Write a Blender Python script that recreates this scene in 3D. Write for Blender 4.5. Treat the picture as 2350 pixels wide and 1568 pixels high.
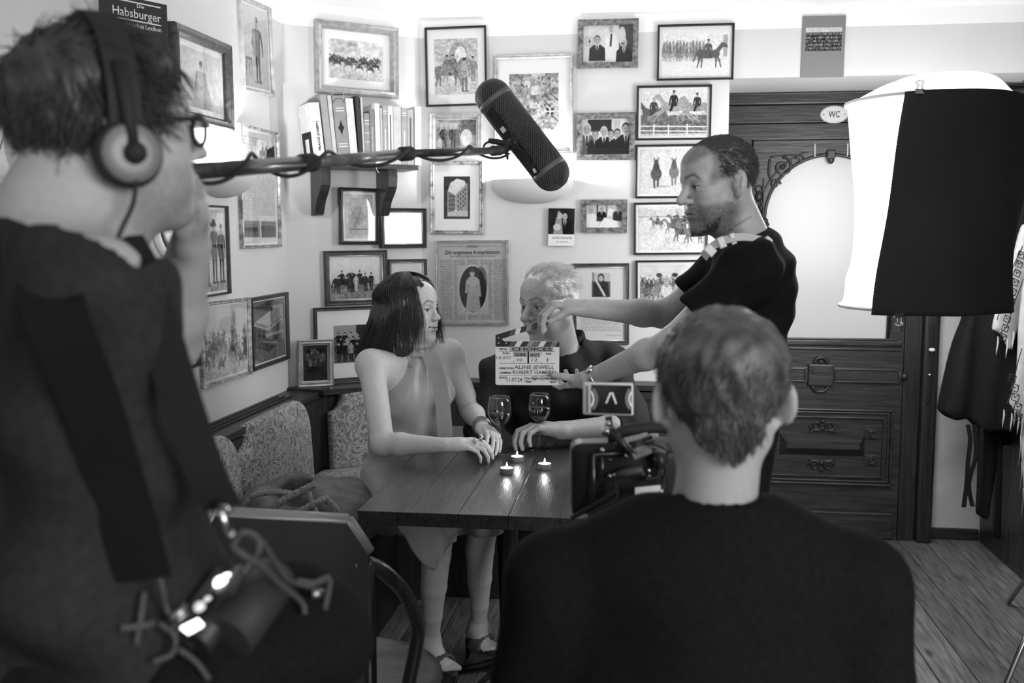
import bpy, bmesh, math, random
import numpy as np
from mathutils import Vector, Matrix

for o in list(bpy.data.objects): bpy.data.objects.remove(o)
SC = bpy.context.scene
COL = SC.collection
random.seed(7); RNG = np.random.default_rng(7)

# ---------------------------------------------------------------- camera
EYE = 1.42; FPX = 2285.0; PITCH = math.radians(5.85); YAW = math.radians(7.5)
cam_d = bpy.data.cameras.new('camera'); cam = bpy.data.objects.new('camera', cam_d); COL.objects.link(cam)
cam.location = (0, 0, EYE); cam.rotation_euler = (math.radians(90) - PITCH, 0, YAW)
cam_d.sensor_width = 36; cam_d.lens = FPX * 36 / 2350; cam_d.clip_start = .02
cam_d.dof.use_dof = True; cam_d.dof.focus_distance = 3.15; cam_d.dof.aperture_fstop = 3.8
SC.camera = cam
# ---------------------------------------------------------------- world, lights, exposure
W = bpy.data.worlds.new('world'); SC.world = W; W.use_nodes = True
W.node_tree.nodes['Background'].inputs[0].default_value = (1, 1, 1, 1)
W.node_tree.nodes['Background'].inputs[1].default_value = 0.32
def area(name, loc, target, sx, sy, power):
    l = bpy.data.lights.new(name, 'AREA'); l.shape = 'RECTANGLE'; l.size = sx; l.size_y = sy; l.energy = power
    o = bpy.data.objects.new(name, l); COL.objects.link(o); o.location = loc
    o.rotation_euler = (Vector(target) - Vector(loc)).to_track_quat('-Z', 'Y').to_euler(); return o
# added fill light behind and right of the camera; no window stands there
area('fill_light', (2.3, -1.3, 1.95), (-.4, 3.3, 1.1), 1.7, 1.4, 62)
VS = SC.view_settings
VS.view_transform = 'Standard'; VS.look = 'None'; VS.gamma = 1; VS.use_curve_mapping = False; VS.exposure = 0.72
LANTERN_STRENGTH = 9.5
SCONCE_POWER = 8.5

# ---------------------------------------------------------------- pixel rays: find where a thing of known depth stands
def ray(px, py):
    x = (px - 1175) / FPX; y = (784 - py) / FPX
    f = math.cos(PITCH) + y * math.sin(PITCH); u = y * math.cos(PITCH) - math.sin(PITCH)
    return Vector((x * math.cos(YAW) - f * math.sin(YAW), x * math.sin(YAW) + f * math.cos(YAW), u))
EY = Vector((0, 0, EYE))
def D(px, py, d): return EY + ray(px, py) * d
def aty(px, py, Y): r = ray(px, py); return EY + r * (Y / r.y)
def atx(px, py, X): r = ray(px, py); return EY + r * (X / r.x)
def atz(px, py, Z): r = ray(px, py); return EY + r * ((Z - EYE) / r.z)
def onplane(px, py, p, n): r = ray(px, py); return EY + r * ((Vector(p) - EY).dot(n) / r.dot(n))
def V(*a): return Vector(a)
def pix(p):
    q = Matrix.Rotation(YAW, 3, 'Z') @ Matrix.Rotation(math.radians(90) - PITCH, 3, 'X'); c = q.transposed() @ (Vector(p) - EY); return 1175 - FPX * c.x / c.z, 784 + FPX * c.y / c.z
CR = V(math.cos(YAW), math.sin(YAW), 0)      # picture right, level
CF = V(-math.sin(YAW), math.cos(YAW), 0)     # into the picture, level

# ---------------------------------------------------------------- materials (all greys: the photograph is black and white)
def mat(name, g, rough=.6, spec=.4, metal=0, noise=0, nscale=20, bump=0, bscale=60, nstretch=None, detail=4, emit=0, attr=None, coat=0, sheen=0, ncol=None):
    m = bpy.data.materials.new(name); m.use_nodes = True; nt = m.node_tree; b = nt.nodes['Principled BSDF']
    b.inputs['Base Color'].default_value = (g, g, g, 1); b.inputs['Roughness'].default_value = rough
    b.inputs['Metallic'].default_value = metal; b.inputs['Specular IOR Level'].default_value = spec
    b.inputs['Coat Weight'].default_value = coat; b.inputs['Coat Roughness'].default_value = .15
    if sheen: b.inputs['Sheen Weight'].default_value = sheen
    if emit: b.inputs['Emission Color'].default_value = (1, 1, 1, 1); b.inputs['Emission Strength'].default_value = emit
    N = nt.nodes.new; L = nt.links.new
    tc = N('ShaderNodeTexCoord'); mp = N('ShaderNodeMapping'); L(tc.outputs['Object'], mp.inputs[0])
    if nstretch: mp.inputs['Scale'].default_value = nstretch
    col = None
    if attr:
        a = N('ShaderNodeAttribute'); a.attribute_name = attr; col = a.outputs['Color']
    if noise:
        n = N('ShaderNodeTexNoise'); n.inputs['Scale'].default_value = nscale; n.inputs['Detail'].default_value = detail
        L(mp.outputs[0], n.inputs[0])
        r = N('ShaderNodeMapRange'); r.inputs[1].default_value = .3; r.inputs[2].default_value = .7
        r.inputs[3].default_value = 1 - noise; r.inputs[4].default_value = 1 + noise
        L(n.outputs[0], r.inputs[0])
        mx = N('ShaderNodeMix'); mx.data_type = 'RGBA'; mx.blend_type = 'MULTIPLY'; mx.inputs[0].default_value = 1
        if col: L(col, mx.inputs[6])
        else: mx.inputs[6].default_value = (g, g, g, 1)
        L(r.outputs[0], mx.inputs[7]); col = mx.outputs[2]
    if col: L(col, b.inputs['Base Color'])
    if bump:
        n2 = N('ShaderNodeTexNoise'); n2.inputs['Scale'].default_value = bscale; n2.inputs['Detail'].default_value = 5
        L(mp.outputs[0], n2.inputs[0]); bp = N('ShaderNodeBump'); bp.inputs['Strength'].default_value = bump; bp.inputs['Distance'].default_value = .01
        L(n2.outputs[0], bp.inputs['Height']); L(bp.outputs[0], b.inputs['Normal'])
    return m
def wood(name, g, axis='x', rough=.4, contrast=.5, scale=1.0, coat=0, bump=.15):
    st = {'x': (1.2, 14, 14), 'y': (14, 1.2, 14), 'z': (14, 14, 1.2)}[axis]
    return mat(name, g, rough, .4, noise=contrast, nscale=4 * scale, nstretch=st, bump=bump, bscale=9 * scale, coat=coat)
def glass_mat(name, refl=1.0, tint=1.0):
    m = bpy.data.materials.new(name); m.use_nodes = True; nt = m.node_tree; nt.nodes.clear(); N = nt.nodes.new; L = nt.links.new
    out = N('ShaderNodeOutputMaterial'); mx = N('ShaderNodeMixShader'); t = N('ShaderNodeBsdfTransparent'); g = N('ShaderNodeBsdfGlossy')
    t.inputs[0].default_value = (tint, tint, tint, 1); g.inputs['Roughness'].default_value = .015
    f = N('ShaderNodeFresnel'); ge = N('ShaderNodeNewGeometry'); io = N('ShaderNodeMapRange'); io.inputs[3].default_value = 1.45; io.inputs[4].default_value = 1 / 1.45
    L(ge.outputs['Backfacing'], io.inputs[0]); L(io.outputs[0], f.inputs[0])
    mu = N('ShaderNodeMath'); mu.operation = 'MULTIPLY'; mu.inputs[1].default_value = refl; mu.use_clamp = True
    L(f.outputs[0], mu.inputs[0]); L(mu.outputs[0], mx.inputs[0]); L(t.outputs[0], mx.inputs[1]); L(g.outputs[0], mx.inputs[2]); L(mx.outputs[0], out.inputs[0])
    return m
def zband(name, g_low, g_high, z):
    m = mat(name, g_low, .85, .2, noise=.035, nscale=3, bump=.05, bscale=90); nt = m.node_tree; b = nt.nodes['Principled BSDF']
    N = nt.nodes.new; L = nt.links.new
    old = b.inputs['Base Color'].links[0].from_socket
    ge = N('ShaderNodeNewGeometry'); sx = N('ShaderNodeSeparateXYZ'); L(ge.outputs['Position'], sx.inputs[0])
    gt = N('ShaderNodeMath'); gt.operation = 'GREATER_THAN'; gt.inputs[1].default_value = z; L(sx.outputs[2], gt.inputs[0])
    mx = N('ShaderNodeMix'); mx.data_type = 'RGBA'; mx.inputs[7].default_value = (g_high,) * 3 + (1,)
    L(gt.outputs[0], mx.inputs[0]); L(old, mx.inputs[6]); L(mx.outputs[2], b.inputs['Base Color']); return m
def damask(name, g0, g1, scale=16):
    m = mat(name, g0, .8, .2); nt = m.node_tree; b = nt.nodes['Principled BSDF']; N = nt.nodes.new; L = nt.links.new
    tc = N('ShaderNodeTexCoord'); n = N('ShaderNodeTexNoise'); n.inputs['Scale'].default_value = scale; n.inputs['Detail'].default_value = 3; n.inputs['Distortion'].default_value = 2.2
    L(tc.outputs['Object'], n.inputs[0])
    w = N('ShaderNodeMath'); w.operation = 'MULTIPLY'; w.inputs[1].default_value = 34; L(n.outputs[0], w.inputs[0])
    s = N('ShaderNodeMath'); s.operation = 'SINE'; L(w.outputs[0], s.inputs[0])
    n3 = N('ShaderNodeTexNoise'); n3.inputs['Scale'].default_value = scale * 3; L(tc.outputs['Object'], n3.inputs[0])
    ad = N('ShaderNodeMath'); ad.operation = 'MULTIPLY_ADD'; ad.inputs[1].default_value = 2.4; ad.inputs[2].default_value = -1.2; L(n3.outputs[0], ad.inputs[0])
    a2 = N('ShaderNodeMath'); a2.operation = 'ADD'; L(s.outputs[0], a2.inputs[0]); L(ad.outputs[0], a2.inputs[1])
    r = N('ShaderNodeMapRange'); r.inputs[1].default_value = -.1; r.inputs[2].default_value = .75; L(a2.outputs[0], r.inputs[0])
    mx = N('ShaderNodeMix'); mx.data_type = 'RGBA'; mx.inputs[6].default_value = (g0,) * 3 + (1,); mx.inputs[7].default_value = (g1,) * 3 + (1,)
    L(r.outputs[0], mx.inputs[0]); L(mx.outputs[2], b.inputs['Base Color'])
    n2 = N('ShaderNodeTexNoise'); n2.inputs['Scale'].default_value = 400; L(tc.outputs['Object'], n2.inputs[0])
    bp = N('ShaderNodeBump'); bp.inputs['Strength'].default_value = .25; bp.inputs['Distance'].default_value = .004; L(n2.outputs[0], bp.inputs['Height']); L(bp.outputs[0], b.inputs['Normal'])
    return m
M = {}
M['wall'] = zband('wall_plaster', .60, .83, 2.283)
M['white'] = mat('white_paint', .82, .85, .2, bump=.04, bscale=50)
M['plaster'] = mat('pale_plaster', .50, .9, .2, noise=.12, nscale=5, bump=.12, bscale=40)
M['dkwood'] = wood('dark_wood_long', .028, 'x', .38, .45)
M['dkwoody'] = wood('dark_wood_deep', .028, 'y', .38, .45)
M['dkwoodz'] = wood('dark_wood_upright', .028, 'z', .38, .45)
M['doorwood'] = wood('carved_door_wood', .024, 'x', .36, .55)
M['doorwoodz'] = wood('carved_door_wood_upright', .018, 'z', .4, .5)
M['tablew'] = mat('table_wood', .040, .30, .45, noise=.5, nscale=5, nstretch=(15, 1.1, 8), bump=.16, bscale=16, coat=.3)
M['floorw'] = wood('floor_wood', .115, 'y', .38, .5, 1.2, bump=.2)
M['fabric'] = damask('damask_fabric', .40, .16)
M['black'] = mat('black_plastic', .012, .45, .4)
M['blackm'] = mat('black_metal', .02, .35, .5)
M['rubber'] = mat('dark_rubber', .02, .7, .3)
M['chrome'] = mat('brushed_metal', .6, .22, .5, metal=1)
M['steel'] = mat('grey_metal', .3, .35, .5, metal=1)
M['glass'] = glass_mat('picture_glass', 1.0)
M['paper'] = mat('white_mat_board', .80, .8, .2)
M['print'] = mat('printed_picture', .5, .7, .2, attr='ink')
M['ink'] = mat('black_ink', .02, .7, .2)
M['ink_soft'] = mat('marker_ink', .10, .7, .2)
M['card'] = mat('white_card', .78, .7, .25)
M['lamp'] = mat('sconce_plaster', .62, .7, .25)

# ---------------------------------------------------------------- object helpers
WM = {}
def tag(o, label=None, cat=None, group=None, kind=None):
    if label: o['label'] = label
    if cat: o['category'] = cat
    if group: o['group'] = group
    if kind: o['kind'] = kind
    return o
def thing(name, label, cat, loc=(0, 0, 0), mtx=None, group=None, kind=None):
    o = bpy.data.objects.new(name, None); COL.objects.link(o); o.empty_display_size = .05
    m = mtx if mtx is not None else Matrix.Translation(Vector(loc))
    o.matrix_world = m; WM[o] = m.copy()
    return tag(o, label, cat, group, kind)
def link_mesh(name, me, m=None, parent=None, world=True):
    o = bpy.data.objects.new(name, me); COL.objects.link(o)
    if m is not None and not me.materials: me.materials.append(m)
    if parent is not None:
        o.parent = parent
        if world and parent in WM: me.transform(WM[parent].inverted())
        WM[o] = WM.get(parent, Matrix.Identity(4)).copy()
    else: WM[o] = Matrix.Identity(4)
    return o
def mesh_np(name, v, f, smooth=True):
    me = bpy.data.meshes.new(name); v = np.asarray(v, np.float32); f = np.asarray(f, np.int32)
    me.vertices.add(len(v)); me.vertices.foreach_set('co', v.ravel())
    n = f.shape[1]; me.loops.add(f.size); me.loops.foreach_set('vertex_index', f.ravel())
    me.polygons.add(len(f)); me.polygons.foreach_set('loop_start', np.arange(0, f.size, n, dtype=np.int32))
    me.update(calc_edges=True)
    if smooth: me.polygons.foreach_set('use_smooth', np.ones(len(f), bool))
    return me
class MB:
    """collects simple shapes; build() links them as one mesh"""
    def __init__(s): s.v = []; s.f = []; s.sm = []
    def add(s, vs, fs, sm=False):
        b = len(s.v); s.v += [Vector(v) for v in vs]; s.f += [[b + i for i in f] for f in fs]; s.sm += [sm] * len(fs); return s
    def box(s, lo, hi, mtx=None, bev=0):
        lo = Vector(lo); hi = Vector(hi)
        if bev:
            b = min(bev, *(abs(hi[i] - lo[i]) * .45 for i in range(3))); vs = []
            bm = bmesh.new(); bmesh.ops.create_cube(bm, size=1)
            for v in bm.verts: v.co = Vector([lo[i] + (v.co[i] + .5) * (hi[i] - lo[i]) for i in range(3)])
            bmesh.ops.bevel(bm, geom=bm.edges[:], offset=b, segments=2, profile=.6, affect='EDGES'); bm.verts.index_update()
            vs = [v.co.copy() for v in bm.verts]; fs = [[v.index for v in f.verts] for f in bm.faces]; bm.free()
        else:
            vs = [(x, y, z) for x in (lo.x, hi.x) for y in (lo.y, hi.y) for z in (lo.z, hi.z)]
            fs = [(0, 1, 3, 2), (4, 6, 7, 5), (0, 4, 5, 1), (2, 3, 7, 6), (0, 2, 6, 4), (1, 5, 7, 3)]
        if mtx is not None: vs = [mtx @ Vector(v) for v in vs]
        return s.add(vs, fs)
    def tube(s, pts, r, n=10, cap=True, sm=True):
        pts = [Vector(p) for p in pts]; R = r if hasattr(r, '__len__') else [r] * len(pts)
        t0 = (pts[1] - pts[0]).normalized(); up = V(0, 0, 1) if abs(t0.z) < .9 else V(1, 0, 0)
        a = t0.cross(up).normalized(); rings = []; vs = []
        for i, p in enumerate(pts):
            t = (pts[min(i + 1, len(pts) - 1)] - pts[max(i - 1, 0)]).normalized()
            a = (a - t * a.dot(t)).normalized(); b = t.cross(a)
            vs += [p + (a * math.cos(2 * math.pi * k / n) + b * math.sin(2 * math.pi * k / n)) * R[i] for k in range(n)]
        fs = [(i * n + k, i * n + (k + 1) % n, (i + 1) * n + (k + 1) % n, (i + 1) * n + k) for i in range(len(pts) - 1) for k in range(n)]
        s.add(vs, fs, sm)
        if cap:
            b = len(s.v) - len(vs); s.f += [[b + k for k in range(n)][::-1], [b + (len(pts) - 1) * n + k for k in range(n)]]; s.sm += [False, False]
        return s
    def lathe(s, prof, origin=(0, 0, 0), n=32, axis=None, sm=True, sx=1, sy=1):
        """prof: (radius, height) pairs turned about axis (default z)"""
        o = Vector(origin); az = Vector(axis).normalized() if axis is not None else V(0, 0, 1)
        ax = az.orthogonal().normalized() if axis is not None else V(1, 0, 0); ay = az.cross(ax); vs = []
        for (r, h) in prof: vs += [o + az * h + ax * (sx * r * math.cos(2 * math.pi * k / n)) + ay * (sy * r * math.sin(2 * math.pi * k / n)) for k in range(n)]
        fs = [(i * n + k, i * n + (k + 1) % n, (i + 1) * n + (k + 1) % n, (i + 1) * n + k) for i in range(len(prof) - 1) for k in range(n)]
        return s.add(vs, fs, sm)
    def prism(s, poly, o, u, v, t, sm=False):
        """2-D polygon in the plane (o; u, v) pushed out by vector t"""
        o = Vector(o); u = Vector(u); v = Vector(v); t = Vector(t); n = len(poly)
        a = [o + u * p[0] + v * p[1] for p in poly]; vs = a + [p + t for p in a]
        fs = [list(range(n))[::-1], list(range(n, 2 * n))] + [(i, (i + 1) % n, n + (i + 1) % n, n + i) for i in range(n)]
        return s.add(vs, fs, sm)
    def ball(s, c, r, n=14, m=8, mtx=None):
        c = Vector(c); R = r if hasattr(r, '__len__') else (r, r, r); vs = []
        for i in range(m + 1):
            th = math.pi * i / m
            for k in range(n):
                ph = 2 * math.pi * k / n; p = V(R[0] * math.sin(th) * math.cos(ph), R[1] * math.sin(th) * math.sin(ph), R[2] * math.cos(th))
                vs.append(c + (mtx @ p if mtx is not None else p))
        fs = [(i * n + k, (i + 1) * n + k, (i + 1) * n + (k + 1) % n, i * n + (k + 1) % n) for i in range(m) for k in range(n)]
        return s.add(vs, fs, True)
    def build(s, name, m=None, parent=None, world=True, bev=0):
        me = bpy.data.meshes.new(name); me.from_pydata(s.v, [], s.f)
        bm = bmesh.new(); bm.from_mesh(me)
        for f, q in zip(bm.faces, s.sm): f.smooth = q
        bmesh.ops.remove_doubles(bm, verts=bm.verts[:], dist=1e-6)
        bmesh.ops.recalc_face_normals(bm, faces=bm.faces[:])
        if bev: bmesh.ops.bevel(bm, geom=[e for e in bm.edges if e.calc_face_angle(0) > .5], offset=bev, segments=2, affect='EDGES', profile=.6)
        bm.to_mesh(me); bm.free(); return link_mesh(name, me, m, parent, world)
def single(o, label, cat, group=None, kind=None): return tag(o, label, cat, group, kind)
def struct(name, mb, m, parent=None, kind='structure'):
    o = mb.build(name, m, parent)
    if parent is None: o['kind'] = kind
    return o
def catmull(pts, n=8):
    P = [Vector(p) for p in pts]; P = [P[0] * 2 - P[1]] + P + [P[-1] * 2 - P[-2]]; out = []
    for i in range(1, len(P) - 2):
        for k in range(n):
            t = k / n; a, b, c, d = P[i - 1:i + 3]
            out.append(.5 * ((2 * b) + (c - a) * t + (2 * a - 5 * b + 4 * c - d) * t * t + (3 * b - a - 3 * c + d) * t ** 3))
    return out + [P[-2]]
def basis(o, x, y, z):
    m = Matrix.Identity(4)
    for i in range(3): m[i][0] = x[i]; m[i][1] = y[i]; m[i][2] = z[i]; m[i][3] = o[i]
    return m
def lettering(txt, m, mtx, parent, height=.02, width=None, shear=0, bold=0, name='lettering', align='LEFT', depth=.0004):
    """built-in font turned into a thin mesh; mtx: x along the line, y up, z out of the surface; height = capital height"""
    c = bpy.data.curves.new(name, 'FONT'); c.body = txt; c.size = height / .69; c.shear = shear; c.offset = bold; c.extrude = depth; c.resolution_u = 2; c.align_x = align
    o = bpy.data.objects.new(name, c); COL.objects.link(o)
    me = bpy.data.meshes.new_from_object(o.evaluated_get(bpy.context.evaluated_depsgraph_get())); bpy.data.objects.remove(o); me.name = name
    if width and len(me.vertices):
        a = np.empty(len(me.vertices) * 3, np.float32); me.vertices.foreach_get('co', a); a = a.reshape(-1, 3)
        x0, x1 = a[:, 0].min(), a[:, 0].max(); k = width / max(x1 - x0, 1e-6)
        if align == 'LEFT': a[:, 0] = (a[:, 0] - x0) * k
        else: a[:, 0] *= k
        me.vertices.foreach_set('co', a.ravel())
    me.transform(mtx); me.materials.clear()
    return link_mesh(name, me, m, parent, True)

# ---------------------------------------------------------------- signed-distance modelling (bodies, cloth, cushions)
class SDF:
    def __init__(s): s.p = []
    def add(s, fn, lo, hi, k=.01, op='u'): s.p.append((fn, np.array(lo, float), np.array(hi, float), k, op)); return s
    def ell(s, c, r, k=.01, op='u', R=None):
        c = np.array(c, float); r = np.array(r if hasattr(r, '__len__') else (r,) * 3, float); Q = None if R is None else np.array(R, float); m = r.max()
        def fn(p):
            q = p - c
            if Q is not None: q = q @ Q
            a = np.linalg.norm(q / r, axis=-1); b = np.linalg.norm(q / r ** 2, axis=-1)
            return a * (a - 1) / np.maximum(b, 1e-9)
        return s.add(fn, c - m, c + m, k, op)
    def cap(s, a, b, ra, rb=None, k=.01, op='u', flat=None, fs=1.0):
        """tapered capsule; flat = direction in which its section is stretched by fs"""
        a = np.array(a, float); b = np.array(b, float); rb = ra if rb is None else rb; ab = b - a; L2 = max(ab @ ab, 1e-12); m = max(ra, rb) * max(fs, 1)
        e = None if flat is None else np.array(Vector(flat).normalized(), float)
        def fn(p):
            q = p - a; t = np.clip(q @ ab / L2, 0, 1); q = q - t[..., None] * ab
            if e is not None: q = q + (q @ e)[..., None] * e * (1 / fs - 1)
            return np.linalg.norm(q, axis=-1) - (ra + (rb - ra) * t)
        return s.add(fn, np.minimum(a, b) - m, np.maximum(a, b) + m, k, op)
    def chain(s, pts, rs, k=.01, op='u', flat=None, fs=1.0):
        for i in range(len(pts) - 1): s.cap(pts[i], pts[i + 1], rs[i], rs[i + 1], k, op, flat, fs)
        return s
    def cutplane(s, p, n, lo, hi, k=.004):
        """removes everything on the side n points to, inside lo..hi"""
        p = np.array(p, float); n = np.array(Vector(n).normalized(), float)
        return s.add(lambda q: -((q - p) @ n), lo, hi, k, 's')
    def cutcuff(s, p, n, r, L, k=.003):
        """cuts a sleeve: everything beyond p along n, within r of that axis and no farther than L"""
        p = np.array(p, float); n = np.array(Vector(n).normalized(), float)
        def fn(q): w = q - p; t = w @ n; return np.maximum(np.maximum(-t, t - L), np.linalg.norm(w - t[..., None] * n, axis=-1) - r)
        c = p + n * L / 2; m = max(r, L / 2) + .01; return s.add(fn, c - m, c + m, k, 's')
    def grid(s, lo, hi, h, disp=None):
        lo = np.array(lo, float); hi = np.array(hi, float); n = np.maximum(np.ceil((hi - lo) / h).astype(int) + 1, 2)
        ax = [lo[i] + h * np.arange(n[i]) for i in range(3)]; d = np.full(n, .5, np.float32)
        for fn, a, b, k, op in s.p:
            mg = k + 2.5 * h + .004; i0 = np.clip(np.floor((a - mg - lo) / h).astype(int), 0, n); i1 = np.clip(np.ceil((b + mg - lo) / h).astype(int) + 1, 0, n)
            if (i1 <= i0).any(): continue
            sl = tuple(slice(i0[j], i1[j]) for j in range(3))
            P = np.stack(np.meshgrid(*(ax[j][sl[j]] for j in range(3)), indexing='ij'), -1)
            v = fn(P).astype(np.float32); c = d[sl]
            if op == 'u': hh = np.clip(.5 + .5 * (c - v) / k, 0, 1); d[sl] = c + (v - c) * hh - k * hh * (1 - hh)
            elif op == 's':
                if k <= 0: d[sl] = np.maximum(c, -v)
                else: hh = np.clip(.5 - .5 * (c + v) / k, 0, 1); d[sl] = c + (-v - c) * hh + k * hh * (1 - hh)
            elif op == 'i': d[sl] = np.maximum(c, v)
            elif op == 'd': d[sl] = c + v
        return d, lo, h
    def mesh(s, lo, hi, h, skip=None):
        d, lo, h = s.grid(lo, hi, h); return surface_net(d, lo, h, skip)
def surface_net(d, lo, h, skip=None):
    S = d < 0; nx, ny, nz = d.shape
    c = S[:-1, :-1, :-1].astype(np.int8)
    cnt = sum(S[i:nx - 1 + i, j:ny - 1 + j, k:nz - 1 + k].astype(np.int8) for i in (0, 1) for j in (0, 1) for k in (0, 1))
    act = (cnt > 0) & (cnt < 8)
    if skip:
        idx = np.argwhere(act); ctr = lo + (idx + .5) * h; keep = np.ones(len(idx), bool)
        for (a, b) in skip: keep &= ~((ctr > np.array(a)) & (ctr < np.array(b))).all(1)
        act = np.zeros_like(act); act[tuple(idx[keep].T)] = True
    idx = np.argwhere(act)
    if not len(idx): return np.zeros((0, 3)), np.zeros((0, 4), int)
    vid = np.full(act.shape, -1, np.int64); vid[act] = np.arange(len(idx))
    acc = np.zeros((len(idx), 3)); w = np.zeros(len(idx)); I, J, K = idx.T
    for a in range(3):
        o = [b for b in range(3) if b != a]
        for e0 in (0, 1):
            for e1 in (0, 1):
                q = [I.copy(), J.copy(), K.copy()]; q[o[0]] = q[o[0]] + e0; q[o[1]] = q[o[1]] + e1
                v0 = d[q[0], q[1], q[2]]; q2 = [x for x in q]; q2[a] = q2[a] + 1; v1 = d[q2[0], q2[1], q2[2]]
                x = (v0 < 0) != (v1 < 0); t = np.where(x, v0 / np.where(x, v0 - v1, 1), 0)
                p = np.stack(q, -1).astype(float); p[:, a] += t; acc[x] += p[x]; w[x] += 1
    ver = lo + acc / np.maximum(w, 1)[:, None] * h
    F = []
    for a in range(3):
        o = [b for b in range(3) if b != a]; sl0 = [slice(None)] * 3; sl1 = [slice(None)] * 3; sl0[a] = slice(0, -1); sl1[a] = slice(1, None)
        A = S[tuple(sl0)]; B = S[tuple(sl1)]; E = np.argwhere(A != B); m = (E[:, o[0]] > 0) & (E[:, o[1]] > 0) & (E[:, o[0]] < d.shape[o[0]] - 1) & (E[:, o[1]] < d.shape[o[1]] - 1); E = E[m]
        q = []
        for (e0, e1) in ((-1, -1), (0, -1), (0, 0), (-1, 0)):
            c = E.copy(); c[:, o[0]] += e0; c[:, o[1]] += e1; q.append(vid[c[:, 0], c[:, 1], c[:, 2]])
        f = np.stack(q, -1); fl = A[E[:, 0], E[:, 1], E[:, 2]]
        if a == 1: fl = ~fl
        f[~fl] = f[~fl][:, ::-1]; F.append(f[(f >= 0).all(1)])
    return ver, np.concatenate(F)
def smooth_np(v, f, it=1, lam=.5):
    v = v.copy()
    for _ in range(it):
        acc = np.zeros_like(v); w = np.zeros(len(v))
        for a in range(4):
            i = f[:, a]; j = f[:, (a + 1) % 4]
            for x in range(3): acc[:, x] += np.bincount(i, v[j, x], len(v)) + np.bincount(j, v[i, x], len(v))
            w += np.bincount(i, minlength=len(v)) + np.bincount(j, minlength=len(v))
        v += lam * (acc / np.maximum(w, 1)[:, None] - v)
    return v
def bounds(prims, pad=.02):
    lo = np.min([p[1] for p in prims if p[4] == 'u'], 0) - pad; hi = np.max([p[2] for p in prims if p[4] == 'u'], 0) + pad; return lo, hi
def sdf_obj(name, S, h, m, parent=None, fine=(), lo=None, hi=None, sm=1, color=None):
    """one mesh from an SDF; fine = list of (lo, hi, h) boxes meshed at a finer step"""
    a, b = bounds(S.p); lo = a if lo is None else lo; hi = b if hi is None else hi; Vs = []; Fs = []; n = 0
    jobs = [(lo, hi, h, [(np.array(l) + h * 2.6, np.array(u) - h * 2.6) for l, u, _ in fine])] + [(l, u, hh, None) for l, u, hh in fine]
    for l, u, hh, sk in jobs:
        v, f = S.mesh(l, u, hh, sk)
        if len(f) == 0: continue
        lab = np.arange(len(v))                                # drop stray crumbs
        while True:
            old = lab.copy(); lm = lab[f].min(1)
            for c in range(4): np.minimum.at(lab, f[:, c], lm)
            lab = lab[lab]
            if (lab == old).all(): break
        big = np.bincount(lab, minlength=len(v))[lab] > 70; f = f[big[f].all(1)]; use = np.unique(f); mp_ = np.full(len(v), -1); mp_[use] = np.arange(len(use)); v = v[use]; f = mp_[f]
        if len(f) == 0: continue
        if sm: v = smooth_np(v, f, sm, .5)
        Vs.append(v); Fs.append(f + n); n += len(v)
    v = np.concatenate(Vs); f = np.concatenate(Fs); me = mesh_np(name, v, f)
    if color is not None:
        c = np.ones((len(v), 4), np.float32); g = color(v); c[:, :3] = g[:, None]
        at = me.color_attributes.new('ink', 'FLOAT_COLOR', 'POINT'); at.data.foreach_set('color', c.ravel())
    return link_mesh(name, me, m, parent)
def poly2(p, poly):
    """signed distance to a 2-D polygon"""
    P = np.array(poly, float); d = np.full(p.shape[:-1], 1e9); s = np.ones(p.shape[:-1])
    for i in range(len(P)):
        a = P[i]; b = P[i - 1]; e = b - a; w = p - a; t = np.clip((w @ e) / max(e @ e, 1e-12), 0, 1)
        q = w - t[..., None] * e; d = np.minimum(d, (q * q).sum(-1))
        c1 = p[..., 1] >= a[1]; c2 = p[..., 1] < b[1]; c3 = e[0] * w[..., 1] > e[1] * w[..., 0]
        s = np.where((c1 & c2 & c3) | (~c1 & ~c2 & ~c3), -s, s)
    return s * np.sqrt(d)
def cushion(S, poly, o, u, v, t, r, puff=0):
    """padded slab: polygon in the plane (o; u, v), half thickness t, edge radius r"""
    o = np.array(o, float); u = np.array(u, float); v = np.array(v, float); n = np.cross(u, v); P = np.array(poly)
    pts = np.array([o + u * a + v * b + n * c for a, b in poly for c in (-t - puff, t + puff)])
    def fn(p):
        q = p - o; z = q @ n; d2 = poly2(np.stack([q @ u, q @ v], -1), poly); tt = t + puff * np.clip(-d2 / .09, 0, 1) ** .6
        a = d2 + r; b = np.abs(z) - tt + r
        return np.minimum(np.maximum(a, b), 0) + np.sqrt(np.maximum(a, 0) ** 2 + np.maximum(b, 0) ** 2) - r
    return S.add(fn, pts.min(0), pts.max(0), .005)
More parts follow.
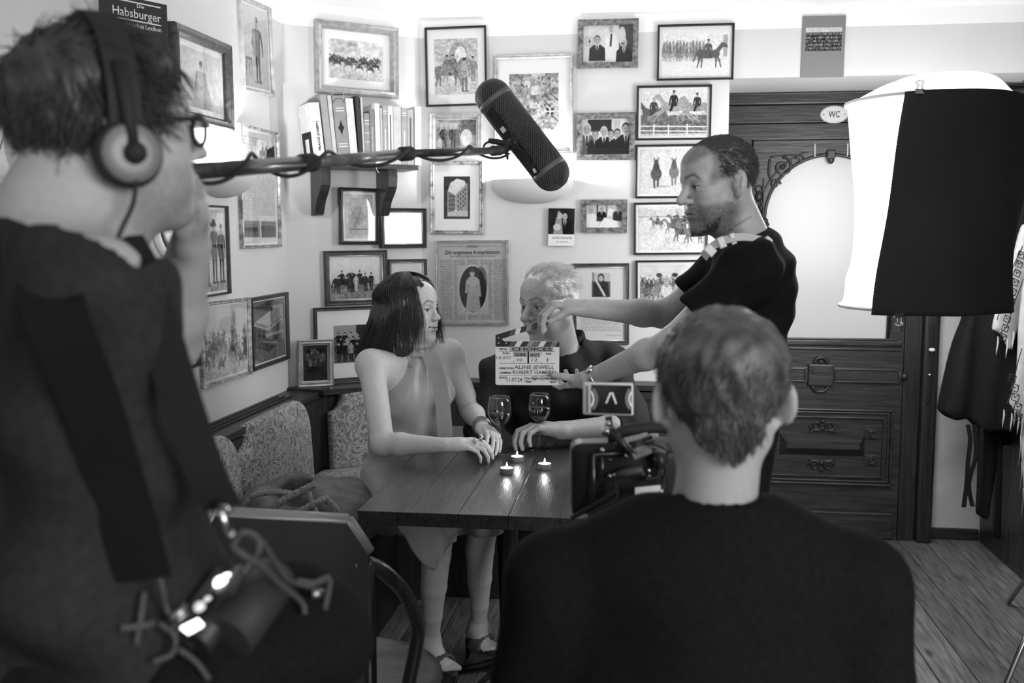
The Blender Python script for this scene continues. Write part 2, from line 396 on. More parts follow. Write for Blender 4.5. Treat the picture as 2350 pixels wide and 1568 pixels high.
# ================================================================ the room
XL = -1.454; YB = 4.31; YR = 4.86; XR = 1.59; CEIL = 2.37
CA = V(XL, 3.951, 0); CB = V(-.968, YB, 0)                 # ends of the slanted corner wall
CD = (CB - CA).normalized(); CN = V(CD.y, -CD.x, 0)          # along it, and out of it into the room
XE = .345; ZS = 2.086                                        # recess: left edge, soffit height
fl = struct('floor', MB().box((-1.6, -2, -.08), (1.8, 5, -.022)), M['dkwoody'])
xs = XL - .02; i = 0
while xs < XR:
    w = .118 + .022 * random.random()
    pm = M['floorw'] if i % 1 == 0 else None
    o = MB().box((xs + .0016, -2 + .0, -.022), (min(xs + w, XR) - .0016, YR, 0), bev=.0016).build('plank', None, fl)
    g = .135 * (.72 + .5 * random.random()); pm = wood('floor_board', g, 'y', .36 + .12 * random.random(), .5, 1.0 + .5 * random.random(), bump=.25)
    # knots
    nt = pm.node_tree; bs = nt.nodes['Principled BSDF']; src = bs.inputs['Base Color'].links[0].from_socket
    tc = nt.nodes.new('ShaderNodeTexCoord'); mp = nt.nodes.new('ShaderNodeMapping'); mp.inputs['Scale'].default_value = (9, 3.2, 9); mp.inputs['Location'].default_value = (i * .37, i * 1.7, 0)
    vo = nt.nodes.new('ShaderNodeTexVoronoi'); vo.inputs['Scale'].default_value = 1.0
    mr = nt.nodes.new('ShaderNodeMapRange'); mr.inputs[1].default_value = .05; mr.inputs[2].default_value = .16; mr.inputs[3].default_value = .3; mr.inputs[4].default_value = 1
    mx = nt.nodes.new('ShaderNodeMix'); mx.data_type = 'RGBA'; mx.blend_type = 'MULTIPLY'; mx.inputs[0].default_value = 1
    L = nt.links.new; L(tc.outputs['Object'], mp.inputs[0]); L(mp.outputs[0], vo.inputs[0]); L(vo.outputs['Distance'], mr.inputs[0]); L(src, mx.inputs[6]); L(mr.outputs[0], mx.inputs[7]); L(mx.outputs[2], bs.inputs['Base Color'])
    o.data.materials.append(pm); xs += w; i += 1
struct('ceiling', MB().box((-1.6, -2, CEIL), (1.8, 5, CEIL + .1)), M['white'])
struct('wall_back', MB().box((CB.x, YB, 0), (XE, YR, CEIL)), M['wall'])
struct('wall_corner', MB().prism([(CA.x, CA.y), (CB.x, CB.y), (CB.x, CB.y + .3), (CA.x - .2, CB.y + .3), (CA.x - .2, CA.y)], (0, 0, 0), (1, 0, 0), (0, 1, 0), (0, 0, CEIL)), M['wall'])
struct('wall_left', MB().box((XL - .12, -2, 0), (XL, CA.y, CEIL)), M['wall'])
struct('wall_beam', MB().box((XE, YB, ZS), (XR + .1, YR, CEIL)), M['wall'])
struct('wall_recess', MB().box((XE - .1, YR, 0), (XR + .1, YR + .1, ZS + .1)), M['plaster'])
# coved edge between ceiling and walls
def cove(a, b, n, name):
    prof = [(0, -.02)] + [(.055 * (1 - math.cos(t * math.pi / 12)), -.02 + .02 * math.sin(t * math.pi / 12)) for t in range(7)] + [(.0, .0)]
    mb = MB(); mb.prism([(p[0], p[1]) for p in prof], Vector(a) + V(0, 0, CEIL), n, (0, 0, 1), Vector(b) - Vector(a)); return struct(name, mb, M['white'])
cove((CB.x, YB, 0), (XR, YB, 0), (0, -1, 0), 'trim_1'); cove((CA.x, CA.y, 0), (CB.x, CB.y, 0), CN, 'trim_2'); cove((XL, 3.96, 0), (XL, 0, 0), (1, 0, 0), 'trim_3')
# right side: dark timber panelling
wr = struct('wall_right', MB().box((XR + .03, 1.2, 0), (XR + .13, YR, CEIL)), M['dkwoodz'])
y = 4.84
while y > 1.3:
    MB().box((XR, y - .172, .0), (XR + .03, y, 2.08), bev=.004).build('panel', M['dkwoodz'], wr); y -= .176
struct('trim_4', MB().box((XR - .014, 1.2, 2.06), (XR + .03, YR, 2.11), bev=.004), M['dkwoody'])
struct('baseboard_recess', MB().box((1.355, YR - .018, 0), (XR, YR, .055), bev=.006), M['dkwood'])

# ---------------------------------------------------------------- built-in corner bench
be = thing('corner_bench', 'dark wooden built-in corner bench with patterned upholstery round the table', 'bench', (-1.2, 3.8, 0))
LZ = .80; PX = XL + .135; PY = YB - .115
# mitre of the three runs
c1 = CA + CN * .125; c2 = CB + CN * .12
def isect(p, d, x=None, y=None):
    t = (x - p.x) / d.x if x is not None else (y - p.y) / d.y; return p + d * t
m1 = isect(c1, CD, x=PX); m2 = isect(c1, CD, y=PY)
pan = MB().prism([(XL, -1), (PX, -1), (PX, m1.y), (m2.x, PY), (XE, PY), (XE, YB), (CB.x, CB.y), (CA.x, CA.y)], (0, 0, 0), (1, 0, 0), (0, 1, 0), (0, 0, LZ - .022)).build('back_panel', M['dkwoodz'], be)
le = MB()
le.prism([(XL, -1), (PX + .015, -1), (PX + .015, m1.y + .01), (CA.x + .02, CA.y - .03), (XL, CA.y - .03)], (0, 0, LZ - .022), (1, 0, 0), (0, 1, 0), (0, 0, .022))
led = le.build('ledge', M['dkwoody'], be)
le2 = MB().prism([(CA.x + .0, CA.y - .035), (PX + .035, m1.y - .02), (m2.x + .01, PY - .02), (XE, PY - .02), (XE, YB), (CB.x, CB.y), (CA.x, CA.y)], (0, 0, LZ - .012), (1, 0, 0), (0, 1, 0), (0, 0, .022)).build('ledge', M['dkwood'], be)
MB().box((PX, -1, LZ - .06), (PX + .009, m1.y, LZ - .03), bev=.003).build('moulding', M['dkwoody'], be)
MB().box((XE - 1.6, PY - .012, LZ - .05), (XE, PY, LZ - .02), bev=.003).build('moulding', M['dkwood'], be)
g = MB()                                                   # ventilation grille let into the left ledge
gy = 2.0
while gy < 3.72:
    for q in (0, 1): g.box((XL + .028 + q * .026, gy, LZ), (XL + .05 + q * .026, gy + .006, LZ + .0035))
    gy += .0125
for q in (.022, .05, .078): g.box((XL + q, 1.98, LZ), (XL + q + .005, 3.75, LZ + .005))
tag(g.build('grille', M['black'], be), 'narrow slotted ventilation grille', None, None, 'stuff')
SZ = .47
SX = XL + .135 + .43; SYB = PY - .45
m3 = isect(c1 + CN * .43, CD, x=SX); m4 = isect(c1 + CN * .43, CD, y=SYB)
seat = [(PX, 2.0), (SX, 2.0), (SX, m3.y), (m4.x, SYB), (XE, SYB), (XE, PY), (m2.x, PY), (PX, m1.y)]
MB().prism([(PX, 1.2), (SX - .04, 1.2), (SX - .04, m3.y), (m4.x, SYB + .04), (XE, SYB + .04), (XE, PY), (m2.x, PY), (PX, m1.y)], (0, 0, 0), (1, 0, 0), (0, 1, 0), (0, 0, SZ - .06)).build('seat_base', M['dkwoodz'], be)
S = SDF(); cushion(S, seat, (0, 0, SZ - .03), (1, 0, 0), (0, 1, 0), .035, .03, .008); sdf_obj('seat_cushion', S, .016, M['fabric'], be)
def pad(o, u, w, h, lean=.06, tag_=''):
    """upholstered back: scooped upper left shoulder, rounded right shoulder"""
    up = V(0, 0, 1); n = Vector(u).cross(up); v = (up + n * -lean).normalized()
    P = [(0, 0), (w, 0), (w * 1.0, h * .62)] + [(w - w * .20 * (1 - math.cos(t)), h * .62 + h * .38 * math.sin(t)) for t in (.3, .6, .9, 1.2, 1.45)] + [(w * .72, h * .998), (w * .15, h * .985), (w * .115, h * .965), (w * .11, h * .87), (w * .085, h * .80), (w * .05, h * .755), (0, h * .725)]
    S = SDF(); cushion(S, P, Vector(o) + n * .028, u, v, .022, .018, .014); return sdf_obj('back_pad', S, .008, M['fabric'], be)
# ================================================================ painted prints: ink values on the vertices of a flat sheet
class Cv:
    def __init__(s, a, n=64, g=.8):
        s.a = a; s.h = n; s.w = max(8, int(n * a)); s.g = np.full((s.h, s.w), g, float)
        s.X, s.Y = np.meshgrid((np.arange(s.w) + .5) / s.h, (np.arange(s.h) + .5) / s.h); s.e = 1.0 / s.h
    def put(s, d, v, al=1): m = np.clip(.5 - d / s.e, 0, 1) * al; s.g = s.g * (1 - m) + v * m; return s
    def ell(s, x, y, rx, ry, v, rot=0, al=1):
        c, n = math.cos(rot), math.sin(rot); u = (s.X - x) * c + (s.Y - y) * n; w = -(s.X - x) * n + (s.Y - y) * c
        return s.put((np.sqrt((u / rx) ** 2 + (w / ry) ** 2) - 1) * min(rx, ry), v, al)
    def poly(s, P, v, al=1): return s.put(poly2(np.stack([s.X, s.Y], -1), P), v, al)
    def line(s, p, q, w, v, al=1):
        p = np.array(p); q = np.array(q); e = q - p; dx = s.X - p[0]; dy = s.Y - p[1]; t = np.clip((dx * e[0] + dy * e[1]) / max(e @ e, 1e-9), 0, 1)
        return s.put(np.hypot(dx - t * e[0], dy - t * e[1]) - w / 2, v, al)
    def rect(s, x0, y0, x1, y1, v, al=1): return s.put(np.maximum(np.abs(s.X - (x0 + x1) / 2) - (x1 - x0) / 2, np.abs(s.Y - (y0 + y1) / 2) - (y1 - y0) / 2), v, al)
    def noise(s, amp, sc=6, y0=0, y1=1):
        n = RNG.random((int(sc) + 2, int(sc * s.a) + 2)); yi = s.Y * sc; xi = s.X * sc; a = yi.astype(int); b = xi.astype(int); fy = yi - a; fx = xi - b
        b = np.minimum(b, n.shape[1] - 2); q = n[a, b] * (1 - fy) * (1 - fx) + n[a + 1, b] * fy * (1 - fx) + n[a, b + 1] * (1 - fy) * fx + n[a + 1, b + 1] * fy * fx
        s.g += (q - .5) * 2 * amp * ((s.Y >= y0) & (s.Y <= y1)); return s
    def grad(s, v0, v1): s.g = v0 + (v1 - v0) * s.Y; return s
    def text(s, x0, x1, y0, y1, step, v=.35):
        y = y0
        while y < y1:
            x = x0
            while x < x1 - step:
                w = step * (1 + 3 * random.random()); s.rect(x, y, min(x + w, x1), y + step * .45, v, .8); x += w + step * .6
            y += step
        return s
    def horse(s, x, y, k, v=.25, f=1, rider=None, gal=0):
        """side view, hooves at y, k = height at withers, f = facing"""
        L = lambda a, b: (x + f * a * k, y - b * k)
        for (a, b, c) in ((-.42, -.5 - gal, .0), (-.34, -.3 - gal, .0), (.34, .38 + gal, .0), (.42, .62 + gal, gal * .3)):
            s.line(L(a, .55), L((a + b) / 2 + .04, .3), k * .10, v); s.line(L((a + b) / 2 + .04, .3), L(b, .02 + c), k * .06, v)
        s.ell(*L(0, .62), k * .52, k * .2, v); s.ell(*L(-.35, .66), k * .22, k * .2, v); s.ell(*L(.36, .64), k * .2, k * .2, v)
        s.line(L(.42, .74), L(.68, 1.06), k * .2, v); s.ell(*L(.78, 1.05), k * .19, k * .085, v, f * .6); s.line(L(-.52, .7), L(-.68, .3), k * .07, v)
        if rider is not None: s.man(x + f * .02 * k, y - k * .72, k * 1.1, rider * .7, seat=True, f=f)
        return s
    def horse_front(s, x, y, k, v=.25, rider=.15):
        s.line((x - .1 * k, y - .5 * k), (x - .07 * k, y), k * .09, v); s.line((x + .1 * k, y - .5 * k), (x + .07 * k, y - .04 * k), k * .09, v)
        s.man(x, y - .72 * k, k * .85, rider, seat=True); s.ell(x, y - .6 * k, k * .24, k * .3, v); s.ell(x, y - .98 * k, k * .11, k * .26, v * .75); s.line((x - .08 * k, y - 1.2 * k), (x - .1 * k, y - 1.3 * k), k * .05, v); s.line((x + .08 * k, y - 1.2 * k), (x + .1 * k, y - 1.3 * k), k * .05, v); return s
    def man(s, x, y, k, v=.15, coat=None, hat=True, seat=False, f=1, face=.6, wide=1):
        """standing figure, feet at y, k = height (a seated rider shows the upper part)"""
        c = v if coat is None else coat; b = y if seat else y - k * .48
        if not seat:
            for q in (-1, 1): s.poly([(x + q * .005 * k, b), (x + q * .095 * k, b), (x + q * .085 * k, y), (x + q * .03 * k, y)], v); s.line((x + q * .055 * k, y - .012 * k), (x + (q * .055 + .05 * f) * k, y - .008 * k), k * .035, v * .6)
        else: s.line((x, b - .05 * k), (x + .12 * k * f, b + .22 * k), k * .1, v * .7)
        wd = wide
        s.poly([(x - .115 * k * wd, b - .35 * k), (x - .04 * k, b - .385 * k), (x + .04 * k, b - .385 * k), (x + .115 * k * wd, b - .35 * k), (x + .085 * k * wd, b - .15 * k), (x + .115 * k, b + .06 * k), (x - .115 * k, b + .06 * k), (x - .085 * k * wd, b - .15 * k)], c)
        for q in (-1, 1): s.line((x + q * .115 * k * wd, b - .31 * k), (x + q * .15 * k * wd, b - .14 * k), k * .06, c * .85); s.line((x + q * .15 * k * wd, b - .14 * k), (x + (q * .13 + .03 * f) * k * wd, b + .02 * k), k * .045, c * .85)
        s.line((x, b - .33 * k), (x, b), k * .012, min(.9, c + .25), .6); s.line((x - .08 * k * wd, b - .13 * k), (x + .08 * k * wd, b - .13 * k), k * .02, c * .5, .7)
        s.ell(x, b - .43 * k, k * .055, k * .075, face)
        if hat: s.rect(x - .05 * k, b - .56 * k, x + .05 * k, b - .48 * k, min(v, .15))
        return s
    def bust(s, x, y, k, suit=.06, hair=.2, shirt=.8, face=.62, tie=True):
        """person shown to the waist, waist at y"""
        s.poly([(x - .3 * k, y), (x - .28 * k, y - .45 * k), (x - .12 * k, y - .58 * k), (x + .12 * k, y - .58 * k), (x + .28 * k, y - .45 * k), (x + .3 * k, y)], suit)
        s.poly([(x - .07 * k, y - .58 * k), (x + .07 * k, y - .58 * k), (x, y - .25 * k)], shirt)
        if tie: s.line((x, y - .54 * k), (x, y - .3 * k), .045 * k, .08)
        s.ell(x, y - .76 * k, .115 * k, .16 * k, hair); s.ell(x, y - .73 * k, .1 * k, .135 * k, face); s.ell(x - .04 * k, y - .75 * k, .016 * k, .012 * k, .15); s.ell(x + .04 * k, y - .75 * k, .016 * k, .012 * k, .15); s.line((x - .03 * k, y - .665 * k), (x + .03 * k, y - .665 * k), .015 * k, .3)
        return s
def sheet(name, cv, w, h, z, parent, mtx=None, cx=0, cy=0, flipmask=None):
    """flat printed sheet, w by h, centred at cx, cy in the plane z of its parent"""
    ny, nx = cv.g.shape; g = np.clip(cv.g, .01, .92)
    xs = np.linspace(-w / 2, w / 2, nx + 1) + cx; ys = np.linspace(h / 2, -h / 2, ny + 1) + cy
    Xg, Yg = np.meshgrid(xs, ys); v = np.stack([Xg, Yg, np.full_like(Xg, z)], -1).reshape(-1, 3)
    q = np.arange((nx + 1) * (ny + 1)).reshape(ny + 1, nx + 1)
    f = np.stack([q[:-1, :-1], q[1:, :-1], q[1:, 1:], q[:-1, 1:]], -1).reshape(-1, 4)
    if flipmask is not None: keep = flipmask(cv).ravel(); f = f[keep]; gg = np.repeat(g.ravel()[keep], 4)
    else: gg = np.repeat(g.ravel(), 4)
    me = mesh_np(name, v, f, False); c = np.ones((len(gg), 4), np.float32); c[:, :3] = (gg ** 2.0)[:, None]
    at = me.color_attributes.new('ink', 'FLOAT_COLOR', 'CORNER'); at.data.foreach_set('color', c.ravel())
    return link_mesh(name, me, M['print'], parent, False)
BACK = (V(0, YB, 0), V(0, -1, 0)); LEFT = (V(XL, 0, 0), V(1, 0, 0)); CORN = (CA, CN)
FM = {'black': mat('black_frame', .02, .35, .5), 'dark': mat('dark_frame', .05, .35, .5, noise=.4, nscale=30), 'silver': mat('silver_frame', .42, .35, .5, metal=.6, noise=.25, nscale=40),
      'pale': mat('pale_wood_frame', .42, .5, .4, noise=.3, nscale=25), 'burl': mat('burl_frame', .14, .4, .5, noise=.85, nscale=55, detail=6), 'worn': mat('worn_silver_frame', .33, .4, .5, metal=.3, noise=.7, nscale=45), 'marble': mat('mottled_dark_frame', .035, .4, .5, noise=.8, nscale=60), 'lip': mat('frame_lip', .5, .35, .5, metal=.5)}
def frame(name, label, wall, TL, TR, BR, BL, fw, style, art, mw=0, mh=None, mg=.8, lip=False, depth=.018, glass=True, off=.0, cat='picture frame', lean=0, group=None, prof=True, yaw=0):
    """picture hung on a wall; corners and widths in photograph pixels, set out on the wall's own plane"""
    p0, n = wall; p0 = p0 + n * off
    a, b, c, d = (onplane(*q, p0, n) for q in (TL, TR, BR, BL)); ctr = (a + b + c + d) / 4; w = ((b - a).length + (c - d).length) / 2; h = ((a - d).length + (b - c).length) / 2
    U = ((b - a).normalized() + (c - d).normalized()).normalized(); U0 = V(0, 0, 1).cross(n); ang = math.asin(max(-1, min(1, U.z))) * .7
    U = U0 * math.cos(ang) + V(0, 0, 1) * math.sin(ang); Vv = n.cross(U).normalized(); Nn = n
    if lean: Vv = (Vv - n * math.sin(lean)).normalized() if lean < 0 else (Vv * math.cos(lean) + n * math.sin(lean)).normalized(); Nn = U.cross(Vv); ctr = ctr + n * (h / 2 * math.sin(abs(lean)))
    if yaw: R_ = Matrix.Rotation(yaw, 3, 'Z'); U = R_ @ U; Vv = R_ @ Vv; Nn = R_ @ Nn; ctr = ctr + n * (w / 2 * math.sin(abs(yaw)) + .002)
    px = h / max(1, abs((TL[1] + TR[1] - BL[1] - BR[1]) / 2)); fw *= px; mw *= px; mh = mw if mh is None else mh * px
    t = thing(name, label, cat, mtx=basis(ctr, U, Vv, Nn), group=group)
    if fw:
        mb = MB(); W2, H2 = w / 2, h / 2
        pr = [(0, 0), (0, depth * .85), (.16, depth), (.45, depth * .82), (.75, depth * .9), (1, depth * .5), (1, 0)] if prof else [(0, 0), (0, depth), (1, depth), (1, 0)]
        rings = [[(-W2 + fw * p, -H2 + fw * p, q), (W2 - fw * p, -H2 + fw * p, q), (W2 - fw * p, H2 - fw * p, q), (-W2 + fw * p, H2 - fw * p, q)] for p, q in pr]
        for i in range(len(rings) - 1):
            for k in range(4): mb.add([rings[i][k], rings[i][(k + 1) % 4], rings[i + 1][(k + 1) % 4], rings[i + 1][k]], [(0, 1, 2, 3)])
        mb.build('frame', FM[style], t, False)
        if lip:
            lw = fw * .16; mb = MB()
            for s0, s1 in (((-1, -1), (1, -1)), ((1, -1), (1, 1)), ((1, 1), (-1, 1)), ((-1, 1), (-1, -1))):
                A = V(s0[0] * (W2 - fw), s0[1] * (H2 - fw), depth * .55); B = V(s1[0] * (W2 - fw), s1[1] * (H2 - fw), depth * .55); mb.tube([A, B], lw, 6)
            mb.build('lip', FM['lip'], t, False)
    iw, ih = w - 2 * fw, h - 2 * fw
    MB().box((-iw / 2 - fw * .4, -ih / 2 - fw * .4, .0005), (iw / 2 + fw * .4, ih / 2 + fw * .4, .004)).build('mat_board' if fw else 'card', M['paper'] if mg > .7 else mat('grey_card', mg, .8, .2), t, False)
    aw, ah = iw - 2 * mw, ih - 2 * mh
    cv = art(aw / ah, int(min(96, max(36, ah / px * .88)))) if art else None
    if cv: sheet('print', cv, aw, ah, .0046, t)
    if glass and fw: MB().box((-iw / 2 - fw * .1, -ih / 2 - fw * .1, depth * .42), (iw / 2 + fw * .1, ih / 2 + fw * .1, depth * .42 + .0015)).build('glass', M['glass'], t, False)
    t['w'] = w; t['h'] = h; t['px'] = px
    return t
# ---- the scenes on the prints
def a_charge(a, n):
    c = Cv(a, n, .8).grad(.82, .72).noise(.08, 9); [c.ell(a * (.05 + .45 * random.random()), .02 + .3 * random.random(), .07, .05, .45 + .25 * random.random(), al=.3) for _ in range(45)]; c.noise(.1, 18, 0, .35)
    for i in range(26): x = a * (.03 + .94 * random.random()); y = .45 + .18 * random.random(); c.horse(x, y + .08, .13, .2 + .3 * random.random(), random.choice((-1, 1)), .3, .2)
    for i in range(9): x = a * (.05 + .1 * i); c.horse(x, .62 + .2 * random.random(), .17, .12 + .2 * random.random(), -1, .25, .25)
    return c.noise(.12, 22, .7, 1).noise(.05, 40)
def a_officers(a, n):
    c = Cv(a, n, .74).noise(.06, 8); c.rect(.06 * a, .0, .95 * a, .55, .68); c.ell(.55 * a, .27, .2 * a, .2, .55); c.rect(.35 * a, .3, .75 * a, .5, .58); c.ell(.6 * a, .3, .13 * a, .16, .82); c.noise(.12, 26, 0, .75)
    c.horse(.28 * a, .84, .42, .42, 1, .5); c.horse(.42 * a, .76, .36, .5, 1, .55)
    c.man(.68 * a, .95, .58, .4, .6); c.man(.88 * a, .76, .42, .45, .5); return c.noise(.1, 40)
def a_arms(a, n):
    c = Cv(a, n, .72); ny = 9; nx = 7
    for j in range(ny):
        for i in range(nx):
            v = .45 + .35 * random.random(); x0 = i / nx * a; y0 = j / ny; c.rect(x0, y0, x0 + a / nx, y0 + 1 / ny, v)
            for _ in range(4): c.ell(x0 + random.random() * a / nx, y0 + random.random() / ny, .016, .02, .25 + .5 * random.random())
            if random.random() < .2: c.line((x0, y0), (x0 + a / nx, y0 + 1 / ny), .02, .3)
    c.rect(.76 * a, .56, .9 * a, .66, .15); c.line((.83 * a, .56), (.83 * a, .66), .025, .85); c.line((.76 * a, .61), (.9 * a, .61), .025, .85); c.rect(.45 * a, .2, .58 * a, .34, .8)
    c.noise(.12, 36); b = np.maximum(poly2(np.stack([c.X, c.Y], -1), [(0, 0), (a, 0), (a, .78), (.9 * a, .9), (.72 * a, .95), (.55 * a, 1), (.42 * a, .95), (.1 * a, .9), (0, .78)]), -9); c.g = np.where(b < 0, c.g, .86); return c
def a_fourmen(a, n):
    c = Cv(a, n, .6).noise(.15, 6); c.rect(.62 * a, 0, a, .5, .35).noise(.1, 14); c.rect(.1 * a, .1, .55 * a, .4, .72)
    for x, v in ((.2, .2), (.3, .5), (.42, .22), (.52, .35)): c.man(x * a, 1.0, .8, v, hat=False, wide=1.1)
    c.ell(.75 * a, .6, .14 * a, .28, .9, al=.85); c.ell(.1 * a, .8, .1, .15, .85, al=.6); return c.noise(.12, 30)  # bright ovals paint the glass reflection into the print
def a_arch(a, n):
    c = Cv(a, n, .16).noise(.06, 9); P = [(.14 * a, 1), (.14 * a, .35), (.25 * a, .15), (.5 * a, .05), (.78 * a, .1), (.9 * a, .3), (.9 * a, 1)]; c.poly(P, .8)
    c.poly([(.16 * a, .34), (.44 * a, .45), (.44 * a, .78), (.16 * a, .9)], .42); c.poly([(.9 * a, .14), (.46 * a, .42), (.46 * a, .78), (.9 * a, .84)], .55)
    for i in range(4):
        for j in range(4): c.rect((.2 + .055 * i) * a, .44 + .1 * j, (.225 + .055 * i) * a, .49 + .1 * j, .2); c.rect((.52 + .09 * i) * a, .44 - .055 * i + .11 * j, (.56 + .09 * i) * a, .5 - .055 * i + .11 * j, .2)
    c.poly([(.14 * a, .84), (.9 * a, .8), (.9 * a, .93), (.14 * a, .96)], .72); c.rect(.1 * a, .94, .95 * a, 1, .2); return c.noise(.06, 40)
def a_newspaper(a, n):
    c = Cv(a, n, .66).noise(.03, 9)
    for x0, x1 in ((.03, .2), (.225, .395), (.42, .59), (.615, .785), (.81, .97)): c.text(x0 * a, x1 * a, .215, .97, .0155, .42)
    c.rect(.27 * a, .28, .73 * a, .9, .66); c.ell(.5 * a, .585, .215 * a, .31, .78); c.ell(.5 * a, .585, .2 * a, .29, .13); c.ell(.62 * a, .5, .08, .2, .2, al=.6)
    x = .5 * a; c.poly([(x - .05, .5), (x + .06, .5), (x + .1, .87), (x - .1, .87)], .62); c.ell(x, .48, .075, .06, .66); c.ell(x - .005, .385, .03, .042, .7); c.ell(x - .005, .35, .034, .025, .25); c.rect(x - .02, .415, x + .012, .45, .68); c.line((x + .07, .47), (x + .09, .66), .028, .66); c.line((x - .07, .48), (x - .085, .62), .028, .66); c.noise(.04, 50)
    c.rect(.04 * a, .045, .96 * a, .052, .5); c.text(.18 * a, .86 * a, .165, .175, .02, .25); m = ((c.X / a - .5) / .2) ** 2 + ((c.Y - .585) / .29) ** 2 > 1.0; return c
def a_three(a, n):
    c = Cv(a, n, .78).noise(.05, 5); c.rect(.05 * a, .3, .2 * a, .55, .66); c.rect(.08 * a, .34, .17 * a, .5, .8); c.ell(.125 * a, .42, .03, .06, .3); c.rect(.72 * a, 0, a, 1, .2); c.ell(.78 * a, .3, .1, .26, .75)
    c.poly([(.42 * a, 1), (.45 * a, .3), (.55 * a, .2), (.68 * a, .3), (.72 * a, 1)], .85); c.ell(.56 * a, .1, .06, .1, .6); c.line((.565 * a, .25), (.55 * a, .55), .05, .1)
    c.bust(.28 * a, .95, .75); c.bust(.82 * a, 1.02, .72, hair=.75); c.ell(.79 * a, .5, .04, .02, .1); return c.noise(.04, 30)
def a_group(a, n):
    c = Cv(a, n, .8).noise(.04, 4); c.rect(.12 * a, .02, .62 * a, .35, .15); c.rect(.66 * a, .05, .8 * a, .35, .7)
    for x, k, h, su in ((.1, 1.0, .8, .35), (.28, .78, .3, .1), (.46, .9, .75, .05), (.61, .8, .12, .06), (.74, .82, .15, .06), (.92, 1.0, .15, .06)): c.bust(x * a, 1.03, k, su, h, tie=x != .74)
    return c.noise(.04, 30)
def a_signing(a, n):
    c = Cv(a, n, .72); c.rect(.28 * a, 0, .32 * a, .6, .2); c.rect(.55 * a, 0, .58 * a, .5, .3)
    c.bust(.12 * a, 1.1, 1.2, suit=.85, hair=.7, shirt=.85, tie=False); c.bust(.42 * a, .72, .75, hair=.75); c.bust(.88 * a, .7, .75, hair=.12); c.poly([(.5 * a, .55), (1.0 * a, .78), (a, 1), (.32 * a, 1)], .88); c.poly([(.62 * a, .15), (.76 * a, .2), (.7 * a, .5), (.56 * a, .45)], .86); return c.noise(.04, 24)
def a_wedding(a, n):
    c = Cv(a, n, .8); c.rect(0, 0, a, .69, .1).noise(.05, 8, 0, .69); c.bust(.62 * a, .7, .66, suit=.03, hair=.1); c.poly([(.18 * a, .69), (.3 * a, .22), (.5 * a, .25), (.55 * a, .69)], .5); c.ell(.45 * a, .2, .06, .08, .6); c.ell(.4 * a, .18, .05, .11, .7, al=.7); c.ell(.33 * a, .5, .1, .09, .7); c.rect(0, .69, a, 1, .85)
    c.text(.15 * a, .9 * a, .76, .8, .035, .3); c.text(.3 * a, .75 * a, .88, .92, .04, .25); return c
def a_portraitdoc(a, n):
    c = Cv(a, n, .8); x = .5 * a; c.rect(x - .13, .06, x + .13, .4, .7); c.rect(x - .13, .18, x + .13, .4, .35); c.poly([(x - .12, .4), (x - .1, .2), (x, .15), (x + .1, .2), (x + .12, .4)], .06); c.line((x - .06, .18), (x + .05, .38), .03, .8); c.ell(x, .13, .045, .06, .1); c.ell(x, .14, .034, .042, .65); c.line((x - .11, .06), (x - .11, .38), .012, .15)
    c.text(.35 * a, .65 * a, .43, .445, .02, .5); c.text(.45 * a, .56 * a, .46, .48, .028, .3); c.text(.15 * a, .9 * a, .5, .515, .02, .5); c.text(.07 * a, .93 * a, .68, .9, .022, .55); c.text(.6 * a, .93 * a, .94, .95, .02, .5); return c
def a_parade(a, n):
    c = Cv(a, n, .86)
    for r in range(3):
        for i in range(13): x = a * (.03 + .048 * i) + .02 * random.random(); c.horse_front(x, .50 + .07 * r + .04 * random.random(), .2, .45 + .25 * random.random(), .5 + .2 * random.random())
    c.rect(.9 * a, .15, .96 * a, .6, .6); c.noise(.08, 40, .1, .65); c.horse(.68 * a, .82, .44, .3, 1, .4); c.line((.05 * a, .7), (.95 * a, .64), .006, .6); return c.noise(.04, 50)
def a_jump(a, n):
    c = Cv(a, n, .82).grad(.84, .74); c.rect(0, .55, a, .95, .4).noise(.16, 30, .5, .95)
    c.horse(.2 * a, .78, .46, .35, -1, .3, .5); c.horse(.5 * a, .68, .5, .6, -1, .15, .5); c.horse(.85 * a, .66, .44, .55, -1, .2, .4)
    for y in (.78, .88): c.line((0, y), (a, y + .03), .024, .9)
    for x in (.2, .42, .7): c.line((x * a, .76), (x * a, 1), .03, .9)
    return c.noise(.1, 40)
def a_two(a, n): c = Cv(a, n, .8).noise(.04, 8); c.horse_front(.25 * a, .85, .5, .28, .2); c.horse_front(.52 * a, .8, .46, .42, .3); c.ell(.36 * a, .83, .14, .02, .5, al=.6); c.horse_front(.8 * a, .82, .46, .3); return c.noise(.07, 40)
def a_cavalry(a, n):
    c = Cv(a, n, .8).noise(.05, 8); c.rect(0, .22, a, .235, .45); c.rect(0, .05, a, .22, .68, .5); c.horse(.3 * a, .5, .22, .4, -1, .4)
    for x, y, k, v in ((.6, .5, .28, .4), (.72, .52, .28, .35), (.55, .62, .3, .45), (.7, .8, .36, .35), (.86, .85, .36, .4), (.95, .7, .34, .35)): c.horse(x * a, y, k, v, -1, v)
    return c.noise(.1, 40)
def a_generals(a, n):
    c = Cv(a, n, .78).noise(.06, 8)
    for i in range(14): x = a * (.04 + .07 * i); c.horse_front(x, .8 + .1 * random.random(), .42, .35 + .3 * random.random(), .3 + .3 * random.random())
    for x in (.3, .55): c.ell(x * a, .25, .07, .05, .2)
    c.horse_front(.42 * a, .95, .55, .8, .5); return c.noise(.14, 40, .25, 1)
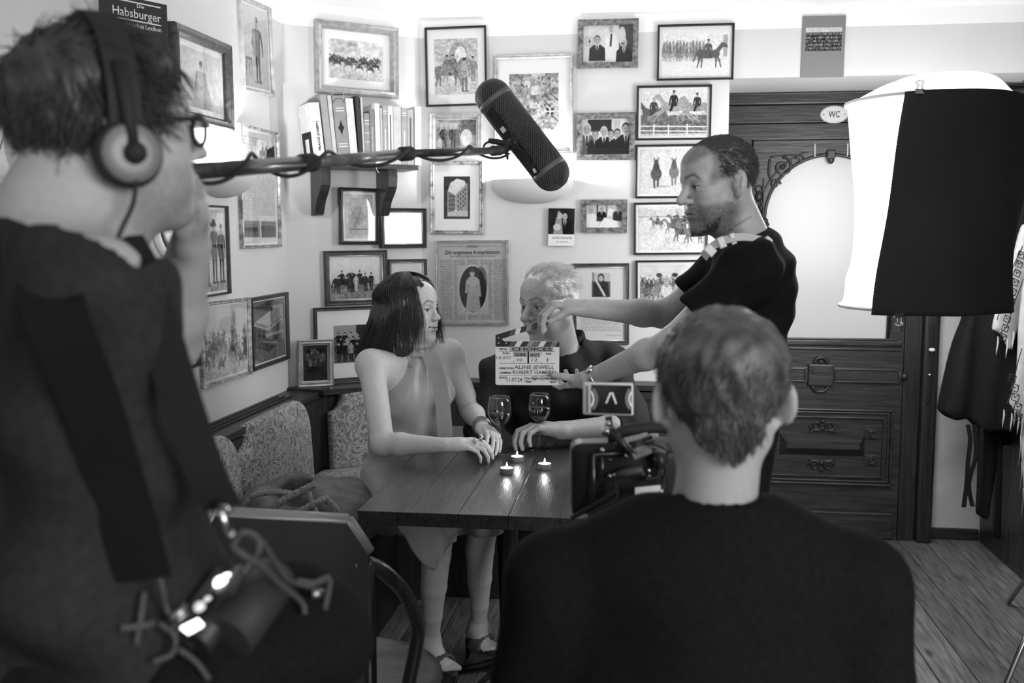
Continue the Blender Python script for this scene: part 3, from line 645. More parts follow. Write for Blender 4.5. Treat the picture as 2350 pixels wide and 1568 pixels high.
def a_crowd(a, n):
    c = Cv(a, n, .3); c.rect(0, 0, a, .2, .7)
    for j in range(5):
        for i in range(22): c.ell(a * (i + .5 * (j % 2) + .4 * random.random()) / 22, .28 + .15 * j, .022, .035, .1 + .6 * random.random()); c.ell(a * (i + random.random()) / 22, .36 + .15 * j, .03, .06, .08 + .15 * random.random())
    return c.noise(.12, 40)
def a_horsesphoto(a, n):
    c = Cv(a, n, .75).grad(.86, .62); c.rect(0, .66, a, 1, .45); c.ell(.3 * a, .72, .4, .05, .35, al=.6); c.noise(.12, 22, .66, 1)
    c.horse(.22 * a, .83, .38, .12, 1, .1); c.man(.16 * a, .87, .42, .12); c.man(.42 * a, .84, .44, .06, hat=False, wide=1.3); c.man(.38 * a, .82, .4, .2); c.horse(.58 * a, .83, .38, .15, -1, .2); c.man(.68 * a, .83, .42, .15); c.man(.8 * a, .82, .42, .1); c.line((.72 * a, .6), (.8 * a, .63), .03, .15); c.man(.5 * a, .83, .4, .7); return c.noise(.04, 40)
def a_trees(a, n):
    c = Cv(a, n, .75).grad(.8, .6); 
    for i in range(40): c.ell(.35 * a * random.random() + .05 * a, .35 + .25 * random.random(), .06, .05, .2 + .3 * random.random(), al=.7)
    c.rect(0, .62, a, 1, .45).noise(.12, 20, .3, 1); c.ell(.75 * a, .55, .3, .12, .62, al=.6); return c
def a_uniforms(a, n):
    c = Cv(a, n, .35); c.rect(0, .0, a, .3, .6); 
    for i in range(8): c.rect(0, .035 * i, .7 * a, .035 * i + .006, .45)
    c.rect(.55 * a, 0, a, .3, .15)
    for r, (y, k) in enumerate(((.62, .42), (.78, .46), (.97, .52))):
        for i in range(6): c.man(a * (.12 + .15 * i + .05 * (r % 2)), y, k, .06 + .1 * random.random(), .06 + .5 * (random.random() < .2), wide=1.25)
    return c.noise(.05, 30)
def a_family(a, n):
    c = Cv(a, n, .17); c.rect(.15 * a, .08, .85 * a, .78, .1); c.rect(.3 * a, .1, .55 * a, .35, .3)
    for x, y, k in ((.2, .6, .38), (.35, .58, .4), (.6, .58, .42), (.8, .6, .38), (.3, .75, .36), (.5, .76, .36), (.7, .76, .36)): c.man(x * a, y, k, .1 + .12 * random.random(), .12 + .3 * random.random(), hat=False, wide=1.5, face=.5)
    c.rect(.05 * a, .78, .95 * a, .95, .14).noise(.05, 20); return c.noise(.04, 40)
def a_sketch(a, n):
    c = Cv(a, n, .72); c.rect(.12 * a, .08, .88 * a, .92, .66).noise(.08, 8); c.ell(.45 * a, .45, .14, .2, .55, al=.6); c.ell(.4 * a, .6, .2, .1, .5, al=.5); c.line((.2 * a, .3), (.5 * a, .7), .01, .35); c.line((.6 * a, .3), (.35 * a, .75), .01, .35); c.rect(.14 * a, .78, .86 * a, .8, .4); return c.noise(.05, 24)
def a_pale(a, n): return Cv(a, n, .78).noise(.05, 7)
def a_officer(a, n):
    c = Cv(a, n, .72).grad(.78, .66); x = .55 * a; k = .8; c.man(x, .93, .78, .12, .3, wide=1.4); c.poly([(x - .16, .32), (x - .06, .26), (x - .05, .62), (x - .15, .6)], .5); c.line((x - .02, .12), (x - .02, .2), .03, .6); c.ell(x - .02, .93, .12, .012, .3)
    for q in (.12, .2, .28): c.line((q * a + .02, .66), (q * a - .03 + .05 * (q > .15), .88), .014, .3)
    c.rect(.1 * a, .64, .32 * a, .67, .3); c.noise(.07, 24, .85, 1); return c.noise(.04, 30)
def a_letter(a, n):
    c = Cv(a, n, .8); c.text(.06 * a, .5 * a, .05, .14, .03, .62); c.horse(.62 * a, .26, .13, .3, 1, .3); c.poly([(.98 * a, .08), (.98 * a, .34), (.7 * a, .28), (.74 * a, .14)], .15).noise(.12, 22, .05, .34); c.text(.06 * a, .94 * a, .4, .76, .018, .68); c.rect(.04 * a, .8, .48 * a, .95, .5); c.rect(.52 * a, .8, .96 * a, .95, .35)
    for i in range(9): c.man((.55 + .045 * i) * a, .95, .13, .12, wide=1.5); c.man((.08 + .04 * i) * a, .94, .1, .2)
    return c.noise(.05, 40)
def a_soldiers(a, n):
    c = Cv(a, n, .76).noise(.05, 6); c.rect(0, .88, a, 1, .6).noise(.12, 24, .86, 1); c.man(.35 * a, .93, .72, .35, .6); c.man(.62 * a, .9, .75, .3, .3); c.man(.86 * a, .9, .7, .15, .12); c.ell(.6 * a, .18, .09, .03, .15); return c.noise(.08, 40)
def a_camp(a, n):
    c = Cv(a, n, .72).grad(.74, .68); c.ell(.55 * a, .28, .3, .12, .6, al=.7); c.ell(.7 * a, .2, .06, .1, .55)
    for i in range(60): x = a * random.random(); y = .5 + .35 * random.random(); c.man(x, y, .2, .2 + .35 * random.random(), .3 + .4 * random.random(), wide=1.4)
    for i in range(10): c.horse(a * random.random(), .6 + .35 * random.random(), .17, .3, random.choice((-1, 1)), .4)
    return c.noise(.12, 34, .4, 1)
def a_building(a, n):
    c = Cv(a, n, .35); c.poly([(0, .1), (.6 * a, 0), (a, .1), (a, .35), (0, .4)], .22); c.poly([(0, .35), (.55 * a, .18), (.55 * a, .55), (0, .6)], .6); c.rect(.62 * a, .1, .95 * a, .5, .5)
    for i in range(13): c.man(a * (.08 + .065 * i), .85 - .02 * abs(i - 6), .4, .08 + .15 * random.random(), .1 + .25 * random.random(), wide=1.2)
    c.rect(.4 * a, .55, .95 * a, .6, .7, .6); return c.noise(.08, 30)
def a_lady(a, n): c = Cv(a, n, .75).noise(.05, 7); c.poly([(.3 * a, 1), (.42 * a, .35), (.62 * a, .35), (.78 * a, 1)], .6); c.ell(.52 * a, .25, .06, .08, .6); c.ell(.52 * a, .21, .07, .05, .3); c.line((.42 * a, .38), (.36 * a, .7), .05, .5); return c.noise(.06, 30)
def a_rider(a, n): c = Cv(a, n, .82).noise(.05, 6); c.line((.55 * a, .9), (.95 * a, .3), .02, .3); c.ell(.85 * a, .6, .1, .3, .62); return c

frame('picture_frame', 'tall narrow pale-framed print of an officer beside a stool, top of left wall', LEFT, (548, -4), (618, 16), (618, 221), (549, 205), 8, 'pale', a_officer, 5)
frame('picture_frame', 'mottled dark frame round a white-matted portrait beside the headphones man', LEFT, (386, 54), (516, 103), (521, 303), (388, 270), 24, 'marble', a_lady, 14, depth=.03)
frame('picture_frame', 'tall thin-framed letter with horse sketch and two small photos', LEFT, (546, 284), (635, 306), (635, 566), (545, 570), 6, 'worn', a_letter, 5)
frame('picture_frame', 'dark-framed print of three soldiers standing, below the left wall lamp', LEFT, (440, 468), (516, 474), (520, 672), (442, 688), 5, 'dark', a_soldiers, 5)
frame('picture_frame', 'silver-framed print of a crowded army camp on the left wall', LEFT, (455, 698), (567, 680), (569, 862), (457, 889), 8, 'worn', a_camp, 4)
frame('picture_frame', 'dark-framed photo of a group before a building, nearest the wall corner', LEFT, (570, 686), (655, 668), (656, 825), (572, 853), 9, 'black', a_building, 3)
frame('picture_frame', 'dark-framed pale print hanging low behind the headphones man arm', LEFT, (360, 770), (450, 751), (449, 840), (360, 867), 8, 'black', a_pale, 6)
frame('picture_frame', 'blurred pale-framed sketch at the far left edge', LEFT, (-110, 118), (44, 165), (44, 420), (-110, 420), 18, 'pale', a_rider, 0)
c1_ = frame('picture_frame', 'wide pale moulded frame with cavalry charge print above the bookshelf', CORN, (720, 44), (911, 68), (909, 228), (720, 214), 18, 'silver', a_charge, 17, 20, depth=.03)
frame('picture_frame', 'upright black frame with faint sketch below the shelf bracket', CORN, (774, 431), (867, 433), (866, 562), (774, 561), 8, 'black', a_sketch, 6, lip=True, yaw=math.radians(5.0))
frame('picture_frame', 'small wide black frame whose glass mirrors the lamp', CORN, (867, 479), (975, 478), (974, 569), (865, 570), 9, 'black', a_pale, 4, lip=True, yaw=math.radians(5.5))
frame('picture_frame', 'dark-framed old photograph of mounted men in a field', CORN, (741, 576), (886, 574), (886, 696), (745, 703), 12, 'dark', a_horsesphoto, 2, lip=True, depth=.024)
frame('picture_frame', 'dark-framed landscape with trees behind the woman hair', CORN, (889, 596), (977, 594), (977, 690), (889, 692), 8, 'dark', a_trees, 2, lip=True)
frame('picture_frame', 'dark-framed uniformed group photo with broad white mat, behind the woman', CORN, (719, 706), (900, 701), (900, 866), (721, 881), 8, 'marble', a_uniforms, 38, 34)
frame('standing_picture_frame', 'small shiny frame with dark family photo standing on the bench ledge', CORN, (680, 780), (762, 778), (764, 884), (684, 889), 11, 'silver', a_family, 2, off=.03, depth=.02, lean=0)
frame('picture_frame', 'thin dark frame with officers and a horse under an arch', BACK, (975, 65), (1117, 59), (1118, 241), (980, 247), 5, 'black', a_officers, 16, 22)
frame('picture_frame', 'large silver frame with a shield of many coats of arms', BACK, (1134, 129), (1315, 123), (1317, 353), (1137, 357), 9, 'silver', a_arms, 26, 34)
frame('picture_frame', 'small grey metal frame with photo of four men', BACK, (985, 260), (1109, 258), (1108, 359), (987, 359), 14, 'silver', a_fourmen, 2)
frame('picture_frame', 'worn silver frame with dark archway print in white mat', BACK, (989, 370), (1109, 370), (1110, 538), (989, 537), 9, 'worn', a_arch, 22, 26)
nf = frame('picture_frame', 'silver-framed newspaper page with oval portrait of a lady', BACK, (1002, 553), (1168, 551), (1169, 744), (1003, 745), 5, 'silver', a_newspaper, 0)
frame('picture_frame', 'burl-framed photo of three men, top of the wall', BACK, (1327, 47), (1466, 44), (1464, 156), (1326, 158), 13, 'burl', a_three, 0, prof=False)
frame('picture_frame', 'burl-framed photo of six people standing in dark clothes', BACK, (1324, 261), (1458, 259), (1456, 367), (1323, 369), 13, 'burl', a_group, 0, prof=False)
frame('picture_frame', 'smallest burl-framed photo, three men over papers', BACK, (1335, 459), (1440, 458), (1439, 535), (1334, 534), 12, 'burl', a_signing, 0, prof=False)
frame('photo_card', 'unframed photo card of a couple with handwriting below', BACK, (1259, 478), (1319, 479), (1318, 565), (1258, 564), 0, 'black', a_wedding, 0, glass=False, off=.012, cat='photo')
frame('picture_frame', 'dark-framed certificate with small portrait behind the grey-haired man', BACK, (1313, 605), (1444, 604), (1444, 790), (1315, 790), 9, 'dark', a_portraitdoc, 3, lip=True)
frame('picture_frame', 'black-framed drawing of a mounted parade, top right of the wall', BACK, (1510, 58), (1686, 54), (1682, 183), (1507, 186), 5, 'black', a_parade, 4)
frame('picture_frame', 'black-framed print of horsemen jumping a fence', BACK, (1462, 198), (1634, 195), (1631, 321), (1460, 323), 5, 'black', a_jump, 5)
frame('picture_frame', 'black-framed print of riders seen head-on, behind the bearded man face', BACK, (1460, 333), (1630, 331), (1628, 454), (1457, 456), 5, 'black', a_two, 5)
frame('picture_frame', 'black-framed print of galloping cavalry beside the bearded man chin', BACK, (1455, 466), (1626, 463), (1622, 583), (1455, 586), 5, 'black', a_cavalry, 5)
frame('picture_frame', 'black-framed print of mounted generals above the outstretched arm', BACK, (1460, 598), (1625, 596), (1622, 712), (1458, 714), 5, 'black', a_generals, 5)
bp = frame('poster', 'unframed grey poster with dark crowd photo on the beam', BACK, (1842, 38), (1941, 35), (1936, 178), (1838, 178), 0, 'black', None, 0, mg=.2, glass=False, off=.004, cat='poster')
sheet('print', a_crowd(1.5, 56), bp['w'] * .84, bp['h'] * .38, .0046, bp, cy=bp['h'] * .12)
px = nf['px']; H2 = nf['h'] / 2
NM = WM[nf] @ Matrix.Translation((0, H2 - 31 * px, .0049)); lettering('Die vergessene Kronprinzessin', M['ink'], NM, nf, 8.6 * px, 126 * px, .22, .0004, align='CENTER')
NM = WM[nf] @ Matrix.Translation((0, H2 - 16 * px, .0049)); lettering('Feuilleton', M['ink_soft'], NM, nf, 6 * px, 24 * px, .3, align='CENTER')
# oval frame behind the sound man
oc = atx(392, 512, XL); t = thing('oval_frame', 'white oval moulded frame half hidden by the raised arm', 'picture frame', oc)
for k, (r, w) in enumerate(((1, .012), (.8, .008), (.62, .006))): MB().tube([oc + V(.01, .12 * r * math.cos(a), .11 * r * math.sin(a)) for a in np.linspace(0, 2 * math.pi, 33)], w, 8, False).build('moulding', M['white'] if k != 1 else FM['dark'], t)
MB().lathe([(0, .004), (.1, .004)], oc, 32, (1, 0, 0)).build('print', M['paper'], t)
del c1_
# ---- upholstered backs of the bench
pad(V(PX, 2.36, SZ), V(0, 1, 0), .665, .345); pad(V(PX, 3.045, SZ), V(0, 1, 0), .665, .345)
pad(c1 + CD * .115 + V(0, 0, SZ), CD, .46, .335); pad(V(-.63, PY, SZ), V(1, 0, 0), .635, .325); 
# ================================================================ door in the recess
YD = 4.80
dr = bpy.data.objects.new('door_1', None); COL.objects.link(dr); dr.location = (.85, YD, 0); WM[dr] = Matrix.Translation((.85, YD, 0)); dr['kind'] = 'structure'
cx = .847; RA = .285; ZSP = 1.52; DL, DRr = .496, 1.205
def bar(name, x0, x1, z0, z1, y0=YD, y1=YR, m='doorwood', par=None, bev=.004): return MB().box((x0, y0, z0), (x1, y1, z1), bev=bev).build(name, M[m], par or dr)
bar('jamb', XE + .002, DL - .004, 0, ZS - .004, YD - .01, YR, 'doorwoodz'); bar('jamb', DRr + .004, 1.285, 0, 1.98, YD - .0, YR, 'doorwoodz'); bar('jamb', 1.287, 1.356, 0, 1.99, YD - .035, YR, 'doorwoodz', bev=.012)
bar('lintel', XE + .002, 1.356, 2.035, ZS - .003, YD - .05, YR, bev=.006); bar('lintel', XE + .002, 1.356, 1.953, 2.033, YD - .035, YR); bar('lintel', XE + .002, 1.356, 1.878, 1.951, YD - .02, YR)
bar('crown_strip', XE + .002, 1.40, ZS - .012, ZS - .001, YD - .075, YD - .05, 'doorwood', bev=.003)
leaf = MB()
arc = [(cx - RA * math.cos(t), ZSP + RA * math.sin(t)) for t in np.linspace(0, math.pi / 2, 15)]
for s in (-1, 1):
    P = [(DL if s < 0 else DRr, .955), (cx + s * RA, .955)] + [(cx + s * -(x - cx), z) if s > 0 else (x, z) for x, z in arc] + [(cx, 1.872), (DL if s < 0 else DRr, 1.872)]
    if s > 0: P = [(DRr, .955), (cx + RA, .955)] + [(2 * cx - x, z) for x, z in arc] + [(cx, 1.872), (DRr, 1.872)]
    leaf.prism(P, (0, YD, 0), (1, 0, 0), (0, 0, 1), (0, .045, 0))
leaf.box((DL, YD, .004), (DRr, YD + .045, .955))
leaf.build('leaf', M['doorwood'], dr)
gp = [(cx - RA - .01, .95), (cx + RA + .01, .95), (cx + RA + .01, ZSP)] + [(cx + (RA + .01) * math.cos(t), ZSP + (RA + .01) * math.sin(t)) for t in np.linspace(.1, math.pi - .1, 24)] + [(cx - RA - .01, ZSP)]
M['frost'] = mat('frosted_glass', .52, .36, .5)
MB().prism(gp, (0, YD + .024, 0), (1, 0, 0), (0, 0, 1), (0, .008, 0)).build('frosted_pane', M['frost'], dr)
def arcpts(r, y, t0=0, t1=math.pi, n=25): return [V(cx + r * math.cos(t), y, ZSP + r * math.sin(t)) for t in np.linspace(t0, t1, n)]
mb = MB(); mb.tube([V(cx + RA, YD, .96)] + arcpts(RA + .004, YD) + [V(cx - RA, YD, .96)], .008, 8); mb.tube(arcpts(RA + .036, YD, .12, math.pi - .12), .005, 6); mb.build('arch_moulding', M['doorwood'], dr)
bar('top_rail', DL, DRr, 1.822, 1.872, YD - .012, YD); bar('top_rail', DL, DRr, 1.86, 1.876, YD - .02, YD - .01)
for x in (cx - .075, cx + .07): bar('keystone_edge', x, x + .006, 1.80, 1.858, YD - .016, YD, 'plaster', bev=.001)
mb = MB(); mb.box((cx - .02, YD - .028, 1.79), (cx + .02, YD - .002, 1.83), bev=.006); mb.ball((cx, YD - .016, 1.785), (.016, .014, .02)); mb.build('pendant', M['dkwood'], dr)
def spiral(mb, c, r0, turns, a0, sgn, y, w=.006):
    n = int(18 * turns); mb.tube([V(c[0] + r0 * (1 - k / n * .85) * math.cos(a0 + sgn * k / n * turns * 2 * math.pi), y, c[1] + r0 * (1 - k / n * .85) * math.sin(a0 + sgn * k / n * turns * 2 * math.pi)) for k in range(n + 1)], [w * (1 - .5 * k / n) for k in range(n + 1)], 7)
for s in (-1, 1):
    mb = MB(); q = lambda x: cx + s * (x)
    spiral(mb, (q(.215), 1.755), .045, 1.6, math.pi * .5, s, YD - .006, .007); spiral(mb, (q(.245), 1.675), .024, 1.3, 0, -s, YD - .006, .006); spiral(mb, (q(.135), 1.79), .02, 1.2, math.pi, s, YD - .006, .005)
    mb.tube(catmull([V(q(.272), YD - .006, 1.79), V(q(.275), YD - .006, 1.73), V(q(.262), YD - .006, 1.69)]), .006, 7); mb.ball((q(.215), YD - .006, 1.755), .012); mb.tube(catmull([V(q(.13), YD - .005, 1.806), V(q(.2), YD - .005, 1.808), V(q(.27), YD - .005, 1.80)]), .004, 6)
    mb.build('scroll_carving', M['doorwood'], dr)
    mb = MB()
    for k in range(5): mb.ball((q(.318), YD - .008, 1.32 + k * .075), (.017, .012, .026)); mb.tube([V(q(.318) + .016 * math.cos(t), YD - .01, 1.355 + k * .075 + .014 * math.sin(t)) for t in np.linspace(0, 2 * math.pi, 13)], .004, 6, False)
    for dx in (.294, .342): mb.box((min(q(dx), q(dx + .006)), YD - .014, 1.0), (max(q(dx), q(dx + .006)), YD, 1.70), bev=.002)
    mb.ball((q(.29), YD - .014, 1.505), .017); mb.ball((q(.278), YD - .014, 1.49), .011)
    mb.build('pilaster_carving', M['doorwoodz'], dr)
def border(name, x0, x1, z0, z1, w, y, t, par=dr, m='doorwood'):
    mb = MB()
    for a, b, c, d in ((x0, x1, z0, z0 + w), (x0, x1, z1 - w, z1), (x0, x0 + w, z0 + w, z1 - w), (x1 - w, x1, z0 + w, z1 - w)): mb.box((a, y - t, c), (b, y, d), bev=t * .35)
    return mb.build(name, M[m], par)
bar('glass_sill', DL + .03, DRr - .012, .928, .952, YD - .024, YD); bar('glass_sill', DL + .04, DRr - .03, .952, .962, YD - .014, YD); bar('glass_sill', DL + .03, DRr - .012, .905, .916, YD - .014, YD)
# belt with cartouche
bar('belt', DL + .02, DRr - .005, .748, .822, YD - .006, YD); border('belt_border', .895, 1.19, .752, .818, .008, YD - .004, .010); border('belt_border', .51, .765, .752, .818, .008, YD - .004, .010)
mb = MB(); mb.box((.775, YD - .022, .735), (.89, YD, .838), bev=.006); mb.prism([(-.042, .0), (.042, .0), (.03, .018), (-.03, .018)], (.832, YD - .034, .80), (1, 0, 0), (0, 0, 1), (0, .014, 0))
mb.tube([V(.832 + .03 * math.cos(t), YD - .012, .84 + .03 * math.sin(t)) for t in np.linspace(0, math.pi, 13)], .008, 8); mb.tube([V(.832 + .035 * math.cos(t), YD - .012, .735 - .028 * math.sin(t)) for t in np.linspace(0, math.pi, 13)], .008, 8); mb.ball((.832, YD - .01, .848), .014); mb.build('cartouche', M['doorwood'], dr)
mb = MB(); mb.ball((1.212, YD - .008, .785), (.016, .012, .016)); mb.ball((1.192, YD - .008, .785), (.01, .01, .03)); mb.build('strap_finial', M['doorwood'], dr)
# lower carved panel
border('panel_moulding', .535, 1.17, .262, .628, .012, YD, .020); border('panel_moulding', .55, 1.155, .277, .613, .010, YD, .013); border('panel_moulding', .57, 1.13, .30, .59, .008, YD, .016)
mb = MB(); a = [(.655, .475), (1.045, .475), (1.045, .41), (.655, .41)]; o = [V(.655, YD, .50), V(1.045, YD, .50), V(1.045, YD, .40), V(.655, YD, .40)]; r = [V(.685, YD - .035, .468), V(1.015, YD - .035, .468), V(1.015, YD - .035, .44), V(.685, YD - .035, .44)]
mb.add(o + r, [(0, 1, 5, 4), (1, 2, 6, 5), (2, 3, 7, 6), (3, 0, 4, 7), (4, 5, 6, 7)]); mb.build('raised_field', M['doorwood'], dr)
for z, s in ((.545, 1), (.352, -1)):
    mb = MB(); spiral(mb, (.818, z), .026, 1.5, math.pi, 1 * s, YD - .006, .007); spiral(mb, (.882, z), .026, 1.5, 0, -1 * s, YD - .006, .007); mb.ball((.85, YD - .006, z + .02 * s), .01); mb.ball((.85, YD - .006, z - .014 * s), .012); mb.tube(catmull([V(.79, YD - .005, z - .03 * s), V(.85, YD - .005, z - .022 * s), V(.91, YD - .005, z - .03 * s)]), .005, 6); mb.build('scroll_carving', M['doorwood'], dr)
for x in (.605, 1.075):
    for z in (.51, .385):
        mb = MB().box((x - .03, YD - .008, z - .026), (x + .03, YD, z + .026), bev=.004); mb.tube([V(x + .015 * math.cos(t), YD - .01, z + .015 * math.sin(t)) for t in np.linspace(0, 2 * math.pi, 15)], .005, 6, False); mb.ball((x, YD - .008, z), .008); mb.build('rosette', M['doorwood'], dr)
bar('kick_board', DL + .004, DRr - .02, .01, .118, YD - .012, YD); bar('kick_moulding', DL + .004, DRr - .02, .118, .135, YD - .02, YD, bev=.006)
# WC sign
sc = aty(1914, 263, YD - .04); t = thing('toilet_sign', 'small oval enamel sign reading WC above the door', 'sign', sc)
MB().lathe([(0, 0), (1, 0), (1, .4), (.93, .75), (.0, .9)], sc + V(0, .004, 0), 36, (0, -1, 0), sx=.0375 if abs(V(0, -1, 0).orthogonal().z) > .5 else .0605, sy=.0605 if abs(V(0, -1, 0).orthogonal().z) > .5 else .0375).build('tmp', M['white'], t)
for o in list(t.children): bpy.data.objects.remove(o)
def oval(name, rx, rz, y0, y1, m, par, c, n=36):
    P = [(rx * math.cos(2 * math.pi * k / n), rz * math.sin(2 * math.pi * k / n)) for k in range(n)]; return MB().prism(P, c + V(0, -y0, 0), (1, 0, 0), (0, 0, 1), V(0, y0 - y1, 0)).build(name, m, par)
oval('rim', .062, .0395, 0, .005, M['steel'], t, sc); oval('plate', .057, .0345, .004, .008, mat('enamel', .55, .25, .6), t, sc)
lettering('WC', M['ink'], basis(sc + V(0, -.0085, -.013), V(1, 0, 0), V(0, 0, 1), V(0, -1, 0)), t, .027, .05, 0, .0006, align='CENTER')
for s in (-1, 1): MB().ball(sc + V(s * .046, -.008, 0), .003).build('screw', M['black'], t)
# ================================================================ uplighter wall lamps
def sconce(c, u, n, label):
    t = thing('wall_lamp', label, 'lamp', c)
    mb = MB(); A, B, C = .178, .125, .102; ns, mt = 28, 12
    def P(i, j, k=1): a = math.pi * i / ns; th = math.pi / 2 * j / mt; return c + u * (-A * k * math.cos(a) * math.cos(th) ** .8) + n * (B * k * math.sin(a) * math.cos(th)) + V(0, 0, -C * k * math.sin(th) ** 1.0)
    for k in (1, .965): mb.add([P(i, j, k) for j in range(mt + 1) for i in range(ns + 1)], [(j * (ns + 1) + i, j * (ns + 1) + i + 1, (j + 1) * (ns + 1) + i + 1, (j + 1) * (ns + 1) + i) for j in range(mt) for i in range(ns)], True)
    mb.build('bowl', M['lamp'], t)
    b = c + n * .05 + V(0, 0, -.02); MB().ball(b, (.03, .03, .016)).build('bulb', mat('lamp_bulb', .9, .5, emit=12), t)
    l = bpy.data.lights.new('lamp_light', 'POINT'); l.energy = SCONCE_POWER; l.shadow_soft_size = .03; o = bpy.data.objects.new('lamp_light', l); COL.objects.link(o); o.parent = t; o.location = n * .055 + V(0, 0, .03)
sconce(aty(1222, 413, YB), V(1, 0, 0), V(0, -1, 0), 'half-bowl plaster wall lamp glowing upward behind the microphone')
sconce(V(XL, 3.30, atx(560, 396, XL).z), V(0, 1, 0), V(1, 0, 0), 'half-bowl wall lamp glowing on the left wall beside the boom pole')
# ================================================================ bookshelf with books
SO = .165
def onshelf(px, py, off=SO): return onplane(px, py, CA + CN * off, CN)
def sco(px, py=378, off=SO): return (onshelf(px, py, off) - CA).dot(CD)
zsh = onshelf(900, 377).z
bs = thing('wall_shelf', 'small dark wooden wall shelf on two curved brackets', 'shelf', CA + CD * .3 + V(0, 0, zsh))
s0, s1 = sco(694), sco(960)
MB().prism([(s0, .002), (s1, .002), (s1, SO), (s0, SO)], CA + V(0, 0, zsh - .02), CD, CN, (0, 0, .02)).build('board', M['dkwood'], bs)
for xpx in (734, 888):
    s = sco(xpx, 400, SO - .04); pr = [(0, 0), (.135, 0), (.14, -.03), (.135, -.07), (.11, -.10), (.075, -.13), (.055, -.165), (.045, -.185), (.03, -.19), (0, -.19)]
    MB().prism([(p[0] + .002, p[1]) for p in pr], CA + CD * s + V(0, 0, zsh - .02), CN, (0, 0, 1), CD * .04).build('bracket', M['dkwoodz'], bs)
BK = [(336, 448, 235, 5.8, .78, 'FRANZ JOSEPH', 'white book with FRANZ JOSEPH on its spine, leaning leftmost'), (470, 545, 145, 5.8, .28, None, 'grey cloth-bound book second from the left of the row'), (548, 592, 150, 5.2, .48, None, 'thin mottled book with worn spine'), (600, 742, 130, 5.0, .24, 'dia', 'thick grey ornate book with dark diamond on spine'), (746, 832, 185, 4.6, .60, None, 'pale book with torn top next to the ornate book'), (846, 890, 155, 3.4, .03, None, 'tall black book in the middle of the row'), (892, 914, 170, 2.2, .5, None, 'very thin pale book right of the black book'), (916, 976, 355, 1.5, .26, 'bands', 'short dark book with gilt bands'), (978, 1032, 320, 1, .2, 'Österreich', 'dark paperback with Österreich down its spine'), (1036, 1092, 240, .8, .7, None, 'tall white book right of the dark paperback'), (1096, 1120, 290, .6, .5, None, 'thin grey booklet in the right half'), (1124, 1176, 265, .4, .34, 'lines', 'grey book with white lines on spine'), (1182, 1240, 270, .3, .76, 'small', 'white book with dark line of title'), (1243, 1334, 270, .2, .5, 'ÖSTER', 'broad pale grey book with ÖSTER lettering'), (1338, 1400, 290, .0, .34, 'lines', 'mid-grey book third from the right'), (1404, 1476, 312, 0, .38, 'small', 'short grey book second from the right'), (1488, 1562, 275, -.4, .78, None, 'white book at the right end of the shelf')]
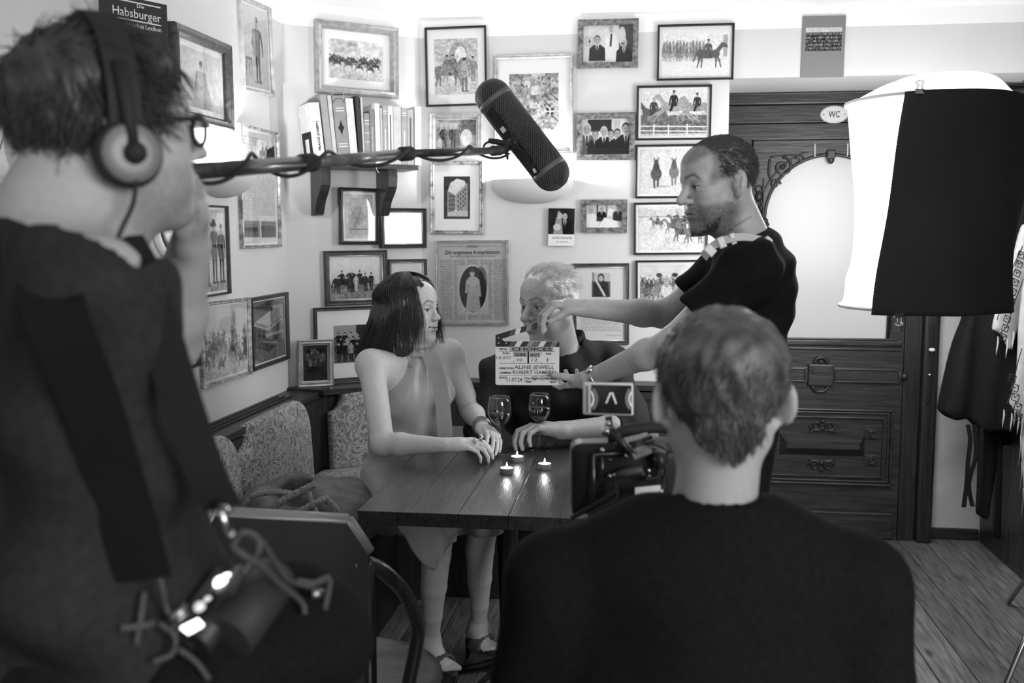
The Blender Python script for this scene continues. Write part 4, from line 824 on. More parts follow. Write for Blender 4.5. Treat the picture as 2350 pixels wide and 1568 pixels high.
for q, (x0, x1, yt, ln, g, ttl, lab) in enumerate(BK):
    p0 = 660 + x0 / 5.06; p1 = 660 + x1 / 5.06; sa, sb = sco(p0), sco(p1); w = sb - sa; hgt = (onshelf((p0 + p1) / 2, 190 + yt / 5.06).z - zsh); a = math.radians(ln)
    X = CD * math.cos(a) + V(0, 0, 1) * math.sin(a) * 1; X = CD * math.cos(a) - V(0, 0, -math.sin(a)); Zv = V(0, 0, math.cos(a)) - CD * math.sin(a)
    o = CA + CD * sa + V(0, 0, zsh + .0005); X = Zv.cross(CN) * -1; X = CN.cross(Zv) * -1
    if X.dot(CD) < 0: X = -X
    if X.z < 0: o = o + V(0, 0, -X.z * w)
    dpt = .145 + .01 * random.random()
    bt = thing('book', lab, 'book', mtx=basis(o, X, CN, Zv), group='books on the wall shelf')
    cm = mat('book_cover', g, .55, .35, noise=.12, nscale=30)
    B0, B1 = SO - .008 - dpt, SO - .008
    MB().box((.0015, B0 + .004, .003), (w - .0015, B1 - .004, hgt - .003)).build('pages', M['paper'], bt, False)
    cvm = MB(); cvm.box((0, B0, 0), (.0016, B1, hgt)); cvm.box((w - .0016, B0, 0), (w, B1, hgt)); cvm.box((0, B1 - .003, 0), (w, B1, hgt), bev=.001); cvm.build('cover', cm, bt, False)
    tm = WM[bt]
    if ttl == 'FRANZ JOSEPH':
        lettering('FRANZ JOSEPH', M['ink'], tm @ basis(V(w * .68, B1 + .0006, hgt * .18), V(0, 0, 1), V(-1, 0, 0), V(0, 1, 0)), bt, .009, hgt * .5, 0, .0005)
        MB().box((-.0008, B0 + .012, .0), (0, B1 - .02, hgt * .52)).build('label', M['ink'], bt, False); MB().box((-.0012, B0 + .05, hgt * .1), (-.0006, B1 - .055, hgt * .4)).build('label', M['card'], bt, False)
    elif ttl == 'Österreich': lettering(ttl, M['card'], tm @ basis(V(w * .32, B1 + .0006, hgt * .68), V(0, 0, -1), V(1, 0, 0), V(0, 1, 0)), bt, .0075, hgt * .46)
    elif ttl == 'ÖSTER': lettering('ÖSTER', M['card'], tm @ basis(V(w * .08, B1 + .0006, hgt * .78), V(1, 0, 0), V(0, 0, 1), V(0, 1, 0)), bt, .006, w * .84)
    elif ttl == 'dia':
        P = [(0, .03), (.006, .01), (.013, 0), (.006, -.01), (0, -.03), (-.006, -.01), (-.013, 0), (-.006, .01)]; MB().prism(P, V(w / 2, B1, hgt * .5), (1, 0, 0), (0, 0, 1), (0, .0008, 0)).build('emblem', M['ink'], bt, False)
        mb = MB(); mb.tube([V(w / 2 + w * .42 * math.cos(t), B1, hgt * .86 + .018 * math.sin(t)) for t in np.linspace(0, math.pi, 13)], .0012, 5); mb.box((w * .1, B1, hgt * .97), (w * .9, B1 + .0008, hgt * .99)); mb.build('ornament', M['ink'], bt, False); mb = MB()
        for z in (.78, .74, .26, .22): mb.box((w * .18, B1, hgt * z), (w * .85, B1 + .0008, hgt * z + .003))
        mb.build('title', M['card'], bt, False)
    elif ttl in ('bands', 'lines', 'small'):
        mb = MB()
        if ttl == 'small': mb.box((w * .4, B1, hgt * .15), (w * .62, B1 + .0008, hgt * .85)); mb.build('title', M['ink_soft'], bt, False)
        else:
            for z in ((.85, .78, .6, .42, .2) if ttl == 'bands' else (.9, .86)): mb.box((w * .06, B1, hgt * z), (w * .94, B1 + .0008, hgt * z + .0025))
            if ttl == 'lines': mb.box((w * .4, B1, hgt * .2), (w * .6, B1 + .0008, hgt * .6))
            mb.build('title', M['card'], bt, False)
tag(MB().tube(catmull([onshelf(862, 378, SO + .003), onshelf(863, 384, SO + .006), onshelf(866, 392, SO + .004), onshelf(870, 397, SO + .003)]), .0012, 6).build('string', M['card']), 'short loose string hanging from the wall shelf', 'string')
# reference book and its little shelf above the sound man
hb = D(302, 250, 2.62); bz = hb.z - .02
ps = thing('wall_shelf', 'little shelf on the left wall behind the headphones man head', 'shelf', (XL + .1, hb.y, bz))
MB().box((XL + .001, hb.y - .14, bz - .018), (hb.x + .16, hb.y + .12, bz), bev=.002).build('board', M['dkwoody'], ps); MB().box((XL + .001, hb.y - .01, bz - .1), (XL + .12, hb.y + .01, bz - .018)).build('bracket', M['dkwoody'], ps)
hl, hr = D(252, 30, 2.56), D(382, 30, 2.69)
ux = (hr - hl); wv = ux.length; ux.normalize(); ux.z = 0; ux.normalize(); ny = V(0, 0, 1).cross(ux); org = V(hl.x, hl.y, bz); top = D(310, -3, 2.62).z - bz
bt = thing('book', 'black reference book titled Habsburger standing face out at the top left', 'book', mtx=basis(org, ux, ny, V(0, 0, 1)))
cm = mat('black_book_cover', .025, .4, .5)
MB().box((.002, .003, .002), (wv - .004, .043, top - .004)).build('pages', M['paper'], bt, False); mb = MB(); mb.box((0, 0, 0), (wv, .003, top), bev=.001); mb.box((0, .043, 0), (wv, .046, top), bev=.001); mb.box((-.003, 0, 0), (.001, .046, top), bev=.001); mb.build('cover', cm, bt, False)
u0 = wv / 130
for tx, yy, hh, ww, x0 in (('Die', 15, 7, 16, 60), ('Habsburger', 36, 17, 108, 6), ('biographisches Lexikon', 55, 9, 108, 6)): lettering(tx, M['card'], WM[bt] @ basis(V(x0 * u0, -.0008, top - (yy + 3) * u0), V(1, 0, 0), V(0, 0, 1), V(0, -1, 0)), bt, hh * u0, ww * u0)
mb = MB()
for yy in (6, 42): mb.box((6 * u0, -.0008, top - (yy + 4) * u0), (114 * u0, 0, top - (yy + 1.5) * u0))
mb.build('rule', M['card'], bt, False)
# ================================================================ big fabric lantern on its boom, with black skirt
lc = D(2134, 236, 3.3); R0 = .264; zt = lc.z; zb = D(2120, 706, 3.3).z; hL = zt - zb
ln = thing('lantern_light', 'big glowing white fabric lantern hanging before the door', 'studio light', (lc.x, lc.y, zb))
M['glow'] = mat('glowing_diffuser', .9, .8, emit=LANTERN_STRENGTH)
prof = [(0, R0 * .97), (.06, R0 * .935), (.14, R0 * .93), (.2, R0 * .885), (.3, R0 * .86), (.45, R0 * .85), (.6, R0 * .865), (.75, R0 * .91), (.9, R0 * .955), (1, R0 * .985)]
ax = V(lc.x, lc.y, zb); n = 64; vs = []
for t, r in prof:
    for k in range(n): a = 2 * math.pi * k / n; w = 1 + .012 * math.sin(7 * a + 9 * t) * math.sin(math.pi * t) + .008 * math.sin(13 * a - 5 * t) * math.sin(math.pi * t); vs.append(ax + V(r * w * math.cos(a), r * w * math.sin(a), t * hL))
MB().add(vs, [(i * n + k, i * n + (k + 1) % n, (i + 1) * n + (k + 1) % n, (i + 1) * n + k) for i in range(len(prof) - 1) for k in range(n)], True).build('diffuser', M['glow'], ln)
MB().lathe([(0, -.004), (R0 * .9, -.006), (R0 * .98, 0)], ax, 64).build('bottom_diffuser', M['glow'], ln)
M['hoop'] = mat('white_nylon', .75, .6, .3)
for z, r in ((0, R0), (hL, R0 * 1.005)): MB().tube([ax + V(r * math.cos(t), r * math.sin(t), z) for t in np.linspace(0, 2 * math.pi, 65)], .0065, 8, False).build('hoop', M['hoop'], ln)
# gathered cloth roof tied to the boom
tip = D(2312, 196, 3.28); vs = []; rings = 6
for j in range(rings + 1):
    f = j / rings
    for k in range(n): a = 2 * math.pi * k / n; p = ax + V(R0 * math.cos(a), R0 * math.sin(a), hL); q = ax + CR * .06 + V(.11 * math.cos(a), .11 * math.sin(a), hL + .085); w = p.lerp(q, f ** .75); w.z += .012 * math.sin(f * math.pi) + .004 * math.sin(9 * a) * math.sin(f * math.pi); vs.append(w)
MB().add(vs, [(i * n + k, i * n + (k + 1) % n, (i + 1) * n + (k + 1) % n, (i + 1) * n + k) for i in range(rings) for k in range(n)] + [tuple(rings * n + k for k in range(n))], True).build('roof_cloth', mat('lit_roof_cloth', .8, .7, emit=1.0), ln)
cr2 = ax + CR * .2 + V(0, 0, hL + .062); bo = MB(); bo.tube([cr2 - CR * .05, D(2330, 194, 3.3), D(2500, 187, 3.34)], .0085, 10); bo.build('boom_arm', M['steel'], ln)
bo = MB(); bo.tube([cr2 + V(0, 0, -.012), D(2330, 202, 3.3), D(2500, 197, 3.33)], .006, 8); bo.build('power_cable', M['black'], ln)
# the black skirt: a cloth bent round the near right side of the hoop
M['skirt'] = mat('black_cloth', .028, .85, .2, bump=.25, bscale=30)
sk = thing('black_skirt', 'black cloth flag clipped over the camera side of the lantern', 'cloth', (lc.x, lc.y, zb - .02))
zl = D(2060, 738, 3.0).z; rows, cols = 34, 40; vs = []
for j in range(rows + 1):
    f = j / rows
    for i in range(cols + 1):
        g = i / cols; a0 = math.radians(-37 - 17 * f); a1 = math.radians(78 - 8 * f); th = a0 + (a1 - a0) * g; rr = R0 * (1.035 - .005 * f) + .012 + .009 * math.sin(6 * g + 4 * f + 1.5) * f + .007 * math.sin(17 * g - 6 * f) * (.3 + f) + .006 * math.sin(9 * f + 5 * g)
        p = ax + CR * (rr * math.sin(th)) - CF * (rr * math.cos(th)); p.z = zt + .004 - (zt - zl) * f + .012 * f * g; vs.append(p)
me = MB().add(vs, [(j * (cols + 1) + i, j * (cols + 1) + i + 1, (j + 1) * (cols + 1) + i + 1, (j + 1) * (cols + 1) + i) for j in range(rows) for i in range(cols)], True).build('skirt_cloth', M['skirt'], sk)
so = me.modifiers.new('thickness', 'SOLIDIFY'); so.thickness = .0025
def clip(p, up, label):
    t = thing('binder_clip', label, 'clip', p); s = up
    mb = MB().prism([(-.008, 0), (.008, 0), (.002, .016), (-.002, .016)], p - CR * .014, CF, V(0, 0, s), CR * .028); mb.build('spring_body', M['chrome'], t)
    for q in (-1, 1): MB().tube(catmull([p + CR * -.008 + CF * q * .004 + V(0, 0, s * .012), p + CR * -.006 + CF * q * .006 + V(0, 0, s * .028), p + CR * -.011 + CF * q * .007 + V(0, 0, s * .036), p + CF * q * .007 + V(0, 0, s * .041), p + CR * .011 + CF * q * .007 + V(0, 0, s * .036), p + CR * .006 + CF * q * .006 + V(0, 0, s * .028), p + CR * .008 + CF * q * .004 + V(0, 0, s * .012)], 4), .0011, 5).build('wire_handle', M['steel'], t)
def nearest(row, px): return min(vs[row * (cols + 1):(row + 1) * (cols + 1)], key=lambda p: abs(pix(p)[0] - px))
skv = list(vs)
clip(nearest(0, 2113) + V(0, 0, -.012), 1, 'binder clip holding the black cloth at the top hoop'); clip(nearest(rows, 2066) + V(0, 0, .010), -1, 'binder clip at the bottom edge of the black cloth')
# stand of the lantern, mostly outside the picture: one chrome leg reaches in
st = thing('light_stand', 'chrome light stand whose leg enters at the lower right corner', 'light stand', (D(2500, 900, 3.34).x, D(2500, 900, 3.34).y, 0))
cb = D(2500, 900, 3.34); MB().tube([V(cb.x, cb.y, .12), V(cb.x, cb.y, 2.0)], .014, 12).build('column', M['steel'], st)
f1 = atz(2290, 1612, 0.012); k1 = D(2352, 1472, 2.9)
for e in (f1, V(cb.x - .06, cb.y + .45, .012), V(cb.x - .02, cb.y - .5, .012)): MB().tube([V(cb.x, cb.y, .52), e], .0095, 10).build('leg', M['chrome'], st)
# ================================================================ coats and scarf on the right
def drape(name, poly, d, th, m, parent, amp=.012, fr=26, h=.009, ph=0, tilt=0, round_=.014):
    o = D(2250, 700, d); P = []
    for (a, b) in poly: q = onplane(a, b, o, CF); P.append(((q - o).dot(CR), q.z - o.z))
    S = SDF(); cushion(S, P, o, CR, V(0, 0, 1), th, round_, th * .25); oo = np.array(o); cr = np.array(CR)
    if amp:
        lo, hi = bounds(S.p, .05)
        S.add(lambda p: amp * np.sin(fr * ((p - oo) @ cr) + 3.0 * (p[..., 2]) + ph + 1.3 * np.sin(5 * p[..., 2])) * .7 + amp * .5 * np.sin(2.1 * fr * ((p - oo) @ cr) - 4 * p[..., 2] + ph), lo, hi, .01, 'd')
    return sdf_obj(name, S, h, m, parent)
M['coat'] = mat('black_wool', .008, .9, .15, noise=.3, nscale=60); M['coat2'] = mat('dark_cloth', .010, .9, .15, noise=.3, nscale=40)
M['scarf'] = mat('scarf_weave', .34, .9, .2, noise=.1, nscale=30)
hk = thing('coat_hook', 'dark curved coat hook on the right wall', 'hook', D(2306, 330, 4.05)); MB().tube(catmull([D(2352, 350, 4.1), D(2330, 362, 4.1), D(2312, 350, 4.08), D(2305, 325, 4.06)]), .008, 8).build('hook', M['blackm'], hk); MB().ball(D(2305, 323, 4.06), .011).build('tip', M['chrome'], hk)
co = thing('dark_coat', 'black coat with slanted hem hanging at the right edge', 'coat', D(2250, 900, 4.15))
drape('coat_body', [(2295, 395), (2338, 340), (2346, 345), (2346, 985), (2318, 978), (2262, 990), (2225, 974), (2161, 941), (2212, 742), (2240, 560)], 4.15, .05, M['coat'], co, .016, 24)
drape('sleeve', [(2312, 370), (2345, 380), (2350, 560), (2318, 612), (2305, 600), (2296, 540)], 4.07, .035, M['coat'], co, .006, 30)
mb = MB()
for P in ([(2222, 975), (2227, 1010), (2222, 1060), (2219, 1110), (2212, 1165)], [(2236, 975), (2241, 1040), (2228, 1090), (2224, 1120), (2232, 1163)], [(2253, 980), (2251, 1060), (2247, 1120), (2244, 1165)]):
    C = catmull([D(a, b, 4.13) for a, b in P], 6); 
    for A, B in zip(C[:-1], C[1:]): mb.add([A - CR * .009, A + CR * .009, B + CR * .009, B - CR * .009] + [A - CR * .009 + CF * .003, A + CR * .009 + CF * .003, B + CR * .009 + CF * .003, B - CR * .009 + CF * .003], [(0, 1, 2, 3), (7, 6, 5, 4), (0, 3, 7, 4), (1, 5, 6, 2)])
mb.build('belt_straps', M['coat'], co)
c2o = thing('dark_jacket', 'dark garment with long hem hanging behind the scarf', 'jacket', D(2300, 1000, 4.3))
drape('jacket_body', [(2262, 600), (2318, 560), (2320, 1020), (2310, 1026), (2290, 1030), (2254, 1180), (2252, 990)], 4.3, .045, M['coat2'], c2o, .014, 30, ph=2); drape('hanging_belt', [(2290, 1000), (2302, 1000), (2296, 1235), (2280, 1235)], 4.22, .008, M['coat'], c2o, .003, 20, .006)
sf = thing('patterned_scarf', 'pale scarf with dark geometric border and tassels', 'scarf', D(2320, 900, 4.0))
def scarf_part(poly, d, ph, name='scarf_fold'): return drape(name, poly, d, .014, M['scarf'], sf, .009, 34, .007, ph)
scarf_part([(2350, 520), (2400, 500), (2400, 700), (2352, 730), (2318, 800), (2302, 770), (2290, 762), (2280, 755), (2300, 660), (2318, 600)], 4.0, 0); scarf_part([(2352, 640), (2400, 600), (2400, 960), (2340, 955), (2306, 928), (2330, 845), (2332, 760)], 3.93, 1.7)
scarf_part([(2342, 900), (2400, 880), (2400, 1100), (2350, 1140), (2344, 1020)], 3.9, .6); scarf_part([(2284, 650), (2300, 640), (2306, 700), (2292, 765), (2279, 758)], 4.05, 2.5)
mb = MB()                                                  # woven motifs standing on the cloth
def motif(px, py, s, d, rot=0):
    P = [(-1, -1), (1, -1), (1.3, .9), (-.7, 1)]; q = [D(px + s * (a * math.cos(rot) - b * math.sin(rot)), py + s * (a * math.sin(rot) + b * math.cos(rot)), d) for a, b in P]
    for a, b in zip(q, q[1:] + q[:1]): mb.tube([a, b], .0018, 5)
    c = D(px, py, d); mb.tube([q[0], c, q[1]], .0016, 5); mb.ball(c, .003)
for k in range(10): motif(2342 - 4.5 * k, 585 + 21 * k, 7, 3.955, .5)
for k in range(5): motif(2322 + 6 * (k % 2) + 7 * (k // 2), 868 + 22 * k, 8, 3.885, .4)
C = [D(a, b, 3.955) for a, b in ((2349, 640), (2330, 690), (2312, 745), (2296, 764))]; mb.tube(catmull(C), .002, 5); C = [D(a, b, 3.955) for a, b in ((2349, 560), (2322, 620), (2300, 690), (2288, 735))]; mb.tube(catmull(C), .002, 5); mb.tube(catmull([D(a, b, 3.885) for a, b in ((2345, 800), (2334, 840), (2322, 900), (2310, 928))]), .002, 5)
mb.build('woven_motifs', M['ink'], sf)
mb = MB()
for (x, y) in ((2290, 772), (2312, 778), (2326, 760), (2304, 940), (2322, 948), (2338, 955), (2346, 965), (2330, 935)): a = D(x, y, 3.93); mb.tube([a, a + V(.002, 0, -.02), a + V(-.001, 0, -.05), a + V(-.003, 0, -.075)], [.0015, .004, .003, .001], 6)
for k in range(6): a = D(2342 + 3 * k, 1000 + 60 * (k % 3), 3.89); mb.tube([a, a + V(.003, 0, -.05), a + V(-.002, 0, -.12)], .0015, 5)
mb.build('tassels', M['scarf'], sf)
# cord with beads beside the door
kc = thing('beaded_cord', 'dark cord with two pale beads hanging beside the door frame', 'cord', aty(2137, 900, YD - .06)); mb = MB().tube(catmull([aty(2141, 742, YD - .06), aty(2139, 800, YD - .06), aty(2137, 850, YD - .06), aty(2133, 900, YD - .06), aty(2129, 925, YD - .06)]), .005, 8); mb.build('cord', M['black'], kc)
for (x, y, r) in ((2139, 803, .011), (2134, 860, .005)): MB().ball(aty(x, y, YD - .06), (r * 1.3, r, r * .8)).build('bead', M['card'], kc)
# ================================================================ table
TZ = .75; TX0, TX1, TY0, TY1 = -.697, .06, 2.348, 3.49
tb = thing('dining_table', 'dark stained wooden table with glasses and candles on it', 'table', (-.32, 2.9, 0))
nb = 6; w = (TX1 - TX0) / nb
tp = MB().box((TX0 + .004, TY0 + .004, TZ - .036), (TX1 - .004, TY1 - .004, TZ - .003)).build('top_core', M['dkwoody'], tb)
for k in range(nb):
    me = MB().box((TX0 + k * w + (.0004 if k else 0), TY0, TZ - .036), (TX0 + (k + 1) * w - (.0004 if k < nb - 1 else 0), TY1, TZ), bev=.0018).build('plank', M['tablew'], tb)
pc = V(-.38, 2.86, 0)
MB().lathe([(.0, .0), (.028, .0), (.028, .20), (.034, .205), (.036, .225), (.030, .235), (.024, .25), (.022, .66), (.045, .69), (.05, .715), (0, .715)], pc, 24).build('pedestal', M['blackm'], tb)
for a in (45, 135, 225, 315): c, s = math.cos(math.radians(a)), math.sin(math.radians(a)); MB().tube(catmull([pc + V(0, 0, .16), pc + V(c * .14, s * .14, .09), pc + V(c * .30, s * .30, .02)]), [.02] * 8 + [.016] * 9, 10).build('foot', M['blackm'], tb)
# ================================================================ wine glasses
M['wglass'] = glass_mat('clear_glass', 1.25, .985)
M['wine'] = mat('red_wine', .012, .06, .6)
def wineglass(px, py, hpx, fill, label):
    b = atz(px, py, TZ); sc = hpx * (b - EY).dot(ray(px, py).normalized()) / FPX / .182
    t = thing('wine_glass', label, 'wine glass', b, group='wine glasses')
    def pr(P): return [(r * sc, z * sc) for r, z in P]
    bowl = [(.004, .088), (.014, .092), (.026, .102), (.034, .116), (.0378, .132), (.0372, .150), (.0345, .168), (.032, .182)]
    MB().lathe(pr(bowl + [(.0312, .182)] + [(r - .0011, z + .0006) for r, z in bowl[::-1]]), b, 36).build('bowl', M['wglass'], t)
    MB().lathe(pr([(.0095, .003), (.0055, .008), (.0042, .02), (.0038, .05), (.0042, .08), (.006, .0885), (.012, .092)]), b, 20).build('stem', M['wglass'], t)
    MB().lathe(pr([(0, 0.0002), (.034, .0002), (.0352, .001), (.034, .002), (.02, .0035), (.008, .0055), (0, .006)]), b, 36).build('foot', M['wglass'], t)
    lv = []
    for r, z in bowl:
        if z < fill: lv.append((max(r - .0014, .0005), z + .001))
    rf = np.interp(fill, [z for r, z in bowl], [r for r, z in bowl]) - .0014; lv.append((rf, fill)); lv.append((.0001, fill))
    MB().lathe(pr(lv), b, 36).build('wine', M['wine'], t)
wineglass(1147, 1041, 131, .132, 'wine glass beside the woman hands, a little emptier'); wineglass(1238, 1031, 127, .142, 'wine glass in front of the grey-haired man hand')
# ================================================================ tea lights
M['wax'] = mat('candle_wax', .8, .4, .3); M['flame'] = mat('candle_flame', .9, .5, emit=25); M['alu'] = mat('aluminium_cup', .5, .4, .5, metal=.5)
for px, py, lab in ((1163, 1086, 'tea light nearest the table edge'), (1187, 1059, 'tea light farthest back, behind the other two'), (1250, 1076, 'tea light on the right of the three')):
    b = atz(px, py, TZ); t = thing('tea_light', lab + ', burning', 'candle', b, group='tea lights on the table'); r = .0193
    n = 40; MB().lathe([(0, 0), (r, 0), (r, .0155), (r + .0007, .016), (r - .0006, .016), (r - .0008, .012), (0, .012)], b, n).build('cup', M['alu'], t)
    MB().lathe([(r - .0009, .0125), (.005, .0118), (0, .0118)], b, 28).build('wax', M['wax'], t); MB().tube([b + V(0, 0, .011), b + V(.0005, 0, .0175)], .0006, 6).build('wick', M['black'], t)
    MB().lathe([(0, .0155), (.0022, .0175), (.0028, .0205), (.0018, .026), (.0005, .031), (0, .032)], b, 12).build('flame', M['flame'], t)
    l = bpy.data.lights.new('flame_light', 'POINT'); l.energy = .02; l.shadow_soft_size = .006; o = bpy.data.objects.new('flame_light', l); COL.objects.link(o); o.parent = t; o.location = (0, 0, .036)
# ================================================================ handbag on the bench
M['leather'] = mat('soft_leather', .13, .5, .4, noise=.35, nscale=30, bump=.5, bscale=160)
M['leather2'] = mat('braided_leather', .22, .45, .4, noise=.5, nscale=120, bump=.5, bscale=260)
hbp = V(-1.0, 3.0, SZ); hb2 = thing('handbag', 'soft leather handbag with braided handles lying on the bench', 'handbag', hbp)
S = SDF(); A = D(690, 1150, 3.0)
S.ell(D(640, 1165, 3.02), (.13, .17, .07), .03); S.ell(D(760, 1150, 2.98), (.12, .12, .075), .04); S.ell(D(800, 1185, 2.9), (.07, .08, .06), .03); S.ell(D(670, 1120, 3.06), (.07, .06, .05), .03); S.ell(D(690, 1132, 2.98), (.07, .07, .06), .02, 's')
S.ell(V(-1.03, 2.99, .535), (.13, .17, .062), .05); S.ell(V(-.98, 2.86, .53), (.09, .11, .057), .05)
lo, hi = bounds(S.p, .05); S.add(lambda p: .006 * np.sin(38 * p[..., 0] + 21 * p[..., 1] + 2 * np.sin(30 * p[..., 2])), lo, hi, .01, 'd')
sdf_obj('body', S, .008, M['leather'], hb2)
def rope(name, P, r, parent, m): C = catmull([D(*p) for p in P], 8); return MB().tube(C, [r * (1 + .09 * math.sin(2.4 * i)) for i in range(len(C))], 10).build(name, m, parent)
rope('handle', [(560, 1190, 2.9), (562, 1160, 2.9), (590, 1135, 2.88), (640, 1130, 2.86), (680, 1136, 2.85)], .009, hb2, M['leather2']); rope('handle', [(605, 1180, 2.86), (640, 1155, 2.84), (680, 1133, 2.83), (722, 1112, 2.84)], .011, hb2, M['leather2'])
rope('handle', [(655, 1185, 2.82), (695, 1170, 2.8), (730, 1152, 2.8), (752, 1143, 2.82)], .010, hb2, M['leather2']); rope('handle', [(705, 1125, 2.84), (715, 1150, 2.83), (728, 1185, 2.82)], .008, hb2, M['leather2']); rope('handle', [(748, 1148, 2.82), (770, 1165, 2.8), (772, 1190, 2.8)], .009, hb2, M['leather2'])
# ================================================================ bentwood armchair in front
ch = thing('bentwood_chair', 'dark bentwood armchair with solid panel back, seen from behind', 'chair', V(-.62, 2.1, 0))
M['chairw'] = mat('chair_black_wood', .014, .3, .5, noise=.3, nscale=12); M['chaira'] = wood('chair_bent_wood', .05, 'z', .25, .3, coat=.4); M['seatw'] = wood('chair_seat_wood', .17, 'x', .35, .3, coat=.3)
dA, dB = 1.86, 1.96
pl_, pr_ = D(470, 1176, dA), D(848, 1268, dB); ux = (pr_ - pl_); ux.z = 0; ux.normalize(); vy = V(0, 0, 1); o = D(640, 1185, 1.9)
def onb(px, py): q = onplane(px, py, o, ux.cross(vy)); return ((q - o).dot(ux), q.z - o.z)
P = [onb(445, 1262), onb(490, 1177), onb(800, 1194), onb(850, 1268), onb(858, 1640), onb(445, 1640)]
MB().prism(P, o, ux, vy, ux.cross(vy) * -.022).build('back_panel', M['chairw'], ch, bev=.003)
rm = [onb(445, 1262), onb(490, 1180), onb(800, 1197), onb(849, 1270)]; ob = o + ux.cross(vy) * -.011
mb = MB()
for a, b in zip(rm[:-1], rm[1:]):
    A = ob + ux * a[0] + vy * a[1]; B = ob + ux * b[0] + vy * b[1]; mb.tube([A, B], .0125, 10)
mb.build('back_rim', mat('highlight_edge', .22, .3, .5), ch)  # edge highlight of the back, painted as a paler rim colour
bk = ux.cross(vy) * -1
for px in (470, 845): a, b = onb(px, 1300); q = ob + ux * a + vy * b; MB().tube([q, V(q.x, q.y, .42), V(q.x - bk.x * .02, q.y - bk.y * .02, 0)], .016, 10).build('back_leg', M['chairw'], ch)
sc_ = D(800, 1510, 2.22); sc_.z = .46
MB().lathe([(0, 0), (.20, 0), (.208, .006), (.21, .014), (.206, .022), (.198, .026), (.188, .024), (.178, .021), (0, .017)], sc_ - V(0, 0, .026), 48).build('seat', M['seatw'], ch)
MB().tube([sc_ + V(.196 * math.cos(t), .196 * math.sin(t), -.04) for t in np.linspace(0, 2 * math.pi, 41)], .014, 8, False).build('seat_ring', M['chaira'], ch)
R_ = [(838, 1292, 1.97), (880, 1312, 2.0), (930, 1365, 2.05), (958, 1440, 2.1), (952, 1500, 2.11), (940, 1560, 2.11), (930, 1640, 2.11)]
MB().tube(catmull([D(*p) for p in R_], 8), .0155, 12).build('arm', M['chaira'], ch)
L_ = [(p[0], p[1], p[2]) for p in R_]; ctr = o.copy(); mir = []
for p in R_: q = D(*p); dd = (q - sc_); s = dd.dot(ux); mir.append(q - ux * (2 * s))
MB().tube(catmull(mir, 8), .0155, 12).build('arm', M['chaira'], ch)
for s in (-1, 1): q = sc_ + ux * s * .15 + bk * .13; MB().tube([q + V(0, 0, -.03), V(q.x + ux.x * s * .03 + bk.x * .03, q.y + bk.y * .03, 0)], [.018, .013], 10).build('front_leg', M['chairw'], ch)
# ================================================================ boom pole and microphone
bm_ = thing('boom_pole', 'long black boom pole with spiral cable reaching to the microphone', 'boom pole', D(480, 392, 1.42))
pp = [(380, 398, 1.33), (700, 377, 1.72), (1155, 345, 2.52)]; A, B, C = (D(*p) for p in pp); M['carbon'] = mat('carbon_tube', .035, .28, .6, noise=.4, nscale=60)
B = D(707, 374, 1.74)
MB().tube([A, B], .0125, 14).build('section', M['carbon'], bm_); MB().tube([B, D(930, 353, 2.08)], .0105, 14).build('section', mat('pole_mid_tube', .12, .25, .6, noise=.3, nscale=40), bm_); MB().tube([D(930, 353, 2.08), C], .0088, 14).build('section', M['carbon'], bm_)  # middle section has a paler base grey than its neighbours
for p0, p1, r in (((688, 376, 1.71), (722, 372, 1.76), .0165), ((918, 354, 2.06), (945, 352, 2.10), .0155), ((1128, 347, 2.47), (1150, 345, 2.51), .013)): a, b = D(*p0), D(*p1); MB().tube([a, a.lerp(b, .15), a.lerp(b, .85), b], [r * .8, r, r, r * .85], 14).build('collar', M['rubber'], bm_)
cab = []
axd = (C - A).normalized(); s1 = axd.cross(V(0, 0, 1)).normalized(); s2 = s1.cross(axd)
for k in range(131):
    f = k / 130; p = A.lerp(B, f / .37) if f < .37 else B.lerp(C, (f - .37) / .63); th = 2 * math.pi * (f * 4.6 + .32); cab.append(p + s1 * .0165 * math.cos(th) + s2 * (.0165 + .004 * math.sin(7 * f)) * math.sin(th))
MB().tube(cab, .0034, 8).build('cable', M['rubber'], bm_)
mc0, mc1 = D(1131, 222, 2.63), D(1266, 398, 2.63); md = (mc1 - mc0).normalized(); Rm = .0475
mi = thing('zeppelin_microphone', 'dark wire-mesh blimp microphone windshield tilted on the boom', 'microphone', (mc0 + mc1) / 2)
L0 = (mc1 - mc0).length; az = md; axx = CF.cross(az).normalized(); ay = az.cross(axx)   # axx sideways, ay towards / away
def mp(th, z, r): return mc0 + az * z + (axx * math.cos(th) + ay * math.sin(th)) * r
def rad(z):
    if z < 0: return Rm * math.sqrt(max(0, 1 - (z / (Rm * .95)) ** 2))
    if z > L0: return Rm * math.sqrt(max(0, 1 - ((z - L0) / (Rm * .95)) ** 2))
    return Rm
prof = [(rad(z) * .955, z) for z in np.concatenate([np.linspace(-Rm * .93, 0, 9), np.linspace(.02, L0 - .02, 5), np.linspace(L0, L0 + Rm * .93, 9)])]
MB().lathe([(0.0005, prof[0][1])] + prof + [(.0005, prof[-1][1])], mc0, 32, az).build('inner_shell', mat('shell_lining', .02, .8, .2), mi)
M['mesh'] = mat('mesh_wire', .10, .45, .5)
mb = MB(); nz = 96
for sgn in (-1, 1):
    for q in range(46):
        pts = []
        for k in range(nz + 1):
            z = -Rm * .9 + (L0 + 1.8 * Rm) * k / nz; th = 2 * math.pi * q / 46 + sgn * k * .058
            pts.append(mp(th, z, rad(z)))
        mb.tube(pts[::2], .00105, 3, False, True)
w = mb.build('mesh_cage', M['mesh'], mi); w['kind'] = 'stuff'
